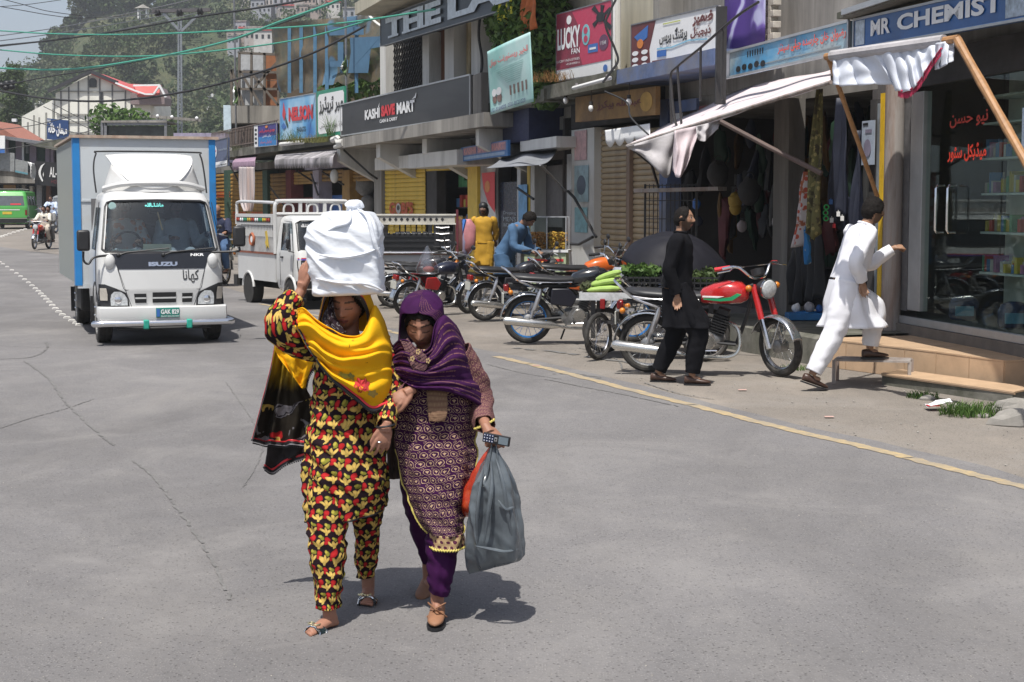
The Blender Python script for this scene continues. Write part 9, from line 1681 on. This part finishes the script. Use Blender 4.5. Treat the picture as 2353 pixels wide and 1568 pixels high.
for i,pr in enumerate(([(822,480,7.25),(845,500,7.20),(862,560,7.185),(875,590,7.20)],[(805,482,7.24),(800,510,7.19),(770,520,7.19),(740,540,7.20)],[(730,585,7.18),(780,592,7.165),(830,585,7.17),(872,570,7.2)],[(725,640,7.19),(780,650,7.17),(840,652,7.17),(880,668,7.2)])):
 mb=MB();mb.tube(curve([P(*q_)for q_ in pr],26),[.003+.009*math.sin(k/26*PI)for k in range(27)],8,flat=.8);mb.build('film_crease',m,t,W=True)
q=G(1000,1415);w2=T('person','woman in a purple gold-striped shawl holding a phone and a grey plastic bag','person',q)
Mh2=wbody(w2,(970,748,7.40),(.42,.0,-.10),[((925,815,7.42),(905,900,7.45),(944,898,7.22),(-.75,-.25,-.45),(-.15,-.85,.5),-1,.62),((1052,812,7.42),(1098,925,7.46),(1118,984,7.22),(.40,-.45,-.62),(.25,-.75,.55),-1,.85)],[((985,1080,7.40),(1012,1235,7.28),(1005,1385,7.24),None),((968,1080,7.44),(978,1190,7.54),(986,1335,7.80),None)],((985,805,7.42),(990,1020,7.42)),SK2,'down')
hb=haircap(Mh2,'short',.006);hb.build('hair',MAT_HAIR,w2,W=True,solid=.004)
mk=sil([SS((945,800,7.40),(1030,800,7.40),.09),SS((915,860,7.40),(1075,860,7.40),.12),SS((909,940,7.38),(1088,945,7.40),.13),SS((912,1030,7.36),(1092,1020,7.40),.145),SS((932,1110,7.32),(1088,1090,7.36),.15),SS((962,1185,7.28),(1066,1180,7.30),.13),SS((987,1222,7.25),(1064,1224,7.25),.11)],80,80,.05,6,5,.15,cr=.009);mk.build('kameez',m_pur,w2,W=True,solid=.005,ang=80)
m_gold=motif('gold_hem_band',(.36,.24,.13),.03,.026,[(.5,.5,.25,.3,.4,(.09,.02,.05)),(.1,.5,.1,.4,0,(.55,.42,.22))]);hb_=sil([SS((987,1221,7.25),(1064,1223,7.25),.112),SS((989,1238,7.248),(1066,1240,7.248),.113),SS((988,1252,7.245),(1066,1254,7.245),.114)],10,80,.04,6,5,1);hb_.build('gold_hem',m_gold,w2,W=True,solid=.004)
m_ylace=M('yellow_lace',(.55,.46,.12),.8);mb=MB();mb.tube([V(*hb_.v[10*80+k])+V(0,0,-.006*(k%2))for k in range(80)],.006,5,closed=True);mb.build('yellow_lace',m_ylace,w2,W=True);mb=MB();mb.tube([V(*mk.v[i*80+42])-V(.004,.006,.004*(i%2))for i in range(40,81)],.005,5);mb.build('yellow_lace',m_ylace,w2,W=True);mb=MB();mb.tube([V(*mk.v[i*80+79])+V(.004,-.006,.004*(i%2))for i in range(34,81)],.004,5);mb.build('yellow_lace',m_ylace,w2,W=True)
yo=drape([[(980,898,7.248),(1003,897,7.244),(1028,900,7.25)],[(984,950,7.228),(1005,950,7.222),(1028,948,7.23)],[(986,968,7.226),(1005,969,7.22),(1022,968,7.23)]],12,20,(),1,.002);yo.build('neck_panel',motif('bronze_panel',(.16,.09,.06),.012,.02,[(.5,.5,.2,.4,0,(.36,.24,.14))]),w2,W=True,solid=.003)
mpp=M('plain_purple_cloth',(.040,.007,.048),.8,spec=.1,var=.12,sc=6,bp=.15,bsc=80)
sil([SS((985,1190,7.29),(1050,1190,7.29),.08),SS((978,1235,7.27),(1056,1235,7.27),.09),SS((983,1290,7.25),(1048,1290,7.25),.085),SS((984,1340,7.24),(1036,1345,7.24),.07),SS((985,1357,7.24),(1028,1368,7.24),.065)],50,40,.06,5,3,.4,cr=.008).build('trouser_leg',mpp,w2,W=True,solid=.004,ang=80)
sil([SS((918,1060,7.46),(1000,1060,7.46),.10),SS((922,1120,7.48),(1000,1120,7.48),.10),SS((934,1180,7.54),(1004,1180,7.54),.09),SS((952,1240,7.64),(1008,1240,7.64),.075),SS((972,1292,7.74),(1006,1292,7.74),.05)],44,36,.06,5,6,.4,cr=.009).build('trouser_leg',mpp,w2,W=True,solid=.004,ang=80)
m_bro=motif('bronze_sleeve_cloth',(.12,.05,.06),.02,.03,[(.5,.5,.3,.3,.3,(.32,.2,.13),.3)]);sleeve(w2,[(1046,815,7.42),(1078,860,7.45),(1098,910,7.46),(1104,945,7.40),(1112,975,7.28)],[.08,.075,.068,.062,.048],m_bro,4);sleeve(w2,[(930,820,7.42),(912,860,7.45),(904,895,7.45),(922,903,7.33),(940,900,7.24)],[.07,.065,.056,.05,.042],m_bro,9)
mb=MB();mb.tube([P(1113,976,7.275)+V(.046*math.cos(a),.03*math.sin(a),.022*math.cos(a))+V(0,0,.003*(k%2))for k,a in enumerate([2*PI*k/30 for k in range(30)])],.005,5,closed=True);mb.build('yellow_lace',m_ylace,w2,W=True)
m_ps,nt,b=newmat('striped_purple_shawl');uv=nt.nodes.new('ShaderNodeUVMap').outputs[0];sp=nt.nodes.new('ShaderNodeSeparateXYZ');nt.links.new(uv,sp.inputs[0]);s_=nmath(nt,'SINE',nmath(nt,'MULTIPLY',nmath(nt,'ADD',sp.outputs[1],nmath(nt,'MULTIPLY',nnoise(nt,3,2,.5,uv),.03)),520));gq=nmath(nt,'MULTIPLY',nmath(nt,'GREATER_THAN',s_,.78),nmath(nt,'GREATER_THAN',nnoise(nt,7,1,.5,smap(nt,uv,(.2,1,1))),.50));br=nmath(nt,'GREATER_THAN',nnoise(nt,120,2,.6,uv),.44)
c=nmix(nt,nmath(nt,'MULTIPLY',nmath(nt,'MULTIPLY',gq,br),.38),nramp(nt,nnoise(nt,20,3,.6,coords(nt)),[(.3,(.027,.004,.035)),(.7,(.045,.007,.055))]),(.34,.18,.10));nt.links.new(c,b.inputs['Base Color']);b.inputs['Roughness'].default_value=.8;b.inputs['Specular IOR Level'].default_value=.15;bump(nt,b,nnoise(nt,120,3,.6,coords(nt)),.12)
f2=[(.013,1.0,3.0,0),(.008,.5,6,1.5),(.005,2,10,0)]
s2=drape([[Wc(962,935,7.36),Wc(1000,900,7.30),Wc(1060,905,7.27),Wc(1120,965,7.255),Wc(1185,930,7.25),Wc(1215,790,7.27),Wc(1270,735,7.36),Wc(1345,800,7.48)],[Wc(958,1000,7.33),Wc(1010,980,7.27),Wc(1070,1000,7.24),Wc(1140,1040,7.23),Wc(1220,1010,7.22),Wc(1300,940,7.25),Wc(1370,930,7.33),Wc(1418,985,7.46)],[Wc(962,1070,7.32),Wc(1020,1080,7.26),Wc(1080,1100,7.22),Wc(1160,1115,7.21),Wc(1250,1110,7.21),Wc(1340,1110,7.24),Wc(1420,1125,7.32),Wc(1478,1130,7.45)],[Wc(970,1120,7.32),Wc(1030,1160,7.26),Wc(1090,1192,7.215),Wc(1170,1200,7.20),Wc(1260,1205,7.20),Wc(1360,1230,7.22),Wc(1450,1270,7.29),Wc(1545,1338,7.40)]],100,70,f2,5)
s2.build('shawl',m_ps,w2,W=True,solid=.004,ang=80);b2=drape([[Wc(1180,700,7.50),Wc(1330,790,7.52),Wc(1385,880,7.54)],[Wc(1200,950,7.58),Wc(1380,1000,7.56),Wc(1440,1030,7.50)],[Wc(1250,1200,7.56),Wc(1430,1210,7.54),Wc(1500,1200,7.46)],[Wc(1300,1290,7.54),Wc(1450,1300,7.50),Wc(1548,1340,7.41)]],30,40,[(.012,2,1,0)],9);b2.build('shawl_back',m_ps,w2,W=True,solid=.004)
hd=hood(Mh2,[(.146,.045,.002,.002,.0,.0),(.138,.040,.06,.07,.0,.0),(.11,.034,.094,.105,.0,.0),(.09,.026,.102,.118,.9,.6),(.03,.014,.108,.130,1.15,.95),(-.05,.020,.118,.135,1.1,.85),(-.11,.03,.135,.14,.7,.35),(-.16,.05,.17,.15,.25,.02),(-.21,.07,.21,.16,.1,-.1)],80,5);hd.uv={k:(b,a)for k,(a,b)in hd.uv.items()};hd.build('head_shawl',m_ps,w2,W=True,solid=.005,ang=80)
bn=drape([[Wc(1000,890,7.275),Wc(1020,900,7.27),Wc(1045,880,7.27)],[Wc(1030,960,7.25),Wc(1060,950,7.24),Wc(1085,930,7.24)],[Wc(1070,1060,7.22),Wc(1120,1020,7.215),Wc(1160,990,7.22)],[Wc(1090,1085,7.215),Wc(1150,1080,7.21),Wc(1172,1050,7.22)]],16,30,(),2,.003);bn.build('bronze_fold',motif('bronze_fold_cloth',(.13,.07,.07),.03,.016,[(.5,.5,.5,.16,0,(.05,.02,.04))]),w2,W=True,solid=.004)
for x,y in((1075,1008),(1172,1020),(1110,965)):fr=Frame(P(*Wc(x-16,y+20,7.20)),P(*Wc(x+16,y+20,7.20)),P(*Wc(x-16,y-20,7.20)));[fell(fr,.5+.3*math.cos(k*1.26),.5+.3*math.sin(k*1.26),.16,.16,M('gold_thread',(.5,.36,.16),.6),w2,'gold_flower',.0,8)for k in range(5)]
m_shoe=M('tan_shoe',(.24,.115,.06),.7,var=.15,sc=14)
for a_,d_ in(((1005,1385,7.24),(-.02,-1)),((980,1330,7.80),(-.1,-1))):tmp=T('x','','',P(*a_));s0=shoe(w2,wmat(w2).inverted()@P(*a_)+V(0,0,.006),(d_[0],d_[1],.0),m_shoe,1.02,'shoe');bpy.data.objects.remove(tmp)
mb=MB();a_=P(1005,1385,7.24);[mb.tube([a_+V(s*.045,-.07,-.05),a_+V(0,-.10-.02*s,-.005),a_+V(-s*.04,-.05,.01)],.008,6,flat=.5)for s in(-1,1)];mb.build('shoe_strap',m_shoe,w2,W=True)
o=drape([[(892,930,7.50),(908,935,7.5),(925,940,7.52)],[(890,1030,7.52),(905,1030,7.54),(920,1030,7.54)],[(890,1100,7.54),(905,1102,7.56),(918,1100,7.56)]],16,24,[(.008,2,0,0)],2);o.build('trailing_cloth',M('taupe_gauze',(.10,.075,.06),.9,var=.3,sc=14),w2,W=True,solid=.004)
ph=T('phone','black keypad phone held in the left hand of the woman in purple','phone',P(1141,1026,7.10));c0,ux=P(1141,1010,7.115),(P(1171,1016,7.10)-P(1111,1004,7.13)).normalized();uz=V(.18,-.1,1);uz=(uz-ux*uz.dot(ux)).normalized();un=ux.cross(uz).normalized();Rm=Matrix((ux,-un,uz)).transposed()
un=un if un.y<0 else-un
MB().box(c0,(.130,.012,.046),Matrix((ux,-un,uz)).transposed()).build('phone_body',C_['blk'],ph,False,W=True,bevel=.004);MB().box(c0+ux*.034+un*.0065,(.045,.002,.034),Rm).build('screen',M('phone_screen',(.16,.20,.23),.15),ph,False,W=True);MB().box(c0+un*.0072-ux*.002,(.014,.002,.018),Rm).build('nav_key',m_chr,ph,False,W=True,bevel=.002);MB().box(c0+un*.008-ux*.002,(.007,.002,.009),Rm).build('nav_centre',C_['blk'],ph,False,W=True)
for r in range(3):
 for k in range(4):MB().box(c0-ux*(.018+.0125*k)+uz*(.013-.013*r)+un*.0068,(.0095,.002,.009),Rm).build('key',M('key_blue',(.04,.06,.16),.4),ph,False,W=True);MB().box(c0-ux*(.018+.0125*k)+uz*(.013-.013*r)+un*.0082,(.004,.001,.004),Rm).build('key_digit',C_['wht'],ph,False,W=True)
t=T('grey_bag','full grey plastic carrier bag hanging from the hand of the woman in purple','bag',P(1135,1310,7.2));m,nt,b=newmat('grey_plastic_film');co=coords(nt);c=nramp(nt,nnoise(nt,5,4,.6,co),[(.35,(.07,.082,.094)),(.65,(.13,.15,.165))]);nt.links.new(c,b.inputs['Base Color']);b.inputs['Roughness'].default_value=.26;bump(nt,b,nnoise(nt,6,3,.5,smap(nt,co,(1.6,1.6,.9),(0,.3,0)),.2),.5,.02)
sil([SS((1130,1028,7.16),(1141,1026,7.16),.012),SS((1120,1050,7.16),(1150,1046,7.16),.03),SS((1104,1082,7.17),(1168,1076,7.17),.06),SS((1090,1115,7.17),(1182,1112,7.17),.085),SS((1080,1180,7.18),(1190,1176,7.18),.105),SS((1077,1245,7.18),(1197,1240,7.18),.105),SS((1082,1290,7.18),(1197,1276,7.18),.08),SS((1090,1316,7.18),(1184,1292,7.18),.012)],110,110,.10,4,4,1,.85,.020,(8,8,3.2)).build('bag_film',m,t,W=True,ang=70)
for pr in([(1112,1075,7.10),(1102,1130,7.07),(1096,1200,7.065),(1100,1290,7.10)],[(1128,1060,7.11),(1130,1120,7.06),(1122,1180,7.055),(1112,1250,7.065)],[(1140,1055,7.12),(1156,1110,7.07),(1166,1180,7.06),(1184,1270,7.10)],[(1092,1255,7.07),(1125,1262,7.05),(1160,1268,7.06),(1190,1262,7.11)],[(1145,1150,7.06),(1162,1170,7.055),(1180,1165,7.08)]):mb=MB();mb.tube(curve([P(*q_)for q_ in pr],24),[.002+.009*math.sin(k/24*PI)for k in range(25)],8,flat=.8);mb.build('film_crease',m,t,W=True)
for dx,x1 in((-4,1112),(5,1158)):mb=MB();mb.tube(curve([P(1134+dx,1012,7.14),P(1134+dx*1.6,1040,7.13),P(lerp(1134,x1,.6),1085,7.11),P(x1,1120,7.09)],20),[.007+.004*k/20 for k in range(21)],8,flat=.5);mb.build('bag_handle',m,t,W=True)
t=T('orange_bag','small thin red bag of orange fruit hanging beside the grey bag','bag',P(1075,1185,7.28));m_or=glass('red_film',(.95,.25,.12),.15,.8);sil([SS((1122,1030,7.2),(1128,1030,7.2),.01),SS((1092,1075,7.24),(1112,1075,7.24),.03),SS((1068,1120,7.27),(1100,1120,7.27),.05),SS((1058,1160,7.28),(1100,1160,7.28),.06),SS((1064,1186,7.28),(1094,1188,7.28),.02)],40,40,.06,4,2,1,1,.005).build('bag_film',M('red_plastic_film',(.55,.05,.02),.25,var=.15,sc=8,alpha=.72),t,W=True)
for x,y,r_ in((1074,1162,.034),(1084,1150,.03),(1078,1140,.028),(1088,1172,.03)):MB().ball(P(x,y,7.27),r_,14,10).build('fruit',M('orange_fruit',(.75,.20,.02),.5),t,W=True)
